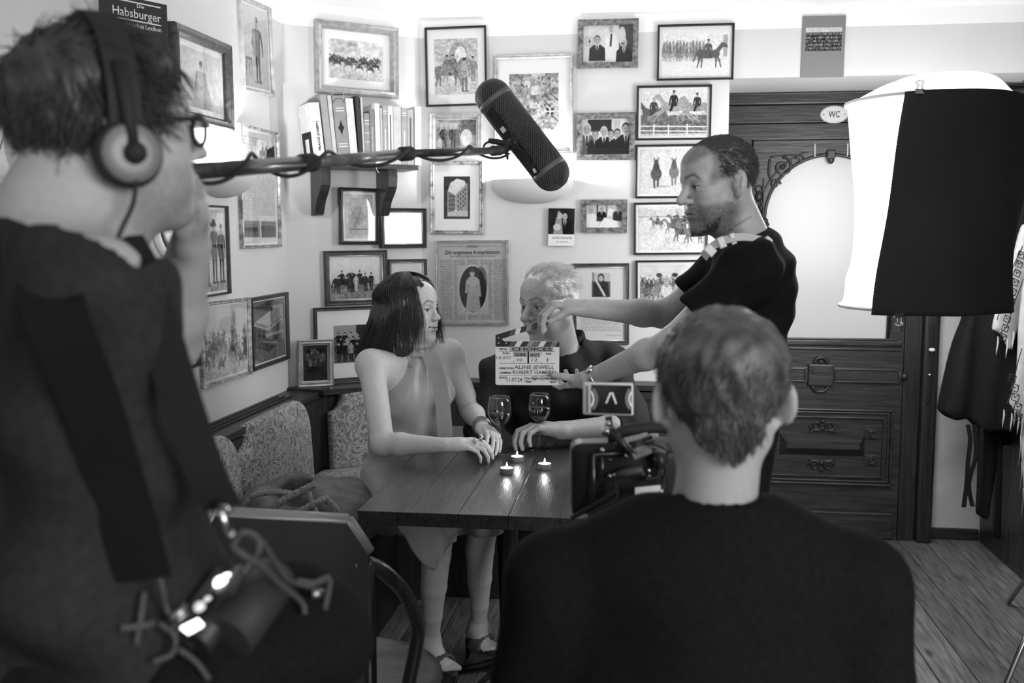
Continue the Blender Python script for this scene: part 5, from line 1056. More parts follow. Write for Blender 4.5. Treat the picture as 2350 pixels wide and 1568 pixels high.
for z in (.012, L0 - .012): MB().lathe([(Rm * .97, -.007), (Rm * 1.035, -.0065), (Rm * 1.035, .0065), (Rm * .97, .007)], mc0 + az * z, 40, az).build('band', mat('grey_band', .13, .5, .4), mi)
vd = (EY - mc0).normalized(); vd = (vd - az * vd.dot(az)).normalized(); side = az.cross(vd)
if side.dot(CR) > 0: side = -side
sl = (vd * .80 + side * .60).normalized(); sp = az.cross(sl)
mb = MB()
for k in range(13):
    z = .035 + k * (L0 - .085) / 12
    for q in (-1, 0, 1): pass
P = [(-.013, .03), (.013, .03), (.013, L0 - .055), (.006, L0 - .045), (-.006, L0 - .045), (-.013, L0 - .055)]
MB().prism([(a, b) for a, b in P], mc0 + sl * (Rm * .955), sp, az, sl * (Rm * .09)).build('rail', M['black'], mi)
mb = MB(); mb.prism([(-.006, .085), (.006, .085), (.006, .10), (-.006, .10)], mc0 + sl * (Rm * 1.045), sp, az, sl * .004); mb.prism([(-.008, .125), (.008, .125), (.008, .14), (-.008, .14)], mc0 + sl * (Rm * 1.045), sp, az, sl * .004); mb.build('rail_clips', M['card'], mi)
MB().prism([(-.01, L0 - .038), (.01, L0 - .038), (.01, L0 - .018), (-.01, L0 - .018)], mc0 + sl * (Rm * 1.0), sp, az, sl * .003).build('badge', M['black'], mi); MB().prism([(-.005, L0 - .034), (.004, L0 - .036), (.006, L0 - .024), (-.002, L0 - .022)], mc0 + sl * (Rm * 1.0 + .003), sp, az, sl * .0006).build('badge_mark', M['card'], mi)
mb = MB(); jt = mc0 + az * (L0 * .53) + sl * (Rm * 1.05); mb.tube([jt, jt + side * .02 + vd * .006, C], [.012, .011, .010], 12); mb.ball(jt, .017); mb.tube([C + (jt - C) * .3 + V(0, 0, -.012), C + (jt - C) * .42 + V(0, 0, -.032)], [.006, .003], 8); mb.build('swivel', M['blackm'], mi)
mb = MB(); mb.tube(catmull([D(1108, 348, 2.5), D(1112, 332, 2.52), D(1125, 324, 2.53)]), .0028, 8); mb.tube([D(1122, 323, 2.53), D(1142, 326, 2.54), D(1166, 331, 2.55), D(1180, 336, 2.56)], [.006, .0078, .0078, .004], 12); mb.tube(catmull([D(1180, 336, 2.56), D(1205, 352, 2.56), D(1213, 380, 2.56), D(1165, 290, 2.57), D(1150, 260, 2.575)]), .002, 6); mb.build('connector_cable', M['rubber'], mi)
# ================================================================ camera rig of the crouching operator
rg = thing('film_camera', 'black film camera rig with cables beside the seated operator head', 'camera', D(1420, 1180, 1.72))
def slab(name, poly, d, th, m, parent, r=.008, h=.005):
    o = D(1400, 1000, d); P = []
    for (a, b) in poly: q = onplane(a, b, o, CF); P.append(((q - o).dot(CR), q.z - o.z))
    S = SDF(); cushion(S, P, o + CF * th, CR, V(0, 0, 1), th, r, 0); return sdf_obj(name, S, h, m, parent)
slab('body', [(1311, 1028), (1330, 1020), (1500, 1016), (1535, 1030), (1535, 1130), (1512, 1150), (1400, 1180), (1314, 1186)], 1.74, .03, M['black'], rg)
slab('body', [(1360, 1040), (1640, 1030), (1640, 1260), (1360, 1300)], 1.80, .07, M['black'], rg, h=.008)
mb = MB(); mb.box((0, 0, 0), (0, 0, 0)); mb = MB(); mb.tube([D(1363, 1045, 1.735), D(1363, 1150, 1.735)], .0025, 6); mb.tube([D(1363, 1045, 1.735), D(1430, 1040, 1.735)], .0025, 6); mb.tube([D(1383, 1050, 1.735), D(1383, 1100, 1.735)], .002, 6); mb.tube([D(1394, 1055, 1.735), D(1405, 1055, 1.735)], .0016, 6); mb.build('bezel_lines', M['steel'], rg)
for p in ((1383, 1034), (1438, 1047), (1514, 1044), (1489, 1080), (1490, 1094), (1522, 1095), (1400, 1093), (1411, 1091)): MB().ball(D(*p, 1.73), .0045).build('knob', M['chrome'], rg)
MB().tube([D(1415, 1091, 1.72), D(1440, 1084, 1.72), D(1470, 1079, 1.72), D(1476, 1092, 1.72)], [.006, .0085, .008, .005], 10).build('handle', mat('dark_grip', .06, .5, .4), rg)
for P in ([(1410, 1105), (1412, 1125), (1385, 1145), (1345, 1170), (1310, 1190)], [(1410, 1105), (1415, 1140), (1390, 1160), (1350, 1180)], [(1500, 1050), (1512, 1070), (1508, 1095), (1480, 1100)], [(1520, 1060), (1530, 1080), (1520, 1110)]): MB().tube(catmull([D(*p, 1.72) for p in P]), .0042, 8).build('cable', M['rubber'], rg)
mb = MB(); mb.tube([D(1393, 985, 1.7), D(1460, 1050, 1.7)], .0055, 8); mb.tube([D(1405, 983, 1.72), D(1430, 1010, 1.72)], .003, 6); mb.build('arm', M['blackm'], rg); mb = MB(); mb.ball(D(1391, 990, 1.69), .009); mb.ball(D(1396, 972, 1.7), .006); mb.build('joint', M['chrome'], rg)
pq = [D(1432, 1005, 1.73), D(1485, 992, 1.80), D(1522, 1028, 1.76), D(1458, 1053, 1.68)]; nn = (pq[1] - pq[0]).cross(pq[3] - pq[0]).normalized() * .004
mb = MB().add(pq + [p + nn for p in pq], [(3, 2, 1, 0), (4, 5, 6, 7), (0, 1, 5, 4), (1, 2, 6, 5), (2, 3, 7, 6), (3, 0, 4, 7)]); mb.build('plate', mat('grey_plate', .16, .35, .5), rg); mb = MB(); mb.tube([D(1445, 1020, 1.72), D(1495, 1003, 1.74)], .004, 6); mb.tube([D(1450, 1028, 1.71), D(1500, 1012, 1.74)], .0025, 6); mb.build('plate_slot', M['black'], rg)
MB().tube([D(1500, 1040, 1.74), D(1516, 1048, 1.72), D(1516, 1075, 1.72)], .009, 10).build('clamp', M['blackm'], rg)
mo = MB(); q0 = D(1457, 1136, 1.70); mo.box((0, 0, 0), (.044, .006, .012), basis(q0, (CR + V(0, 0, .1)).normalized(), CF, V(0, 0, 1)), bev=.002); mo.tube([D(1513, 1132, 1.7), D(1522, 1130, 1.7)], .005, 8); mo.build('label_strip', M['card'], rg)
lz = D(1500, 1110, 1.94); MB().lathe([(0, 0), (.042, 0), (.044, .01), (.044, .05), (.040, .055), (.040, .10), (.046, .105), (.046, .13), (.04, .132), (.036, .12), (0, .118)], lz, 32, CF).build('lens', M['blackm'], rg)
mbx = MB().box((-.075, .135, -.06), (.075, .165, .06), basis(lz, CR, CF, V(0, 0, 1)), bev=.006); mbx.build('matte_box', M['black'], rg)
MB().tube(catmull([D(1420, 1035, 1.84) , D(1430, 990, 1.86) , D(1560, 985, 1.9), D(1575, 1030, 1.9)]), .011, 10).build('top_handle', M['rubber'], rg)
cpb = D(1500, 1265, 1.87); MB().tube([cpb, V(cpb.x, cpb.y, .03)], .016, 12).build('support_post', M['blackm'], rg); MB().lathe([(0, 0), (.11, 0), (.11, .008), (.03, .03), (0, .032)], V(cpb.x, cpb.y, 0), 28).build('support_base', M['blackm'], rg)
mn = thing('camera_monitor', 'small white-rimmed monitor with circle graphics above the camera', 'monitor', D(1396, 955, 1.75)); S = SDF(); o = D(1396, 915, 1.75)
def R4(x0, y0, x1, y1, d=1.75): return [((onplane(a, b, o, CF) - o).dot(CR), (onplane(a, b, o, CF) - o).z) for a, b in ((x0, y0), (x1, y0 + 2), (x1, y1), (x0, y1 - 3))]
cushion(S, R4(1338, 878, 1455, 956), o + CF * .006, CR, V(0, 0, 1), .006, .0055); sdf_obj('housing', S, .0025, mat('white_plastic', .85, .4, .4), mn)
scm = mat('dark_screen', .022, .12, .5); MB().prism(R4(1357, 883, 1449, 951), o - CF * .001, CR, V(0, 0, 1), CF * .003).build('screen', scm, mn)
MB().prism(R4(1345, 884, 1350, 948), o - CF * .0008, CR, V(0, 0, 1), CF * .003).build('groove', M['steel'], mn)
def scr(px, py): return onplane(px, py, o - CF * .0015, CF)
M['screen_line'] = mat('screen_line', .5, .5, emit=.25); M['screen_dim'] = mat('screen_dim', .2, .5, emit=.02)
mb = MB(); mb.tube([scr(1391, 926), scr(1401, 902), scr(1405, 902), scr(1414, 927)], .0017, 6); mb.build('arrow_mark', M['screen_line'], mn)
def arcs(cx, r, a0, a1, w): return MB().tube([scr(cx + r * math.cos(t), 916 + r * math.sin(t)) for t in np.linspace(a0, a1, 19)], w, 6)
arcs(1333, 29, -.62, .62, .0016).build('dial', M['screen_line'], mn); arcs(1333, 36, -.72, .72, .003).build('dial', M['screen_dim'], mn); arcs(1473, 29, math.pi - .6, math.pi + .6, .0016).build('dial', M['screen_line'], mn); arcs(1473, 36, math.pi - .7, math.pi + .7, .003).build('dial', M['screen_dim'], mn)
MB().tube([D(1396, 956, 1.757), D(1400, 985, 1.757), D(1405, 1030, 1.765)], .006, 8).build('mount', M['blackm'], mn)
# ================================================================ clapperboard
CLD = 2.74
cl0 = D(1137, 884, CLD); clr = D(1283, 886, CLD); ux = (clr - cl0); wC = ux.length; ux.normalize(); ux.z *= .3; ux.normalize(); uz = (V(0, 0, 1) - ux * ux.z).normalized(); un = ux.cross(uz) * 1.0
if un.dot(CF) > 0: un = -un
hC = (D(1137, 795, CLD) - cl0).length; pxc = wC / 146
cb_ = thing('clapperboard', 'small white clapperboard with handwritten production details held open', 'clapperboard', mtx=basis(cl0, ux, uz, un))
S = SDF(); cushion(S, [(0, 0), (wC, 0), (wC, hC), (0, hC)], V(0, 0, -.002), V(1, 0, 0), V(0, 1, 0), .002, .0018); 
MB().prism([(.005, 0), (wC - .005, 0), (wC - .001, .002), (wC, .006), (wC, hC), (0, hC), (0, .006), (.001, .002)], (0, 0, -.004), (1, 0, 0), (0, 1, 0), (0, 0, .004)).build('board', M['card'], cb_, False)
def stripes(name, mtx, L, hh):
    mb = MB().box((0, 0, -.006), (L, hh, .002), mtx, bev=.0008); st_ = mb.build(name, M['black'], cb_, False); gs = [.09, .75, .04, .28, .16, .75, .06, .2]; m4 = [mat('stripe_' + str(int(g * 100)), g, .6, .3) for g in gs]
    x = .2 * L; w = .085 * L
    for g, mm in zip(gs, m4): o = MB().prism([(x, 0), (x + w, 0), (x + w + hh * .6, hh), (x + hh * .6, hh)], (0, 0, .0021), (1, 0, 0), (0, 1, 0), (0, 0, .0005)); 
    for k, mm in enumerate(m4):
        x = (.2 + .092 * k) * L; P = [mtx @ V(*p) for p in ((x, .0004, .0026), (x + w, .0004, .0026), (x + w + hh * .6, hh - .0004, .0026), (x + hh * .6, hh - .0004, .0026))]; 
        if (x + w + hh * .6) < L: MB().add(P, [(0, 1, 2, 3)]).build('stripe', mm, st_, False)
    return st_
hh = 12.5 * pxc; stripes('lower_stick', Matrix.Translation((0, hC, .001)), wC, hh)
stripes('upper_stick', Matrix.Translation((.004, hC + hh * 1.15, .001)) @ Matrix.Rotation(math.radians(17.5), 4, 'Z'), wC * .985, hh)
MB().prism([(0, hC + .001), (24 * pxc, hC + .001), (24 * pxc, hC + hh * .8), (12 * pxc, hC + hh * 1.5), (8 * pxc, hC + hh * 2.2), (0, hC + hh * 2.1)], (0, 0, .0032), (1, 0, 0), (0, 1, 0), (0, 0, .001)).build('hinge_plate', M['black'], cb_, False)
for x, y in ((7, 20), (7, 8), (24, 8)): MB().ball((x * pxc, hC + y * pxc, .0045), .0032).build('rivet', M['chrome'], cb_, False)
def T(txt, x, y, h, w, m='ink', bold=.0002, sh=0, rot=0): lettering(txt, M[m], WM[cb_] @ Matrix.Translation((x * pxc, y * pxc, .0004)) @ Matrix.Rotation(rot, 4, 'Z'), cb_, h * pxc, w * pxc, sh, bold)
ZL = 92
def yy(p): return 886 - p     # photograph row to board row
def LN(x0, x1, y, t=.7): return MB().box((x0 * pxc, (y - t / 2) * pxc, 0), (x1 * pxc, (y + t / 2) * pxc, .0005))
gt = mat('grey_tape', .42, .7, .2)
for x0, y0, x1, y1 in ((32, 78.4, 132, 88.2), (42, 65, 72, 77), (78, 64, 102, 76)): MB().box((x0 * pxc, y0 * pxc, 0), (x1 * pxc, y1 * pxc, .0003)).build('tape', gt, cb_, False)
for x0, x1, y in ((8, 136, 77.5), (8, 136, 50.5), (8, 136, 22.5)): LN(x0, x1, y).build('rule', M['ink'], cb_, False)
MB().box((73 * pxc, 50.5 * pxc, 0), (77 * pxc, 78 * pxc, .0006)).build('rule', M['ink'], cb_, False)
for x, y0, y1 in ((42, 66, 77), (42, 50.5, 57), (104, 68, 77), (104, 50.5, 55), (66, 9, 21)): MB().box(((x - .4) * pxc, y0 * pxc, 0), ((x + .4) * pxc, y1 * pxc, .0005)).build('rule', M['ink'], cb_, False)
T('PROD.', 9, 81, 4.4, 19); T('CHOICES', 37, 80, 6.8, 92, 'ink', .0003); T('ROLL', 17, 72, 3.8, 16); T('SCENE', 45, 67.5, 6, 25, 'ink', .0003); T('SHOT', 80, 67, 6, 21, 'ink', .0003); T('TAKE', 114, 71, 3.6, 14)
T('14.037', 2, 60, 7, 34, 'ink_soft', 0, .1); T('10', 50, 55, 7, 11, 'ink_soft', 0); T('12', 83, 55, 7, 13, 'ink_soft', 0); T('1', 118, 55, 8, 2.4, 'ink_soft', 0)
T('DIRECTOR:', 9, 37, 4.2, 33); T('ALINE JEWELL', 43, 37.5, 8.5, 92, 'ink_soft', .0001); T('CAMERA:', 9, 26.5, 4.2, 28); T('ROBERT GAMPERL', 40, 26, 8, 102, 'ink_soft', .0001)
T('DATE:', 9, 15.5, 4.2, 17); T('11.07.24', 26, 8.5, 9, 35, 'ink_soft', .0001); T('Day', 69, 14, 4.6, 11); T('Night', 83, 14, 4.4, 15); T('Int', 103, 14, 4.4, 8); T('Ext', 114, 13.5, 4.4, 10); T('Mos', 127, 13, 4.4, 12); T('Filter', 69, 6.5, 4.2, 15); T('Sync', 125, 6, 4.2, 13)
for cx_, rx_ in ((90.5, 9), (107, 6)): MB().tube([V((cx_ + rx_ * math.cos(t)) * pxc, (16 + 4.6 * math.sin(t)) * pxc, .0004) for t in np.linspace(0, 2 * math.pi, 25)], .0006, 5, False).build('pen_ring', M['ink_soft'], cb_, False)
# ================================================================ people
class Fr:
    """local frame of a head or a hand"""
    def __init__(s, o, x, y, z, k=1.0): s.o = Vector(o); s.x = Vector(x); s.y = Vector(y); s.z = Vector(z); s.k = k; s.Q = np.array([[s.x[i], s.y[i], s.z[i]] for i in range(3)])
    def p(s, x, y, z): return s.o + (s.x * x + s.y * y + s.z * z) * s.k
    def loc(s, v): return ((np.asarray(v) - np.array(s.o)) @ s.Q) / s.k
def headframe(o, face, pitch=0, roll=0, k=1.0):
    """face: level direction the face points to; pitch: nod down; roll: towards the person's left"""
    y = Vector(face); y.z = 0; y.normalize(); z = V(0, 0, 1); y2 = (y * math.cos(pitch) - z * math.sin(pitch)); z2 = (z * math.cos(pitch) + y * math.sin(pitch)); x = y2.cross(z2)
    x3 = x * math.cos(roll) + z2 * math.sin(roll); z3 = z2 * math.cos(roll) - x * math.sin(roll); return Fr(o, x3, y2, z3, k)
def head(S, F, female=False, ears=True, jaw=1.0, nose=1.0, eo=0, smile=0):
    E = lambda c, r, k, op='u': S.ell(F.p(*c), tuple(q * F.k for q in r), k, op, F.Q)
    Cp = lambda a, b, ra, rb, k, op='u': S.cap(F.p(*a), F.p(*b), ra * F.k, rb * F.k, k, op)
    E((0, -.006, .034), (.0755, .096, .080), .01); E((0, .022, -.028), (.062, .064, .082), .03); E((0, .045, .045), (.062, .044, .048), .02)
    for s in (-1, 1):
        Cp((s * .046 * jaw, .000, -.05), (s * .012, .066, -.098), .024 * jaw, .019, .025); E((s * .046, .055, -.016), (.021, .022, .019), .022); E((s * .036, .055, -.055), (.022, .026, .03), .025)
    E((0, .074, -.101), (.021 * jaw, .016, .015), .016); E((0, .072, -.062), (.030, .023, .028), .016)
    br = .008 if female else .0115
    for s in (-1, 1): Cp((s * .012, .0845, .0215), (s * .046, .070, .0225), br, br * .8, .014)
    for s in (-1, 1): E((s * .0325, .0985, .0025), (.0185, .0195, .0125), .012, 's')
    Cp((0, .084, .014), (0, .107 * (.5 + .5 * nose), -.024), .0075, .0098 * nose, .011); E((0, .1095 * (.6 + .4 * nose), -.0275), (.0108 * nose, .0105, .0098), .007)
    for s in (-1, 1): E((s * .0125 * nose, .0985, -.0305), (.0072, .0105, .0078), .006); E((s * .006, .1035, -.0375), (.0038, .0048, .003), .003, 's')
    for s in (-1, 1):
        E((s * .0315, .0725, .0025), (.0135, .0128, .0125), .002); E((s * .0315, .0745, .0085), (.0165, .0120, .0060), .004); E((s * .0315, .0738, -.0060), (.0150, .0110, .0042), .005)
    E((0, .0925, -.0575), (.0215, .0085, .0056), .006); E((0, .0905, -.0685), (.0190, .0088, .0066), .006); E((0, .1025, -.0627), (.0235, .0125, .0017), .003, 's')
    if smile:
        for q in (-1, 1): E((q * .026, .080, -.0590), (.006, .010, .0028), .004, 's'); E((q * .040, .066, -.036), (.018, .016, .015), .015); E((0, .0925, -.0815), (.018, .007, .005), .008, 's')
    if ears:
        for s in (-1, 1):
            a = .22; x = F.x * s; y = F.y * math.cos(a) - F.z * -math.sin(a) * -1; z = F.z * math.cos(a) - F.y * math.sin(a); y = F.y * math.cos(a) + F.z * math.sin(a); tilt = .35 + eo * 40; xo = x * math.cos(tilt) + y * math.sin(tilt) * 1.0; yo = y * math.cos(tilt) - x * math.sin(tilt); Q = np.array([[xo[i], yo[i], z[i]] for i in range(3)]); c = F.p(s * (.0775 + eo), -.014, -.003)
            S.ell(c, tuple(q * F.k for q in (.0075, .0185, .0315)), .006, 'u', Q); S.ell(c + (xo * .0085 + yo * .0015 + z * .001) * F.k, tuple(q * F.k for q in (.0065, .0115, .0200)), .004, 's', Q); S.ell(F.p(s * .074, -.004, -.032), tuple(q * F.k for q in (.006, .008, .009)), .005)
            S.cap(c + (xo * .004 - yo * .006 + z * .014) * F.k, c + (xo * .004 - yo * .004 - z * .012) * F.k, .0025, .003, .004)
def sm(x, a, b): t = np.clip((x - a) / (b - a), 0, 1); return t * t * (3 - 2 * t)
def facepaint(F, v, g, brow=.07, lip=.8, beard=0, beard_g=.1, age=0, gaze=(0, 0), lash=.1, smile=0):
    """ink value of the skin: brows, eyes, lips, stubble, and shade painted into creases"""
    q = F.loc(v); x, y, z = q.T; ax = np.abs(x); c = np.full(len(q), g); front = sm(y, .03, .06)
    n = RNG.random(len(q))
    if beard:
        b = sm(-z, .026, .05) * sm(y, -.03, .012) * (1 - sm(-z, .125, .15)); mou = np.exp(-((x / .021) ** 2 + ((z + .0625) / .010) ** 2) * 1.2) * sm(y, .07, .085)
        ck = 1 - sm(ax, .0, .05) * sm(z, -.055, -.03); b = b * ck; side = sm(-y, -.03, .0) * sm(ax, .045, .06) * (1 - sm(z, .0, .03)) * sm(y, -.02, .0); b = np.maximum(b, side * .8) * (1 - .8 * mou); c = c * (1 - b * beard * (.75 + .4 * n)) + beard_g * b * beard
    bz = .0275 + .006 * sm(ax, .012, .036) - .013 * sm(ax, .036, .056); w = sm(ax, .008, .014) * (1 - sm(ax, .048, .057)); m = np.exp(-((z - bz) / .0042) ** 2) * w * sm(y, .05, .065); c = c * (1 - .9 * m) + brow * .9 * m
    ex = (ax - .0315) / .0135; ez = (z - .0018 + .0004) / .0052; eye = (ex ** 2 + ez ** 2 < 1) & (y > .068); c = np.where(eye, .5, c)
    gx = gaze[0]; iris = ((x - np.sign(x) * .0315 - gx) ** 2 + (z - .0026 - gaze[1]) ** 2 < .0060 ** 2) & eye; c = np.where(iris, .03, c)
    li = np.exp(-(((z - .0068 + .003 * ex ** 2)) / .0018) ** 2) * (np.abs(ex) < 1.15) * (y > .06); c = c * (1 - .85 * li) + lash * .25 * li
    lo = np.exp(-(((z + .0040 - .002 * ex ** 2)) / .0014) ** 2) * (np.abs(ex) < 1.0) * (y > .062); c = c * (1 - .45 * lo)
    cr = np.exp(-(((z - .0125 + .004 * ex ** 2)) / .0016) ** 2) * (np.abs(ex) < 1.15) * (y > .055); c = c * (1 - .25 * cr)  # shade of the eyelid fold, painted into the skin
    lp = (np.exp(-((z + .0570) / .0048) ** 2) + np.exp(-((z + .0690) / .0056) ** 2)).clip(0, 1) * (1 - sm(ax, .017, .0235)) * sm(y, .078, .086); c = c * (1 - (1 - lip) * lp)
    sl = np.exp(-((z + .0627 + (.0015 if not smile else -.0035) * (ax / .02) ** 2) / .0016) ** 2) * (1 - sm(ax, .021, .027)) * sm(y, .072, .08); c = c * (1 - .75 * sl)  # dark gap between the lips, painted shade
    no = np.exp(-(((ax - .0062) / .004) ** 2 + ((z + .0375) / .003) ** 2)) * (y > .09); c = c * (1 - .8 * no)  # nostril shade painted into the skin
    if age:  # wrinkle shade painted as darker lines
        for zz in (.052, .064, .076): c *= 1 - .16 * age * np.exp(-((z - zz - .004 * np.cos(60 * x)) / .0016) ** 2) * (1 - sm(ax, .03, .05)) * front
        nl = np.abs(ax - (.019 + .45 * np.clip(-z - .03, 0, .05))); c *= 1 - .28 * age * np.exp(-(nl / .0024) ** 2) * sm(-z, .03, .036) * (1 - sm(-z, .066, .08)) * front
        for k in (-1, 0, 1): c *= 1 - .15 * age * np.exp(-((z - .002 - k * .006 - k * (ax - .05) * .5) / .0012) ** 2) * sm(ax, .048, .052) * (1 - sm(ax, .064, .07)) * front
    return c
def hand(S, w, fwd, palm, thumb, curls, spread=(.10, .02, -.05, -.13), k=1.0, tdir=None, tcurl=(.2, .3), wristr=.024):
    """w wrist; fwd to the knuckles; palm: out of the palm; thumb: towards the thumb side; curls: four fingers x three bends"""
    f = Vector(fwd).normalized(); n = Vector(palm); n = (n - f * n.dot(f)).normalized(); t = f.cross(n); t = t if t.dot(Vector(thumb)) > 0 else -t; w = Vector(w); tips = []
    base = [(.031, .088), (.0105, .092), (-.0095, .088), (-.0275, .079)]; ln = [(.042, .026, .020), (.046, .030, .021), (.043, .028, .020), (.033, .021, .018)]
    for (a, b), L, cu, sp in zip(base, ln, curls, spread):
        kn = w + (t * a + f * b) * k; S.cap(w + (t * a * .55 + f * .012) * k, kn, .0125 * k, .0098 * k, .010)
        d0 = (f * math.cos(sp) + t * math.sin(sp)).normalized(); p = kn; ang = 0; r = .0090 if L[0] > .04 else .0078
        for i in range(3):
            ang += cu[i]; d = (d0 * math.cos(ang) + n * math.sin(ang)); q = p + d * L[i] * k; S.cap(p, q, r * k, r * .9 * k, .0035); p = q; r *= .9
        tips.append(p)
    S.cap(w, w + (f * .05) * k, wristr * .82 * k, .022 * k, .012, flat=t, fs=1.35); S.ell(w + (f * .045 + n * .002) * k, (.03 * k,) * 3, .01, R=None) if False else None
    S.cap(w + (f * .018 + t * .020 + n * .006) * k, w + (f * .052 + t * .034 + n * .010) * k, .0165 * k, .0125 * k, .012)
    td = Vector(tdir).normalized() if tdir is not None else (f * .72 + t * .6 + n * .35).normalized(); p = w + (f * .048 + t * .034 + n * .010) * k; r = .0118; bend = (f * .6 - t * .5 + n * .2).normalized()
    for L, cu in zip((.034, .027), tcurl): td = (td + bend * cu).normalized(); q = p + td * L * k; S.cap(p, q, r * k, r * .86 * k, .004); p = q; r *= .86
    tips.append(p); return tips
RELAX = [(.35, .45, .3), (.45, .5, .3), (.5, .55, .35), (.55, .6, .35)]
def ribbon(name, P, w, th, wide, m, parent, n=8):
    """flat strap along points; wide = per-point or single width direction"""
    C = catmull(P, n); mb = MB(); vs = []
    Wd = [Vector(wide)] * len(C) if not isinstance(wide, list) else catmull(wide, n)
    for i, c in enumerate(C):
        t = (C[min(i + 1, len(C) - 1)] - C[max(i - 1, 0)]).normalized(); b = Wd[i]; b = (b - t * b.dot(t)).normalized(); nn = t.cross(b)
        vs += [c + b * w / 2 + nn * th / 2, c - b * w / 2 + nn * th / 2, c - b * w / 2 - nn * th / 2, c + b * w / 2 - nn * th / 2]
    fs = [(i * 4 + k, i * 4 + (k + 1) % 4, (i + 1) * 4 + (k + 1) % 4, (i + 1) * 4 + k) for i in range(len(C) - 1) for k in range(4)] + [(0, 1, 2, 3), tuple(4 * (len(C) - 1) + k for k in (3, 2, 1, 0))]
    return mb.add(vs, fs, False).build(name, m, parent)
def strand_mesh(name, paths, r0, m, parent):
    """paths: array (n strands, k points, 3); each a thin tapering three-sided hair lock"""
    P = np.asarray(paths); n, k, _ = P.shape; T = np.gradient(P, axis=1); T /= np.linalg.norm(T, axis=2, keepdims=True) + 1e-9
    A = np.cross(T, RNG.normal(size=(n, 1, 3))); A /= np.linalg.norm(A, axis=2, keepdims=True) + 1e-9; B = np.cross(T, A); r = r0 * (1 - .75 * np.linspace(0, 1, k) ** 2)[None, :, None] * (.7 + .6 * RNG.random((n, 1, 1)))
    ring = np.stack([P + (A * math.cos(a) + B * math.sin(a)) * r for a in (0, 2.094, 4.189)], 2); idx = np.arange(n * k * 3).reshape(n, k, 3); F = []
    for j in range(3): F.append(np.stack([idx[:, :-1, j], idx[:, :-1, (j + 1) % 3], idx[:, 1:, (j + 1) % 3], idx[:, 1:, j]], -1).reshape(-1, 4))
    return link_mesh(name, mesh_np(name, ring.reshape(-1, 3), np.concatenate(F)), m, parent)
def scalp(F, n, mask, infl=0.0):
    """random points on the skull where mask(local) holds; returns local points and normals"""
    d = RNG.normal(size=(n * 5, 3)); d /= np.linalg.norm(d, axis=1, keepdims=True); r = np.array([.0755, .096, .080]) + infl; c = np.array([0, -.006, .034]); p = c + d * r; nn = d / r; nn /= np.linalg.norm(nn, axis=1, keepdims=True)
    low = p[:, 2] < -.0; p[low, 2] *= 1.0; k = mask(p); p = p[k][:n]; return p, nn[k][:n]
def short_hair(name, F, n, mask, length, comb, m, parent, lift=.5, jit=.35, r0=.0009, k=5, lenf=None, infl=.0):
    p, nn = scalp(F, n, mask, infl); L = length * (.6 + .7 * RNG.random(len(p)));
    if lenf is not None: L = L * lenf(p)
    cd = np.array([comb(q) for q in p]); cd /= np.linalg.norm(cd, axis=1, keepdims=True) + 1e-9; cd = cd + RNG.normal(size=cd.shape) * jit; cd -= (cd * nn).sum(1, keepdims=True) * nn * .9
    cd /= np.linalg.norm(cd, axis=1, keepdims=True) + 1e-9; t = np.linspace(0, 1, k)[None, :, None]; d = nn[:, None] * lift * (t - .45 * t * t) + cd[:, None] * (.35 * t + .65 * t * t); P = p[:, None] + d * L[:, None, None]
    W = np.array(F.o) + (P * F.k) @ F.Q.T; return strand_mesh(name, W, r0, m, parent)
def haircap(name, F, mask, thick, m, parent, h=.005, disp=.003, extra=None):
    """close-fitting mass of hair: the skull swollen by thick(local), only where mask(local) > 0"""
    S = SDF(); c = np.array(F.p(0, -.006, .034)); R = .135 * F.k
    def fn(p):
        q = ((p - np.array(F.o)) @ F.Q) / F.k; d = q - np.array([0, -.006, .034]); r = np.array([.0755, .096, .080]); a = np.linalg.norm(d / r, axis=-1); b = np.linalg.norm(d / r ** 2, axis=-1)
        e = a * (a - 1) / np.maximum(b, 1e-9); mm = mask(q); x, y, z = q[..., 0], q[..., 1], q[..., 2]
        th = thick(q) if callable(thick) else thick; th = th + disp * np.sin(170 * x + 60 * z + 3 * np.sin(90 * y)) * np.sin(140 * y + 40 * z)
        return np.maximum(e - np.minimum(th, .012 + mm * .35), -mm * .5) * F.k
    S.add(fn, c - R, c + R, .002)
    if extra: extra(S)
    return sdf_obj(name, S, h, m, parent)
def skinmat(name): return mat(name, .4, .5, .35, attr='ink', noise=.06, nscale=90, bump=.08, bscale=350)
M['skin'] = skinmat('skin')
M['tee'] = mat('black_tshirt', .008, .92, .12, noise=.25, nscale=120, bump=.1, bscale=400)
def folds(S, fns, pad=.06):
    lo, hi = bounds(S.p, pad); S.add(lambda p: sum(f(p) for f in fns), lo, hi, .01, 'd'); return S
def wave(d, k, a, ph=0, wob=(0, 0, 0)):
    d = np.array(Vector(d).normalized()); w = np.array(wob); return lambda p: a * np.sin(k * (p @ d) + ph + np.sin(7 * (p @ w)) if any(wob) else k * (p @ d) + ph)
BIG = (np.array([-5, -5, -5.]), np.array([5, 5, 9.]))
def cutbox(c, r): c = np.array(c, float); return c - r, c + r

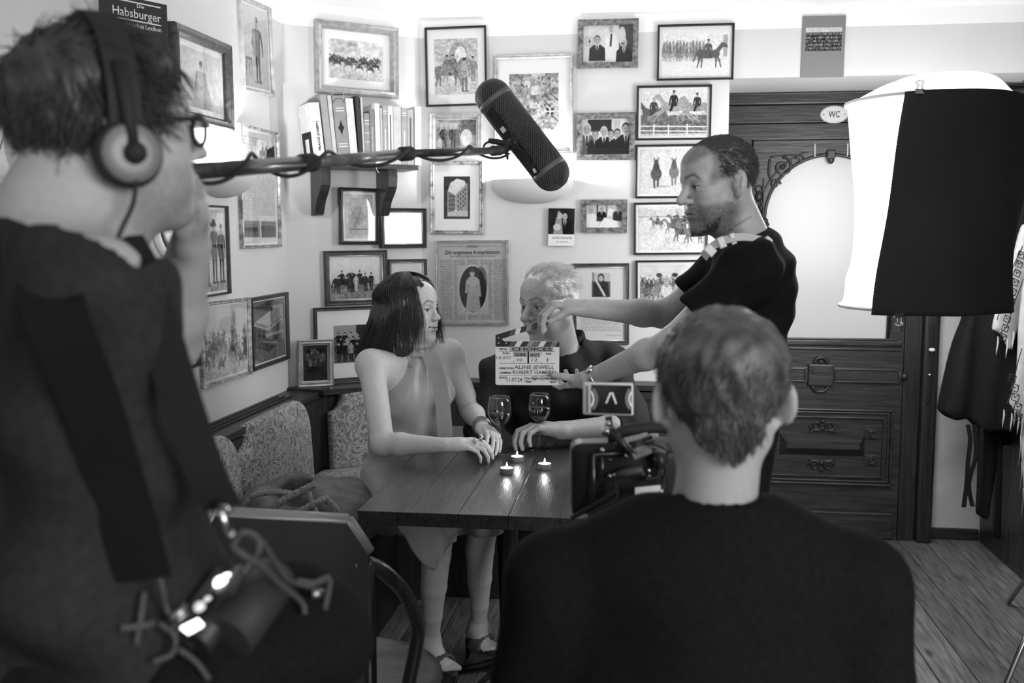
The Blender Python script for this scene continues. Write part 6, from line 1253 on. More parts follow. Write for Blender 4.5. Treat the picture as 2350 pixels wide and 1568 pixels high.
# ---------------------------------------------------------------- the bearded man with the clapperboard
def person_clapper():
    face = (-CR * math.cos(math.radians(17)) - CF * math.sin(math.radians(17))); F = headframe(D(1650, 421, 2.5), face, math.radians(10), 0, 1.0)
    foot = D(1725, 1000, 2.58); t = thing('person', 'bearded person in black t-shirt leaning in with a clapperboard', 'person', (foot.x, foot.y, 0))
    nb = D(1712, 548, 2.53); shL = D(1725, 612, 2.40); shR = D(1690, 596, 2.72); elL = D(1541, 790, 2.44); wrL = D(1362, 866, 2.67); elR = D(1528, 722, 2.80); wrR = D(1345, 708, 2.70)
    ch = D(1722, 665, 2.57); hip = D(1688, 960, 2.58); lat = (shL - shR).normalized()
    S = SDF(); head(S, F, jaw=1.02, nose=1.05); S.cap(F.p(0, -.022, -.04), nb, .054, .058, .03); S.cap(F.p(0, .02, -.085), nb + face * .02, .034, .04, .03)
    S.cap(ch + V(0, 0, .03), hip, .095, .10, .03, flat=lat, fs=1.45)
    for s, e, w in ((shL, elL, wrL), (shR, elR, wrR)):
        S.cap(nb + V(0, 0, -.03), s, .045, .05, .04); S.cap(s, e, .047, .038, .02); S.cap(e, e.lerp(w, .3), .038, .037, .02); S.cap(e.lerp(w, .3), w, .037, .0245, .02)
    for q in (-1, 1):
        h0 = hip + lat * q * .09; kn = V(h0.x, h0.y, .5) + face * .03; an = V(h0.x, h0.y, .08); S.cap(h0, kn, .082, .055, .03); S.cap(kn, an, .052, .036, .02); S.cap(V(an.x, an.y, .035), V(an.x, an.y, .03) + face * .15, .032, .028, .02)
    # left hand: holds the lower right corner of the board, fingers behind, thumb in front
    fl = (D(1290, 898, 2.80) - wrL).normalized(); pn = (V(0, 0, 1) - CF * .12 + CR * .1).normalized()
    hand(S, wrL, fl, pn, -CF, [(.12, .35, .3), (.2, .5, .4), (.35, .6, .4), (.45, .65, .4)], spread=(.05, .0, -.04, -.08), k=.93, tdir=(D(1284, 872, 2.70) - D(1318, 878, 2.69)), tcurl=(.02, .02))
    # right hand: pinches the end of the upper stick from above
    fr = (D(1300, 706, 2.70) - wrR).normalized(); pn = (V(0, 0, -1) - CR * .3).normalized()
    hand(S, wrR, (fr + V(0, 0, .10)), pn, -CF, [(.95, .55, .25), (.9, .7, .35), (.85, .8, .4), (.8, .8, .45)], k=.97, tdir=(D(1290, 742, 2.66) - D(1322, 722, 2.66)), tcurl=(.05, .05))
    hb = F.p(0, 0, -.02); fine = [(np.array(hb) - .155, np.array(hb) + .155, .0026)]
    for c in (D(1305, 885, 2.72), D(1305, 722, 2.70)): fine.append((np.array(c) - .095, np.array(c) + .095, .0024))
    tat = D(1379, 712, 2.66)
    def color(v):
        c = facepaint(F, v, .46, .08, .75, .78, .06); q = F.loc(v); x, y, z = q.T
        hm = sm(-(y - .062 + .25 * np.clip(z - .03, -1, .1)), 0, .02) * sm(z + .3 * y, .005, .03); c = c * (1 - .55 * hm * ((z > .0) & (y < .075))); tp = sm(z + .35 * y, .082, .100) * sm(y, .0, .03); c = c * (1 - .5 * tp * (.7 + .6 * RNG.random(len(c))))
        d = np.array(v) - np.array(tat); u = d @ np.array(CR); w = d[:, 2]; m = (np.abs(u + .1 * w) < .0085) & (np.abs(w) < .016) & (np.linalg.norm(d, axis=1) < .05) & ((d @ np.array(CF)) < .02); in_ = (np.abs(u + .1 * w) < .005) & (np.abs(np.abs(w) - .007) < .004); return np.where(m & ~in_, c * .3, c)
    sdf_obj('body', S, .0062, M['skin'], t, fine, color=color)
    # clothes
    T = SDF(); g = .010
    T.cap(ch + V(0, 0, .035) - face * .01, hip.lerp(ch, .1), .098 + g, .098 + g, .03, flat=lat, fs=1.45); T.cap(nb + V(0, 0, -.02) - face * .015, ch, .06, .09, .04, flat=lat, fs=1.2)
    for s, e in ((shL, elL), (shR, elR)):
        T.cap(nb + V(0, 0, -.035), s, .045 + g, .052 + g, .05); mid = s.lerp(e, .72); T.cap(s, mid, .054 + g, .052 + g, .03); T.cap(s.lerp(ch, .15), s.lerp(e, .3), .06, .055, .03)
        dd = (e - s).normalized(); T.cutcuff(s.lerp(e, .66), dd, .085, .12)
        T.cap(s.lerp(e, .56), s.lerp(e, .8), .041, .046, .002, 's')
    folds(T, [lambda p: .005 * np.sin(40 * (p[..., 2] + .55 * (p @ np.array(CR))) + 2 * np.sin(6 * p[..., 0])) * np.clip((1.45 - p[..., 2]) * 4, .15, 1), lambda p: .0035 * np.sin(75 * (p[..., 2] - .3 * (p @ np.array(CR))) + 1.5 * np.sin(9 * p[..., 2]))])
    T.cap(F.p(0, -.02, -.06), nb + V(0, 0, .012) + face * .02, .06, .068, .004, 's'); T.cutplane(nb + V(0, 0, .028) - face * .035, (V(0, 0, 1) + face * .35).normalized(), *cutbox(nb, .16), k=.004)
    sdf_obj('tshirt', T, .006, M['tee'], t)
    Tr = SDF()
    Tr.cap(hip + V(0, 0, .06), hip, .108, .110, .03, flat=lat, fs=1.35)
    for q in (-1, 1): h0 = hip + lat * q * .09; kn = V(h0.x, h0.y, .5) + face * .03; Tr.cap(h0, kn, .095, .07, .03); Tr.cap(kn, V(h0.x, h0.y, .07), .07, .06, .03)
    sdf_obj('trousers', Tr, .012, M['coat2'], t)
    M['hairC'] = mat('light_brown_hair', .07, .45, .5)
    def mk(q): x, y, z = q[..., 0], q[..., 1], q[..., 2]; return np.minimum(np.minimum(.030 + 1.0 * np.clip(z - .03, 0, .05) - y * 1.0 + .02, z + .02 + (y + .02) * -.55 + .03), 1) * 1.0
    def mask(p): x, y, z = p.T; front = .068 - .65 * np.clip(.080 - z, 0, .2) * (z < .080); return (y < front + .01 * RNG.random(len(p))) & (z > np.where(y > -.01, .012 + .25 * np.abs(y), -.035)) & ~((np.abs(x) > .06) & (z < .02) & (y > -.028))
    comb = lambda q: np.array([q[0] * .5, -.7, -.4 if q[2] < .08 else .0]) + np.array([0, 0, -1.0]) * (q[2] < .05)
    short_hair('hair', F, 5200, mask, .017, comb, M['hairC'], t, .45, .35, .0008, 4, lenf=lambda p: .35 + .65 * sm(-p[:, 1], -.05, .0))
    short_hair('front_hair', F, 3200, lambda p: (p[:, 2] + .35 * p[:, 1] > .088) & (p[:, 1] > -.01) & (p[:, 1] < .085), .010, comb, mat('thin_fair_hair', .10, .5, .4), t, .5, .4, .0007, 4)
    # beard: short hairs on jaw and chin
    n = 2600; u = RNG.random(n); a = (u * 2 - 1) * 1.25; zz = -.045 - .066 * RNG.random(n); rx = .060 - .025 * sm(-zz, .07, .12); P0 = np.stack([rx * np.sin(a), .018 + (.058 + .012 * sm(-zz, .07, .1)) * np.cos(a), zz], 1); P0 = P0[~((np.abs(P0[:, 0]) < .02) & (P0[:, 2] > -.075))]
    d = np.stack([P0[:, 0] * 4, np.full(len(P0), .25), np.full(len(P0), -.8)], 1) + RNG.normal(size=P0.shape) * .25; d /= np.linalg.norm(d, axis=1, keepdims=True); PP = P0[:, None] + d[:, None] * (np.linspace(0, .011, 4)[None, :, None]); strand_mesh('beard', np.array(F.o) + PP @ F.Q.T, .0006, mat('beard_hair', .05, .5, .4), t)
    # sling strap, watch, necklace: things of their own
    sb = thing('sling_strap', 'pale webbing sling strap with buckles over the bearded person shoulder', 'strap', D(1690, 545, 2.4)); wm = mat('pale_webbing', .62, .7, .3, bump=.2, bscale=300)
    ribbon('webbing', [D(1614, 590, 2.44), D(1640, 562, 2.405), D(1690, 545, 2.385), D(1738, 548, 2.40), D(1768, 562, 2.45), D(1784, 625, 2.52), D(1793, 700, 2.55), D(1794, 790, 2.57)], .024, .003, [CR * .3 - V(0, 0, .7), -CF * .6 - V(0, 0, .7), -CF * .7 - V(0, 0, .7), -CF * .8 - V(0, 0, .6), -CF - V(0, 0, .3), -CF + CR * .4, -CF + CR * .4, -CF + CR * .4], wm, sb)
    for a, b in (((1622, 582), (1636, 566)), ((1648, 559), (1664, 552)), ((1676, 549), (1688, 545)), ((1752, 550), (1766, 562))):
        p, q = D(*a, 2.388), D(*b, 2.388); x = (q - p).normalized(); y = V(0, 0, 1).cross(x).normalized(); z = x.cross(y); mb = MB().box((0, -.004, -.015), ((q - p).length, .006, .013), basis(p, x, (y - z * .0).normalized(), z), bev=.003); mb.build('buckle', mat('pale_plastic', .6, .35, .5), sb)
    wt = thing('wristwatch', 'metal wristwatch on the lower hand wrist', 'watch', wrL); axw = (wrL - elL).normalized(); c = wrL - axw * .012
    for k in (-2, -1, 0, 1, 2): MB().lathe([(.0255, -.0015), (.0278, -.0012), (.0278, .0012), (.0255, .0015)], c + axw * .003 * k, 28, axw).build('bracelet_link', M['chrome'], wt)
    fw = (-CF + V(0, 0, 1)).normalized(); fw = (fw - axw * fw.dot(axw)).normalized(); MB().lathe([(0, .007), (.012, .007), (.013, .005), (.013, 0)], c + fw * .0240, 20, fw).build('case', M['chrome'], wt)
    nk = thing('necklace', 'thin chain necklace at the bearded person nape', 'necklace', D(1700, 512, 2.44)); mb = MB(); C = catmull([D(1682, 528, 2.46), D(1700, 514, 2.452), D(1716, 503, 2.455), D(1730, 491, 2.48)], 6)
    for p in C: mb.ball(p, .0017, 6, 4)
    mb.build('chain', M['chrome'], nk)
person_clapper()
# ---------------------------------------------------------------- the woman at the table
def person_woman():
    face = (CR * math.cos(math.radians(22)) - CF * math.sin(math.radians(22))); F = headframe(D(942, 711, 3.30), face, math.radians(-1), 0, .945)
    hip = V(*D(915, 1090, 3.36)); hip.z = .545
    t = thing('person', 'long-haired person in a shiny sleeveless halter dress seated at the table', 'person', (hip.x, hip.y, 0))
    nb = D(950, 806, 3.31); shR = D(852, 838, 3.20); shL = D(1030, 812, 3.44); elR = D(878, 1020, 3.04); wrR = D(1018, 1022, 2.98); elL = D(1080, 940, 3.42); wrL = D(1108, 984, 3.18)
    ch = D(945, 880, 3.33); ws = D(930, 1000, 3.36); lat = (shR - shL).normalized(); fwd = lat.cross(V(0, 0, 1)); fwd = fwd if fwd.dot(CR) > 0 else -fwd
    knR = D(1010, 1196, 2.96); anR = D(988, 1462, 3.19); toR = D(1040, 1540, 3.14); knL = D(1112, 1190, 3.10); anL = D(1098, 1430, 3.36); toL = D(1135, 1492, 3.33); knR.z = max(knR.z, .555); knL.z = max(knL.z, .55)
    S = SDF(); head(S, F, female=True, jaw=.9, nose=.9, smile=1); S.cap(F.p(0, -.02, -.05), nb, .046, .048, .03); S.cap(F.p(0, .015, -.085), nb + fwd * .015, .03, .034, .03)
    def torso(S, g, k=.03):
        S.cap(ch + V(0, 0, .02), ws, .088 + g, .080 + g, k, flat=lat, fs=1.38); S.cap(ws, hip, .085 + g, .105 + g, k, flat=lat, fs=1.4); S.ell(ch + fwd * .040 + lat * .06 + V(0, 0, -.045), (.058 + g,) * 3, .06); S.ell(ch + fwd * .040 - lat * .06 + V(0, 0, -.045), (.058 + g,) * 3, .06)
    torso(S, 0)
    for s in (shL, shR): S.cap(nb + V(0, 0, -.035), s, .036, .040, .04); S.cap(s, s.lerp(ch, .4), .045, .05, .04)
    for s, e, w in ((shR, elR, wrR), (shL, elL, wrL)): S.cap(s, e, .0425, .036, .02); S.cap(e, e.lerp(w, .3), .035, .0345, .015); S.cap(e.lerp(w, .3), w, .0345, .0225, .015)
    def legs(S, g, only=None):
        for h0, kn, an in ((hip + lat * .08, knR, anR), (hip - lat * .08, knL, anL)):
            S.cap(h0, kn, .078 + g, .054 + g, .03)
            if not g: bk_ = (hip - kn).normalized() * .012; S.chain([kn, kn.lerp(an, .28) + bk_, kn.lerp(an, .55) + bk_ * .6, kn.lerp(an, .8), an], [.046, .0455, .040, .031, .028], .008)
    legs(S, 0)
    for an, to in ((anR, toR), (anL, toL)):
        d = (to - an); d.z = 0; d.normalize(); sd = d.cross(V(0, 0, 1)); S.cap(an, an + V(0, 0, -.035) - d * .02, .030, .026, .012); b = V(to.x, to.y, to.z + .012) - d * .05; S.cap(an + V(0, 0, -.02), b, .028, .022, .02, flat=sd, fs=1.3); S.cap(an + V(0, 0, -.035) - d * .02, b, .022, .016, .02)
        for k in range(5): r = .011 - .0012 * k; q = b + sd * (-.026 + .013 * k) * 1.0; S.cap(q, q + d * (.052 - .007 * k) + V(0, 0, -.012), r, r * .9, .004)
    # hands: right hand flat on the table, left hand beside the glass
    hand(S, wrR, (D(1085, 1010, 2.98) - wrR) + V(0, 0, -.012), V(0, 0, -1) + CF * .25, CF, [(.30, .55, .3), (.35, .65, .35), (.4, .7, .4), (.45, .7, .4)], k=.93, tdir=(CR * .85 + CF * .45 + V(0, 0, -.25)), tcurl=(.1, .1), wristr=.021)
    hand(S, wrL, (D(1150, 1004, 3.05) - wrL), V(0, 0, -1) - CR * .5, -CF + CR * .2, [(.3, .5, .3), (.4, .5, .3), (.5, .5, .3), (.5, .5, .3)], k=.9, tdir=(D(1128, 1010, 3.06) - wrL), wristr=.021)
    hb = F.p(0, 0, -.02); fine = [(np.array(hb) - .145, np.array(hb) + .145, .0022)]
    def color(v):
        c = facepaint(F, v, .52, .10, .62, age=.8, gaze=(.002, 0), lash=.05, smile=1)
        c = np.where(v[:, 2] < .05, c * .95, c); return c
    sdf_obj('body', S, .005, M['skin'], t, fine, color=color)
    # satin dress
    M['satin'] = mat('satin', .36, .43, .5, noise=.05, nscale=20)
    T = SDF(); torso(T, .007, .035); legs(T, .012); T.cap(nb + V(0, 0, -.05) + fwd * .02, ch, .045, .075, .05, flat=lat, fs=1.1)
    T.ell(hip + fwd * .12 + V(0, 0, .03), (.15, .15, .07), .05); T.cap(hip.lerp(knR, .6), hip.lerp(knL, .6), .075, .07, .06)
    for s in (shL, shR): T.cap(s + V(0, 0, .06), s.lerp(elR if s is shR else elL, .35) + (s - ch) * .12, .075 if s is shR else .05, .08 if s is shR else .045, .012, 's'); (T.ell(s + (s - nb) * .30 + V(0, 0, .01), (.085, .085, .12), .012, 's') if s is shR else None)
    vlo, vhi = bounds(T.p, .05)
    nbn = np.array(nb); ln_ = np.array(lat)
    T.add(lambda p: .0045 * np.sin(16 * np.arctan2((p - nbn) @ ln_, nbn[2] + .03 - p[..., 2])+2*np.sin(9*p[...,2])) * np.clip((p[..., 2] - .72) * 8, 0, 1) * np.clip((nbn[2] - p[..., 2]) * 14, 0, 1), vlo, vhi, .01, 'd')
    T.add(lambda p: .005 * np.sin(46 * (p[..., 2] * .8 + .5 * (p @ np.array(CR))) + 2.0 * np.sin(8 * p[..., 2])) * np.clip((1.0 - p[..., 2]) * 3, .12, 1) + .004 * np.sin(70 * (p @ np.array(CR)) - 25 * p[..., 2]) * np.clip((.72 - p[..., 2]) * 5, 0, 1), vlo, vhi, .01, 'd')
    T.cutplane(nb + V(0, 0, -.012), V(0, 0, 1), *cutbox(nb + V(0, 0, .1), .14), k=.004)
    sdf_obj('dress', T, .0058, M['satin'], t)
    # draped halter collar and hanging tie
    C = SDF()
    for k in range(3): 
        pts = []
        for a in np.linspace(-2.6, 2.6, 15): pts.append(nb + V(0, 0, .004 + .017 * k - .030 * (math.cos(a) * .5 + .5) * (1.4 - k * .4)) + (fwd * math.cos(a) * (.064 - .005 * k) + lat * math.sin(a) * (.064 - .004 * k)))
        C.chain(pts, [.0115] * 15, .006)
    sdf_obj('collar', C, .0035, M['satin'], t)
    ribbon('neck_tie', [D(985, 812, 3.225), D(1000, 850, 3.21), D(1012, 900, 3.195), D(1018, 950, 3.20), D(1022, 1003, 3.215)], .048, .004, [CR * .5 + CF * .2 + V(0, 0, .4), CR, CR, CR, CR], M['satin'], t)
    # hanging hem of the skirt in front of the shin
    hm = [(905, 1190, 2.93), (945, 1195, 2.90), (985, 1200, 2.89), (1025, 1205, 2.92), (1050, 1205, 2.97)]; vs = []; rows = 10; lows = [(918, 1215), (940, 1250), (992, 1312), (1022, 1262), (1048, 1240)]; C0 = catmull([D(*p) for p in hm], 5); C1 = catmull([D(l[0], l[1], p[2] + .01) for l, p in zip(lows, hm)], 5); nc = len(C0)
    for j in range(rows + 1):
        f = j / rows
        for i in range(nc): vs.append(C0[i].lerp(C1[i], f) - CF * (.012 * math.sin(i * .9 + 2 * f) * f))
    hmn = MB().add(vs, [(j * nc + i, j * nc + i + 1, (j + 1) * nc + i + 1, (j + 1) * nc + i) for j in range(rows) for i in range(nc - 1)], True).build('skirt_hem', M['satin'], t); so = hmn.modifiers.new('thickness', 'SOLIDIFY'); so.thickness = .003
    # hair: mass and locks
    M['hairW'] = mat('dark_long_hair', .030, .38, .6, noise=.4, nscale=14)
    H = SDF(); K = F.k
    def E(c, r, k=.03, op='u'): H.ell(F.p(*c), tuple(q * K for q in r), k, op, F.Q)
    E((0, -.012, .040), (.083, .101, .082), .01); E((0, -.045, -.02), (.084, .076, .10), .03); H.cap(F.p(.055, -.045, -.03), F.p(.078, -.075, -.165), .046, .036, .04); H.cap(F.p(-.055, -.045, -.03), F.p(-.06, -.04, -.13), .05, .035, .04); H.cap(F.p(.02, -.085, -.02), F.p(.03, -.125, -.165), .052, .038, .04); H.cap(F.p(-.062, .03, .035), F.p(-.068, .025, -.10), .026, .022, .03); H.cap(F.p(.066, .012, .03), F.p(.074, .012, -.12), .026, .024, .03); H.cap(F.p(.074, .012, -.12), F.p(.085, -.02, -.155), .026, .02, .03)
    H.ell(F.p(0, .075, -.03), tuple(q * K for q in (.052, .075, .105)), .008, 's', F.Q); H.ell(F.p(.012, .10, .045), tuple(q * K for q in (.060, .078, .062)), .016, 's', F.Q)
    lo, hi = bounds(H.p, .03); Fo = np.array(F.o)
    def st(p): q = (p - Fo) @ F.Q; a = np.arctan2(q[..., 0], -q[..., 1] - .02); return .0022 * np.sin(46 * a + 9 * q[..., 2]) + .0014 * np.sin(105 * a - 14 * q[..., 2])
    H.add(st, lo, hi, .01, 'd'); sdf_obj('hair', H, .0042, M['hairW'], t)
    n = 4600; k = 11; a = RNG.uniform(-2.55, 2.55, n); P = np.zeros((n, k, 3)); st0 = RNG.random(n) ** 1.6; rr = 1.02 + .05 * RNG.random(n); drop = .12 + .11 * RNG.random(n); wob = RNG.normal(size=n) * .006; drop = drop * np.where(np.abs(a) > 1.75, .62, 1)
    for j in range(k):
        f = j / (k - 1); th = (.05 + st0 * .55) + (1.62 - st0 * .55) * min(1, f / .5); ex = .0 if f < .5 else (f - .5) / .5
        bx = np.sin(a) * .089 * np.sin(th) * rr; by = -np.cos(a) * .107 * np.sin(th) * rr - .012; bz = .040 + .088 * np.cos(th) * rr
        flare = 1 + .28 * ex; front = np.abs(a) > 2.0
        P[:, j, 0] = bx * flare + wob * math.sin(6 * f); P[:, j, 1] = by * flare - .035 * ex * (by < .02) + wob * np.cos(5 * f + a); P[:, j, 2] = bz - ex * drop * 1.15
    keep = ~(((P[:, :, 1] > .046) & (P[:, :, 2] < .098) & (np.abs(P[:, :, 0]) < .060)).any(1)); P = P[keep]
    strand_mesh('hair_locks', Fo + (P * K) @ F.Q.T, .00078, M['hairW'], t)
    for sx, nn_ in ((1, 900), (-1, 600)):                     # locks swept from the parting past the temples
        key = np.array([(.004, .030, .1135), (.030, .066, .090), (.056, .060, .048), (.071, .038, -.005), (.079, .020, -.060), (.084, .006, -.115)]) * (sx, 1, 1); key2 = np.array([(.004, -.020, .120), (.044, .014, .108), (.078, .012, .050), (.088, -.002, -.005), (.093, -.012, -.070), (.098, -.022, -.135)]) * (sx, 1, 1)
        u = RNG.random((nn_, 1, 1)); w = key[None] * (1 - u) + key2[None] * u; w = w + RNG.normal(size=(nn_, 1, 3)) * (.0025, .0025, .001); ti = np.linspace(0, 5, 11); i0 = np.minimum(ti.astype(int), 4); fr = (ti - i0)[None, :, None]; fr = fr * fr * (3 - 2 * fr) * .5 + fr * .5
        Pf = w[:, i0] * (1 - fr) + w[:, i0 + 1] * fr; strand_mesh('fringe_locks', Fo + (Pf * K) @ F.Q.T, .0009, M['hairW'], t)
    # jewellery and shoes
    br = thing('bracelets', 'stack of thin metal bracelets on the woman left wrist', 'bracelet', wrL); axw = (wrL - elL).normalized()
    for q in range(4): MB().tube([wrL - axw * (.012 + .008 * q) + (axw.orthogonal().normalized() * math.cos(u) + axw.cross(axw.orthogonal().normalized()) * math.sin(u)) * (.0275 + .001 * q) + axw * .003 * math.sin(2 * u + q) for u in np.linspace(0, 2 * math.pi, 25)], .0017, 6, False).build('bangle', M['steel'], br)
    for px, py, lab in ((1089, 1013, 'ornate silver ring on the knuckle nearest the table edge'), (1104, 1006, 'broad silver ring on the finger nearer the glass')):
        c = D(px, py, 2.975); rg_ = thing('ring', lab, 'ring', c); dd = (CR + CF * .1 + V(0, 0, -.35)).normalized(); MB().lathe([(.0088, -.004), (.0104, -.0042), (.0104, .0042), (.0088, .004)], c, 18, dd).build('band', M['chrome'], rg_); mb = MB(); [mb.ball(c + (V(0, 0, 1) * math.cos(u) - CF * math.sin(u)) * .0104 + dd * .003 * v, .0018, 6, 4) for u in (-.2, .3, .8) for v in (-1, 0, 1)]; mb.build('ornament', M['chrome'], rg_)
    pd = thing('pendant', 'small round pendant hanging below the dress collar', 'pendant', D(940, 840, 3.2)); MB().tube([D(941, 840, 3.21) + (CR * math.cos(u) + V(0, 0, 1) * math.sin(u)) * .006 for u in np.linspace(0, 2 * math.pi, 17)], .0012, 6, False).build('ring', M['steel'], pd); MB().tube([D(941, 836, 3.21), D(936, 822, 3.22), D(926, 806, 3.26)], .0008, 5).build('chain', M['steel'], pd)
    for nm, an, to in (('heeled sandal on the nearer foot, strap across bare toes', anR, toR), ('heeled sandal on the farther foot under the table', anL, toL)):
        d = (to - an); d.z = 0; d.normalize(); sd = d.cross(V(0, 0, 1)); b = V(to.x, to.y, to.z + .012) - d * .05; sh = thing('sandal', nm, 'shoe', (to.x, to.y, 0)); hl = an + V(0, 0, -.05) - d * .035
        Ss = SDF(); fl = b.z - .02; Ss.chain([hl + V(0, 0, -.012), hl.lerp(b, .5) + V(0, 0, -.016), V(b.x, b.y, fl), V(b.x, b.y, fl - .004) + d * .055], [.011, .0105, .010, .008], .012, flat=sd, fs=2.6); sdf_obj('sole', Ss, .004, mat('sandal_sole', .03, .5, .4), sh)
        Sp = SDF(); pts = [b - d * .005 + (sd * math.cos(u) * .045 + V(0, 0, 1) * math.sin(u) * .034) + V(0, 0, -.008) for u in np.linspace(-.2, math.pi + .2, 11)]; Sp.chain(pts, [.005] * 11, .006, flat=d, fs=4.2); sdf_obj('toe_strap', Sp, .0026, mat('sandal_strap', .10, .55, .4), sh)
        MB().tube([hl + V(0, 0, -.02) - d * .005, V(hl.x, hl.y, 0) - d * .012], [.014, .006], 12).build('heel', M['black'], sh)
person_woman()
# ---------------------------------------------------------------- the grey-haired man
def person_grey():
    a = math.radians(43); face = (-CR * math.cos(a) - CF * math.sin(a)); F = headframe(D(1261, 697, 3.36), face, math.radians(8), math.radians(-3), 1.06)
    hip = V(*D(1270, 1000, 3.78)); hip.z = .57; t = thing('person', 'grey-haired person in dark shirt leaning on the table behind the clapperboard', 'person', (hip.x, hip.y, 0))
    nb = D(1290, 800, 3.46); shR = D(1150, 858, 3.50); shL = D(1402, 838, 3.52); elL = D(1452, 984, 3.34); wrL = D(1288, 988, 3.20); elR = D(1108, 985, 3.40); wrR = D(1190, 1020, 3.42); ch = D(1275, 900, 3.56); lat = (shL - shR).normalized(); wrR.z = .66
    S = SDF(); head(S, F, jaw=1.1, nose=1.18); S.cap(F.p(0, -.02, -.05), nb, .054, .058, .03); S.cap(F.p(0, .02, -.09), nb + face * .03, .036, .042, .03); S.cap(ch, hip, .12, .125, .03, flat=lat, fs=1.4)
    for s, e, w in ((shL, elL, wrL), (shR, elR, wrR)): S.cap(nb + V(0, 0, -.04), s, .05, .056, .04); S.cap(s, e, .054, .044, .02); S.cap(e, e.lerp(w, .35), .046, .044, .015); S.cap(e.lerp(w, .35), w, .044, .029, .015)
    for q in (-1, 1): h0 = hip + lat * q * .1; kn = h0 + V(.02, -.46, -.02); an = V(kn.x, kn.y + .02, .09); S.cap(h0, kn, .085, .06, .03); S.cap(kn, an, .055, .04, .02); S.cap(an + V(0, .02, -.05), an + V(0, -.15, -.06), .03, .026, .02)
    hand(S, wrL, (D(1212, 985, 3.17) - wrL) + V(0, 0, .01), V(0, 0, -1) - CF * .1, CF + V(0, 0, .4), [(.5, .75, .4), (.55, .85, .45), (.6, .9, .5), (.6, .9, .5)], k=1.06, tdir=(-CR + CF * .5 + V(0, 0, -.2)), tcurl=(.1, .1), wristr=.028)
    hb = F.p(0, 0, -.02); fine = [(np.array(hb) - .16, np.array(hb) + .16, .0027), (np.array(D(1235, 985, 3.18)) - .09, np.array(D(1235, 985, 3.18)) + .09, .0025)]
    sdf_obj('body', S, .007, M['skin'], t, fine, color=lambda v: facepaint(F, v, .36, .12, .75, .45, .34, age=1.0, gaze=(.002, 0)))
    T = SDF(); g = .012; T.cap(ch, hip, .125 + g, .13 + g, .03, flat=lat, fs=1.42); T.cap(nb + V(0, 0, -.03), ch, .065, .10, .04, flat=lat, fs=1.25)
    for s, e, w, c in ((shL, elL, wrL, .30), (shR, elR, wrR, .8)):
        T.cap(nb + V(0, 0, -.045), s, .055 + g, .058 + g, .05); T.cap(s, e, .058 + g, .050 + g, .03); T.cap(e, e.lerp(w, c + .1), .048 + g, .046 + g, .02); T.cutcuff(e.lerp(w, c), (w - e), .08, .12)
    folds(T, [lambda p: .006 * np.sin(38 * (p[..., 2] + .6 * (p @ np.array(CR))) + 2 * np.sin(7 * p[..., 2])), lambda p: .003 * np.sin(80 * (p @ np.array(CR)) + 20 * p[..., 2])])
    vn = nb + face * .075 + V(0, 0, -.02); T.cap(F.p(0, 0, -.07), nb + V(0, 0, .01), .068, .072, .004, 's'); T.cap(nb + face * .07 + V(0, 0, .06), nb + face * .10 + V(0, 0, -.10), .055, .012, .004, 's')
    M['shirt'] = mat('dark_shirt', .016, .8, .25, noise=.2, nscale=100); sdf_obj('shirt', T, .0068, M['shirt'], t)
    C = SDF()
    for s in (-1, 1):
        pts = [nb + V(0, 0, .035) - face * .055 + lat * s * .01, nb + V(0, 0, .028) + lat * s * .068 - face * .01, nb + V(0, 0, -.005) + lat * s * .07 + face * .05, nb + V(0, 0, -.055) + lat * s * .045 + face * .10]; C.chain(catmull(pts, 4), list(np.linspace(.007, .006, 13)), .006, flat=V(0, 0, 1) + face * .2, fs=3.6)
    sdf_obj('collar', C, .004, M['shirt'], t)
    Tr = SDF(); 
    for q in (-1, 1): h0 = hip + lat * q * .1; kn = h0 + V(.02, -.46, -.02); Tr.cap(h0, kn, .1, .075, .04); Tr.cap(kn, V(kn.x, kn.y + .02, .08), .072, .06, .03)
    sdf_obj('trousers', Tr, .014, M['coat2'], t)
    M['hairG'] = mat('grey_hair', .66, .5, .5, noise=.25, nscale=40)
    def mk(q): x, y, z = q[..., 0], q[..., 1], q[..., 2]; return np.minimum(np.minimum(.062 + .3 * (z - .07) - y, z - .012 - .55 * np.clip(y + .0, -.03, .1)), np.where((np.abs(x) > .05) & (y > -.025), z - .025, .5))
    haircap('hair', F, mk, .007, M['hairG'], t, .005, .003)
    def mask(p): x, y, z = p.T; return (y < .062 + .3 * (z - .07)) & (z > np.where(y > -.03, .02 + .35 * np.abs(y), -.03))
    short_hair('hair_locks', F, 4200, mask, .042, lambda q: np.array([-.2 + q[0] * 3, -.9, .1 if q[2] > .07 else -.7]), M['hairG'], t, .42, .3, .0009, 6, lenf=lambda p: .45 + .65 * sm(p[:, 2], .03, .09))
person_grey()
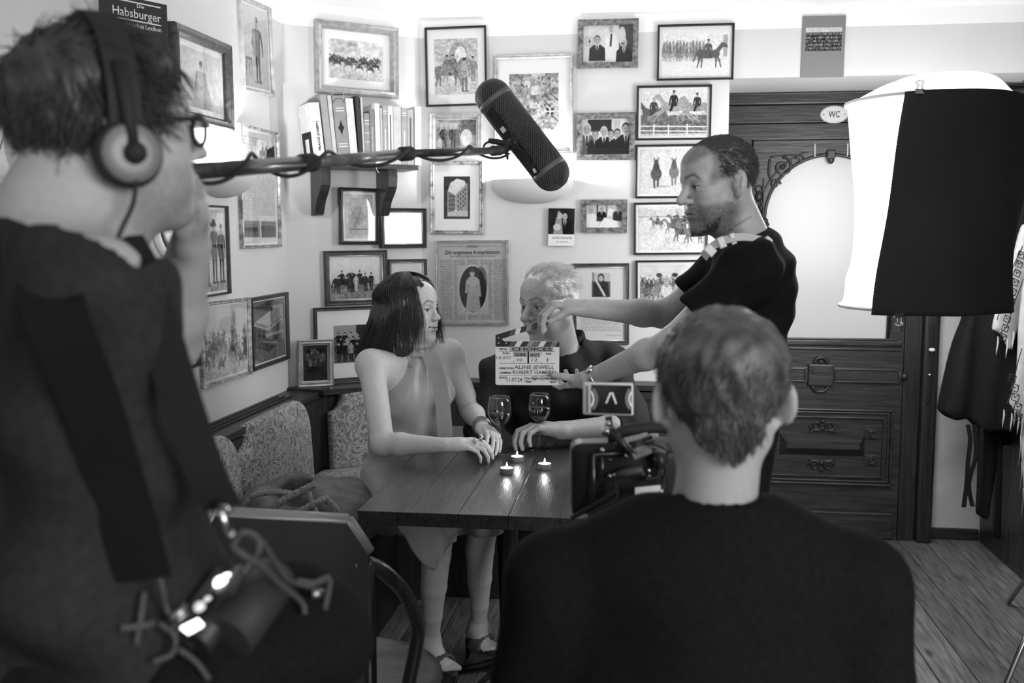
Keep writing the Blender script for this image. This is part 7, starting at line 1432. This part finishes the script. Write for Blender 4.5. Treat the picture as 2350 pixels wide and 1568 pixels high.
# ---------------------------------------------------------------- the operator seen from behind
def person_back():
    face = (CF + CR * .03).normalized(); F = headframe(D(1655, 918, 1.36), face, math.radians(2), 0, 1.0); nb = D(1640, 1150, 1.37); lat = CR
    hip = D(1620, 1900, 1.42); hip.z = max(hip.z, .56); t = thing('person', 'short-haired person in black t-shirt seen from behind in the foreground', 'person', (hip.x, hip.y, 0))
    shL = D(1272, 1335, 1.40); shR = D(1968, 1345, 1.38); ch = D(1620, 1330, 1.39); elL = D(1215, 1640, 1.45); elR = D(2010, 1650, 1.40); wrL = D(1390, 1560, 1.65); wrR = D(1800, 1500, 1.65)
    S = SDF(); head(S, F, nose=1, eo=.008); S.cap(F.p(0, -.022, -.03), nb, .053, .057, .02)
    S.cap(ch, hip, .105, .12, .03, flat=lat, fs=1.5)
    for s, e, w in ((shL, elL, wrL), (shR, elR, wrR)): S.cap(nb + V(0, 0, -.05), s, .045, .05, .03); S.cap(s, e, .05, .042, .02); S.cap(e, w, .041, .027, .02)
    hand(S, wrL, CF + CR * .3 + V(0, 0, .2), CR, V(0, 0, 1), RELAX); hand(S, wrR, CF - CR * .3 + V(0, 0, .2), -CR, V(0, 0, 1), RELAX)
    for q in (-1, 1): h0 = hip + lat * q * .1; kn = h0 + CF * .42 + lat * q * .06; an = V(kn.x, kn.y, .09); S.cap(h0, kn, .085, .06, .03); S.cap(kn, an, .055, .04, .02); S.cap(an + V(0, 0, -.05), an + CF * .15 + V(0, 0, -.06), .03, .026, .02)
    hb = F.p(0, 0, -.03); sdf_obj('body', S, .009, M['skin'], t, [(np.array(hb) - .15, np.array(hb) + .15, .0045)], color=lambda v: facepaint(F, v, .38, .08))
    T = SDF(); g = .011; T.cap(ch, hip, .112 + g, .13 + g, .03, flat=lat, fs=1.5); T.cap(nb + V(0, 0, -.05), ch, .066, .10, .05, flat=lat, fs=1.3)
    for s, e in ((shL, elL), (shR, elR)): T.cap(nb + V(0, 0, -.040), s, .052, .058, .06); T.cap(s, e, .058 + g, .054 + g, .035); T.cutcuff(s.lerp(e, .8), (e - s), .09, .15)
    folds(T, [lambda p: .006 * np.sin(34 * ((p @ np.array(CR)) + .35 * p[..., 2]) + 2 * np.sin(6 * p[..., 2])) * np.clip((1.0 - p[..., 2]) * 4, .05, 1), lambda p: .003 * np.sin(60 * ((p @ np.array(CR)) - .5 * p[..., 2])) * np.clip((.95 - p[..., 2]) * 5, 0, 1)])
    T.cap(F.p(0, -.01, -.06), nb + V(0, 0, .0), .058, .0605, .003, 's'); T.cutplane(nb + V(0, 0, .012), V(0, 0, 1) + face * .25, *cutbox(nb, .13), k=.004)
    sdf_obj('tshirt', T, .0072, M['tee'], t)
    Cn = SDF(); pts = [nb + V(0, 0, .006 - .018 * (math.cos(u) * .5 + .5)) + face * math.cos(u) * .061 + lat * math.sin(u) * .063 for u in np.linspace(0, 2 * math.pi, 25)]; Cn.chain(pts, [.0055] * 25, .005); sdf_obj('collar_rib', Cn, .0045, M['tee'], t)
    Tr = SDF()
    for q in (-1, 1): h0 = hip + lat * q * .1; kn = h0 + CF * .42 + lat * q * .06; Tr.cap(h0, kn, .1, .075, .04); Tr.cap(kn, V(kn.x, kn.y, .07), .072, .06, .03)
    sdf_obj('trousers', Tr, .014, M['coat2'], t)
    M['hairB'] = mat('brown_hair', .085, .5, .45, noise=.5, nscale=30)
    def mk(q): x, y, z = q[..., 0], q[..., 1], q[..., 2]; return np.minimum(np.minimum(.055 - y, z + .052 - .028 * np.clip(np.abs(x) / .05 - .3, -.5, 1.2) + .22 * np.clip(-y - .09, -.1, .0) * 0), np.where((np.abs(x) > .060) & (y > -.03), z - .012, .5))
    haircap('hair', F, mk, lambda q: .007 + .008 * sm(q[..., 2], .0, .08), M['hairB'], t, .0045, .0035, extra=lambda S: (S.ell(F.p(0, -.050, -.038), (.046, .034, .032), .012, 'u', F.Q), S.ell(F.p(0, -.058, -.046), (.024, .022, .020), .014, 'u', F.Q)))
    def ex(p): x, y, z = p.T; return (y < .055) & (z > np.where(y > -.03, .015, -.045 + .02 * (np.abs(x) / .05)))
    short_hair('hair_locks', F, 5200, ex, .030, lambda q: np.array([q[0] * 2 + .3 * math.sin(60 * q[2]), .5 if q[2] > .09 else -.2, -.1 if q[2] > .09 else -1.0]), M['hairB'], t, .22, .36, .0011, 5, lenf=lambda p: .5 + .6 * sm(p[:, 2], .0, .08), infl=.004)
    n = 1500; P0 = np.stack([RNG.uniform(-.046, .046, n), np.zeros(n), RNG.uniform(-.060, -.01, n)], 1); P0 = P0[P0[:, 2] > -.068 + .8 * np.abs(P0[:, 0])]; P0[:, 1] = -.083 - .008 * sm(P0[:, 2], -.06, -.01) + 9 * P0[:, 0] ** 2; dd = np.stack([P0[:, 0] * -4, np.full(len(P0), -.22), np.full(len(P0), -1.)], 1) + RNG.normal(size=P0.shape) * .22; PP = P0[:, None] + dd[:, None] * np.linspace(0, .016, 4)[None, :, None]; strand_mesh('nape_hair', np.array(F.o) + PP @ F.Q.T, .0010, M['hairB'], t)
    st = thing('stool', 'low dark stool under the seated operator', 'stool', (hip.x, hip.y, 0)); MB().lathe([(0, 0), (.19, 0), (.2, .01), (.2, .03), (.19, .04), (0, .04)], (hip.x, hip.y, hip.z - .16), 32).build('seat', M['dkwood'], st)
    for u in range(4): c, s = math.cos(u * math.pi / 2 + .7), math.sin(u * math.pi / 2 + .7); MB().tube([V(hip.x + .13 * c, hip.y + .13 * s, hip.z - .16), V(hip.x + .18 * c, hip.y + .18 * s, 0)], .016, 8).build('leg', M['dkwoodz'], st)
person_back()
# ---------------------------------------------------------------- the sound recordist on the left
def person_sound():
    a = math.radians(39); face = (CR * math.cos(a) + CF * math.sin(a)); F = headframe(D(250, 304, 1.145), face, math.radians(-4), 0, .95); lat = face.cross(V(0, 0, 1))   # towards the person's right, i.e. the camera side
    nb = D(150, 555, 1.13); hip = D(190, 1500, 1.16); t = thing('person', 'person with headphones and glasses in dark shirt, hand to the mouth', 'person', (hip.x, hip.y, 0))
    shR = nb + lat * .17 + V(0, 0, -.045) - face * .02; shL = nb - lat * .17 + V(0, 0, -.055) + face * .05; ch = D(120, 800, 1.15); elL = D(388, 785, 1.42); wrL = D(436, 565, 1.31); elR = D(180, 1330, 1.0); wrR = D(380, 1640, 1.08)
    S = SDF(); head(S, F, nose=1.05); S.cap(F.p(0, -.03, -.04), nb, .060, .066, .03); S.cap(F.p(0, .02, -.085), nb + face * .03, .036, .045, .03); S.cap(nb + V(0, 0, .03), nb + V(0, 0, -.05), .066, .075, .04); S.cap(ch, hip, .105, .115, .03, flat=lat, fs=1.45)
    for s, e, w in ((shL, elL, wrL), (shR, elR, wrR)): S.cap(nb + V(0, 0, -.025), s, .045, .05, .05); S.cap(s, e, .048, .042, .02); S.cap(e, e.lerp(w, .3), .042, .041, .02); S.cap(e.lerp(w, .3), w, .041, .027, .02)
    hand(S, wrL, (D(448, 470, 1.27) - wrL), -CR * .9 - CF * .1, -CF, [(.5, .8, .5), (.5, .85, .5), (.55, .9, .5), (.6, .9, .5)], k=.95, tdir=V(0, 0, 1) - CR * .4 - CF * .2); hand(S, wrR, CR + V(0, 0, -.5), CF, V(0, 0, 1), RELAX)
    for q in (-1, 1): h0 = hip + lat * q * .09; kn = V(h0.x, h0.y, .5) + face * .02; an = V(h0.x, h0.y, .08); S.cap(h0, kn, .085, .058, .03); S.cap(kn, an, .054, .038, .02); S.cap(V(an.x, an.y, .035), V(an.x, an.y, .03) + face * .15, .032, .028, .02)
    hb = F.p(0, 0, -.02); hc = D(440, 500, 1.28); sdf_obj('body', S, .0064, M['skin'], t, color=lambda v: facepaint(F, v, .40, .08, beard=.4, beard_g=.1))
    M['polo'] = mat('dark_polo', .026, .92, .12, noise=.2, nscale=90)
    T = SDF(); g = .012; T.cap(ch, hip, .118 + g, .13 + g, .03, flat=lat, fs=1.45); T.cap(nb + V(0, 0, -.04), ch, .078, .11, .05, flat=lat, fs=1.3); T.cap(ch + face * .02, hip + face * .06, .10, .12, .05, flat=lat, fs=1.3)
    for s, e, w, c in ((shL, elL, wrL, .5), (shR, elR, wrR, 0)):
        T.cap(nb + V(0, 0, -.03), s, .055, .062, .06); T.cap(s, e, .062 + g, .056 + g, .04)
        if c: T.cutcuff(s.lerp(e, .38), (e - s), .09, .25)
        else: T.cap(e, e.lerp(w, .8), .05 + g, .036 + g, .03)
    folds(T, [lambda p: .009 * np.sin(26 * (p[..., 2] + .7 * (p @ np.array(CR))) + 2.5 * np.sin(5 * p[..., 2])), lambda p: .005 * np.sin(47 * (p[..., 2] - .5 * (p @ np.array(CR))) + 2 * np.sin(9 * p[..., 2]))])
    T.cap(F.p(0, -.01, -.06), nb + V(0, 0, -.004) + lat * .008, .068, .077, .004, 's'); T.cutplane(nb + V(0, 0, .004), V(0, 0, 1) + face * .40 + lat * .12, *cutbox(nb, .14), k=.004)
    sdf_obj('shirt', T, .008, M['polo'], t)
    Tr = SDF(); Tr.cap(hip + V(0, 0, .05), hip, .13, .135, .03, flat=lat, fs=1.35)
    for q in (-1, 1): h0 = hip + lat * q * .09; kn = V(h0.x, h0.y, .5) + face * .02; Tr.cap(h0, kn, .1, .075, .03); Tr.cap(kn, V(h0.x, h0.y, .07), .072, .062, .03)
    sdf_obj('trousers', Tr, .014, M['coat2'], t)
    M['hairS'] = mat('dark_brown_hair', .036, .5, .5, noise=.5, nscale=25)
    def mk(q): x, y, z = q[..., 0], q[..., 1], q[..., 2]; return np.minimum(np.minimum(.066 + .8 * (z - .06) - y, z + .058 - .9 * np.clip(y + .045, -.05, .09)), .5)
    haircap('hair', F, mk, lambda q: .007 + .003 * sm(q[..., 2], .0, .08) + .008 * sm(-q[..., 1], .0, .09), M['hairS'], t, .005, .005)
    def ex(p): x, y, z = p.T; return (y < .066 + .8 * (z - .06)) & (z > -.048 + .85 * np.clip(y + .045, -.05, .09))
    short_hair('hair_locks', F, 4200, ex, .042, lambda q: np.array([q[0] * 3, .1 + .5 * math.sin(40 * q[1] + 30 * q[2]), -.6 + (q[2] > .08) * .7]), M['hairS'], t, .22, .38, .0013, 5, infl=.007)
    # headphones
    hp = thing('headphones', 'black over-ear headphones with silver cup worn by the sound recordist', 'headphones', F.p(0, 0, .1)); arc_ = [F.p(.101 * math.sin(u), -.012 + .006 * math.cos(u), .016 + .122 * math.cos(u)) for u in np.linspace(-1.75, 1.75, 25)]
    ribbon('headband', arc_, .034, .006, F.y, M['rubber'], hp, 3)
    for s in (-1, 1):
        c = F.p(s * .094, -.012, -.032); ax = F.x * s; MB().lathe([(.0, -.012), (.031, -.012), (.036, -.006), (.037, .004), (.035, .011), (.031, .014)], c, 32, ax).build('cushion', M['rubber'], hp); MB().lathe([(.032, .010), (.0315, .016), (.029, .0205), (.018, .0225), (.008, .022), (0, .0215)], c, 32, ax).build('cup', mat('satin_silver', .22, .5, .4, metal=.3), hp)
        mb = MB(); mb.tube([F.p(s * .100, -.012, .07), F.p(s * .110, -.012, .02), F.p(s * .1165, -.012, -.024)], [.008, .0075, .0065], 10); mb.ball(c + ax * .026, (.012, .012, .012)); mb.build('yoke', M['rubber'], hp)
    MB().tube(catmull([F.p(.114, -.012, -.062), F.p(.116, -.02, -.09), D(268, 560, 1.0), D(262, 700, .98), D(300, 900, .97)]), .0026, 8).build('cord', M['rubber'], hp)
    gl = thing('glasses', 'dark-rimmed glasses on the sound recordist face', 'glasses', F.p(0, .1, 0)); mb = MB()
    for s in (-1, 1): MB().tube([F.p(s * .034 + .024 * math.cos(u), .101 - .12 * abs(s * .034 + .024 * math.cos(u)) * .5, -.001 + .019 * math.sin(u)) for u in np.linspace(0, 2 * math.pi, 25)], .0028, 8, False).build('rim', M['black'], gl); MB().tube([F.p(s * .058, .097, .008), F.p(s * .074, .085, .010), F.p(s * .081, .0, .008)], .0028, 8).build('temple', M['black'], gl); MB().lathe([(0, 0), (.022, 0)], F.p(s * .034, .099, -.001), 20, F.y).build('lens', M['glass'], gl)
    MB().tube([F.p(-.010, .100, .004), F.p(0, .104, .008), F.p(.010, .100, .004)], .0018, 8).build('bridge', M['black'], gl)
    # harness straps and recorder bag
    sr = thing('shoulder_strap', 'wide dark webbing strap across the sound recordist back', 'strap', D(300, 600, 1.0)); ribbon('webbing', [D(285, 545, 1.10), D(310, 600, .99), D(355, 720, .97), D(410, 900, .97), D(470, 1080, .98), D(512, 1165, 1.0)], .04, .003, [CR, CR, CR, CR, CR, CR], mat('dark_webbing', .020, .9, .12), sr); ribbon('webbing', [nb + lat * .125 + face * .03 + V(0, 0, -.03), nb + lat * .135 - face * .045 + V(0, 0, -.004), D(120, 690, .90), D(200, 900, .90), D(270, 1120, .93), D(330, 1330, .96)], .055, .003, [CR] * 6, mat('black_webbing', .010, .9, .1), sr)
    mb = MB(); mb.tube([D(492, 1160, .99), D(520, 1162, .99), D(528, 1178, .99)], .004, 8); mb.build('buckle', M['steel'], sr); MB().tube(catmull([D(508, 1175, .99), D(516, 1200, .99), D(524, 1220, 1.0), D(534, 1232, 1.0)]), .0042, 8).build('hook', M['chrome'], sr)
    bg = thing('recorder_bag', 'black audio bag with lit recorder, cables and pouches', 'bag', D(500, 1500, 1.08))
    def qb(px, py, d): return D(px, py, d)
    S = SDF(); ax_ = [D(400, 1470, 1.04), D(640, 1300, 1.2)]; S.cap(ax_[0] + V(0, 0, -.05), ax_[1] + V(0, 0, -.06), .06, .065, .03); S.cap(D(480, 1560, 1.05), D(720, 1460, 1.2), .06, .07, .03); S.ell(D(700, 1480, 1.18), (.06, .06, .06), .03); folds(S, [lambda p: .004 * np.sin(60 * p[..., 0] + 40 * p[..., 2])]); sdf_obj('pouch', S, .007, M['tee'], bg)
    MB().tube([D(520, 1470, 1.02), D(630, 1325, 1.1)], .028, 18).build('flap_roll', mat('grey_nylon', .028, .6, .3), bg); MB().tube([D(440, 1490, 1.0), D(560, 1330, 1.1)], .02, 12).build('recorder', M['black'], bg)
    fr_ = [D(388, 1440, 1.0), D(440, 1490, .99), D(560, 1335, 1.09), D(500, 1300, 1.1)]; nn = (fr_[1] - fr_[0]).cross(fr_[3] - fr_[0]).normalized(); nn = nn if nn.dot(CF) < 0 else -nn; mb = MB().add([p for p in fr_] + [p - nn * .03 for p in fr_], [(0, 1, 2, 3), (7, 6, 5, 4), (0, 4, 5, 1), (1, 5, 6, 2), (2, 6, 7, 3), (3, 7, 4, 0)]); mb.build('recorder_face', M['blackm'], bg)
    em = mat('lit_display', .8, .4, emit=1.6); em2 = mat('lit_button', .5, .4, emit=.3)
    P = [D(412, 1445, .995), D(432, 1460, .992), D(466, 1440, 1.0), D(452, 1425, 1.005)]; MB().add([p + nn * .004 for p in P] + [p + nn * .001 for p in P], [(0, 1, 2, 3), (0, 4, 5, 1), (1, 5, 6, 2), (2, 6, 7, 3), (3, 7, 4, 0)]).build('display', em, bg)
    for x, y, r, m_ in ((472, 1415, .0065, em), (490, 1397, .006, em2), (508, 1377, .006, em2), (455, 1400, .006, em2), (504, 1345, .008, em), (520, 1340, .009, em), (532, 1335, .005, em), (475, 1385, .005, em2)): MB().ball(D(x, y, .995 + (x - 412) * .0008) + nn * .004, (r, r, r)).build('knob', m_, bg)
    MB().tube([D(390, 1425, .99), D(430, 1390, 1.0)], .007, 10).build('transmitter', M['steel'], bg)
    cm_ = mat('grey_cable', .06, .6, .3)
    for P, r in (([(540, 1235, 1.0), (560, 1222, 1.0), (590, 1235, 1.01), (594, 1262, 1.01), (578, 1285, 1.01), (555, 1318, 1.0)], .0036), ([(545, 1235, 1.0), (535, 1255, 1.0), (560, 1275, 1.0), (600, 1300, 1.02), (640, 1340, 1.06), (690, 1380, 1.1), (700, 1410, 1.1)], .0036), ([(600, 1240, 1.03), (625, 1280, 1.05), (660, 1330, 1.08), (720, 1350, 1.12)], .003), ([(330, 1360, .98), (322, 1420, .97), (312, 1480, .97)], .0035), ([(275, 1442, .96), (330, 1436, .97), (352, 1430, .98)], .004), ([(360, 1300, .98), (372, 1350, .98), (380, 1390, .99), (400, 1440, .99)], .003), ([(365, 1430, .98), (400, 1460, .98), (395, 1500, .98), (350, 1520, .97)], .003), ([(410, 1490, .98), (450, 1520, .99), (480, 1560, .99)], .003), ([(680, 1335, 1.1), (720, 1340, 1.12), (755, 1330, 1.14), (745, 1400, 1.14)], .004)): MB().tube(catmull([D(*p) for p in P]), r, 8).build('cable', cm_, bg)
    MB().tube([D(712, 1364, 1.11), D(740, 1362, 1.12)], .006, 8).build('plug', M['steel'], bg)
person_sound()
for o in bpy.data.objects:
    for k in ('w', 'h', 'px'):
        if k in o: del o[k]
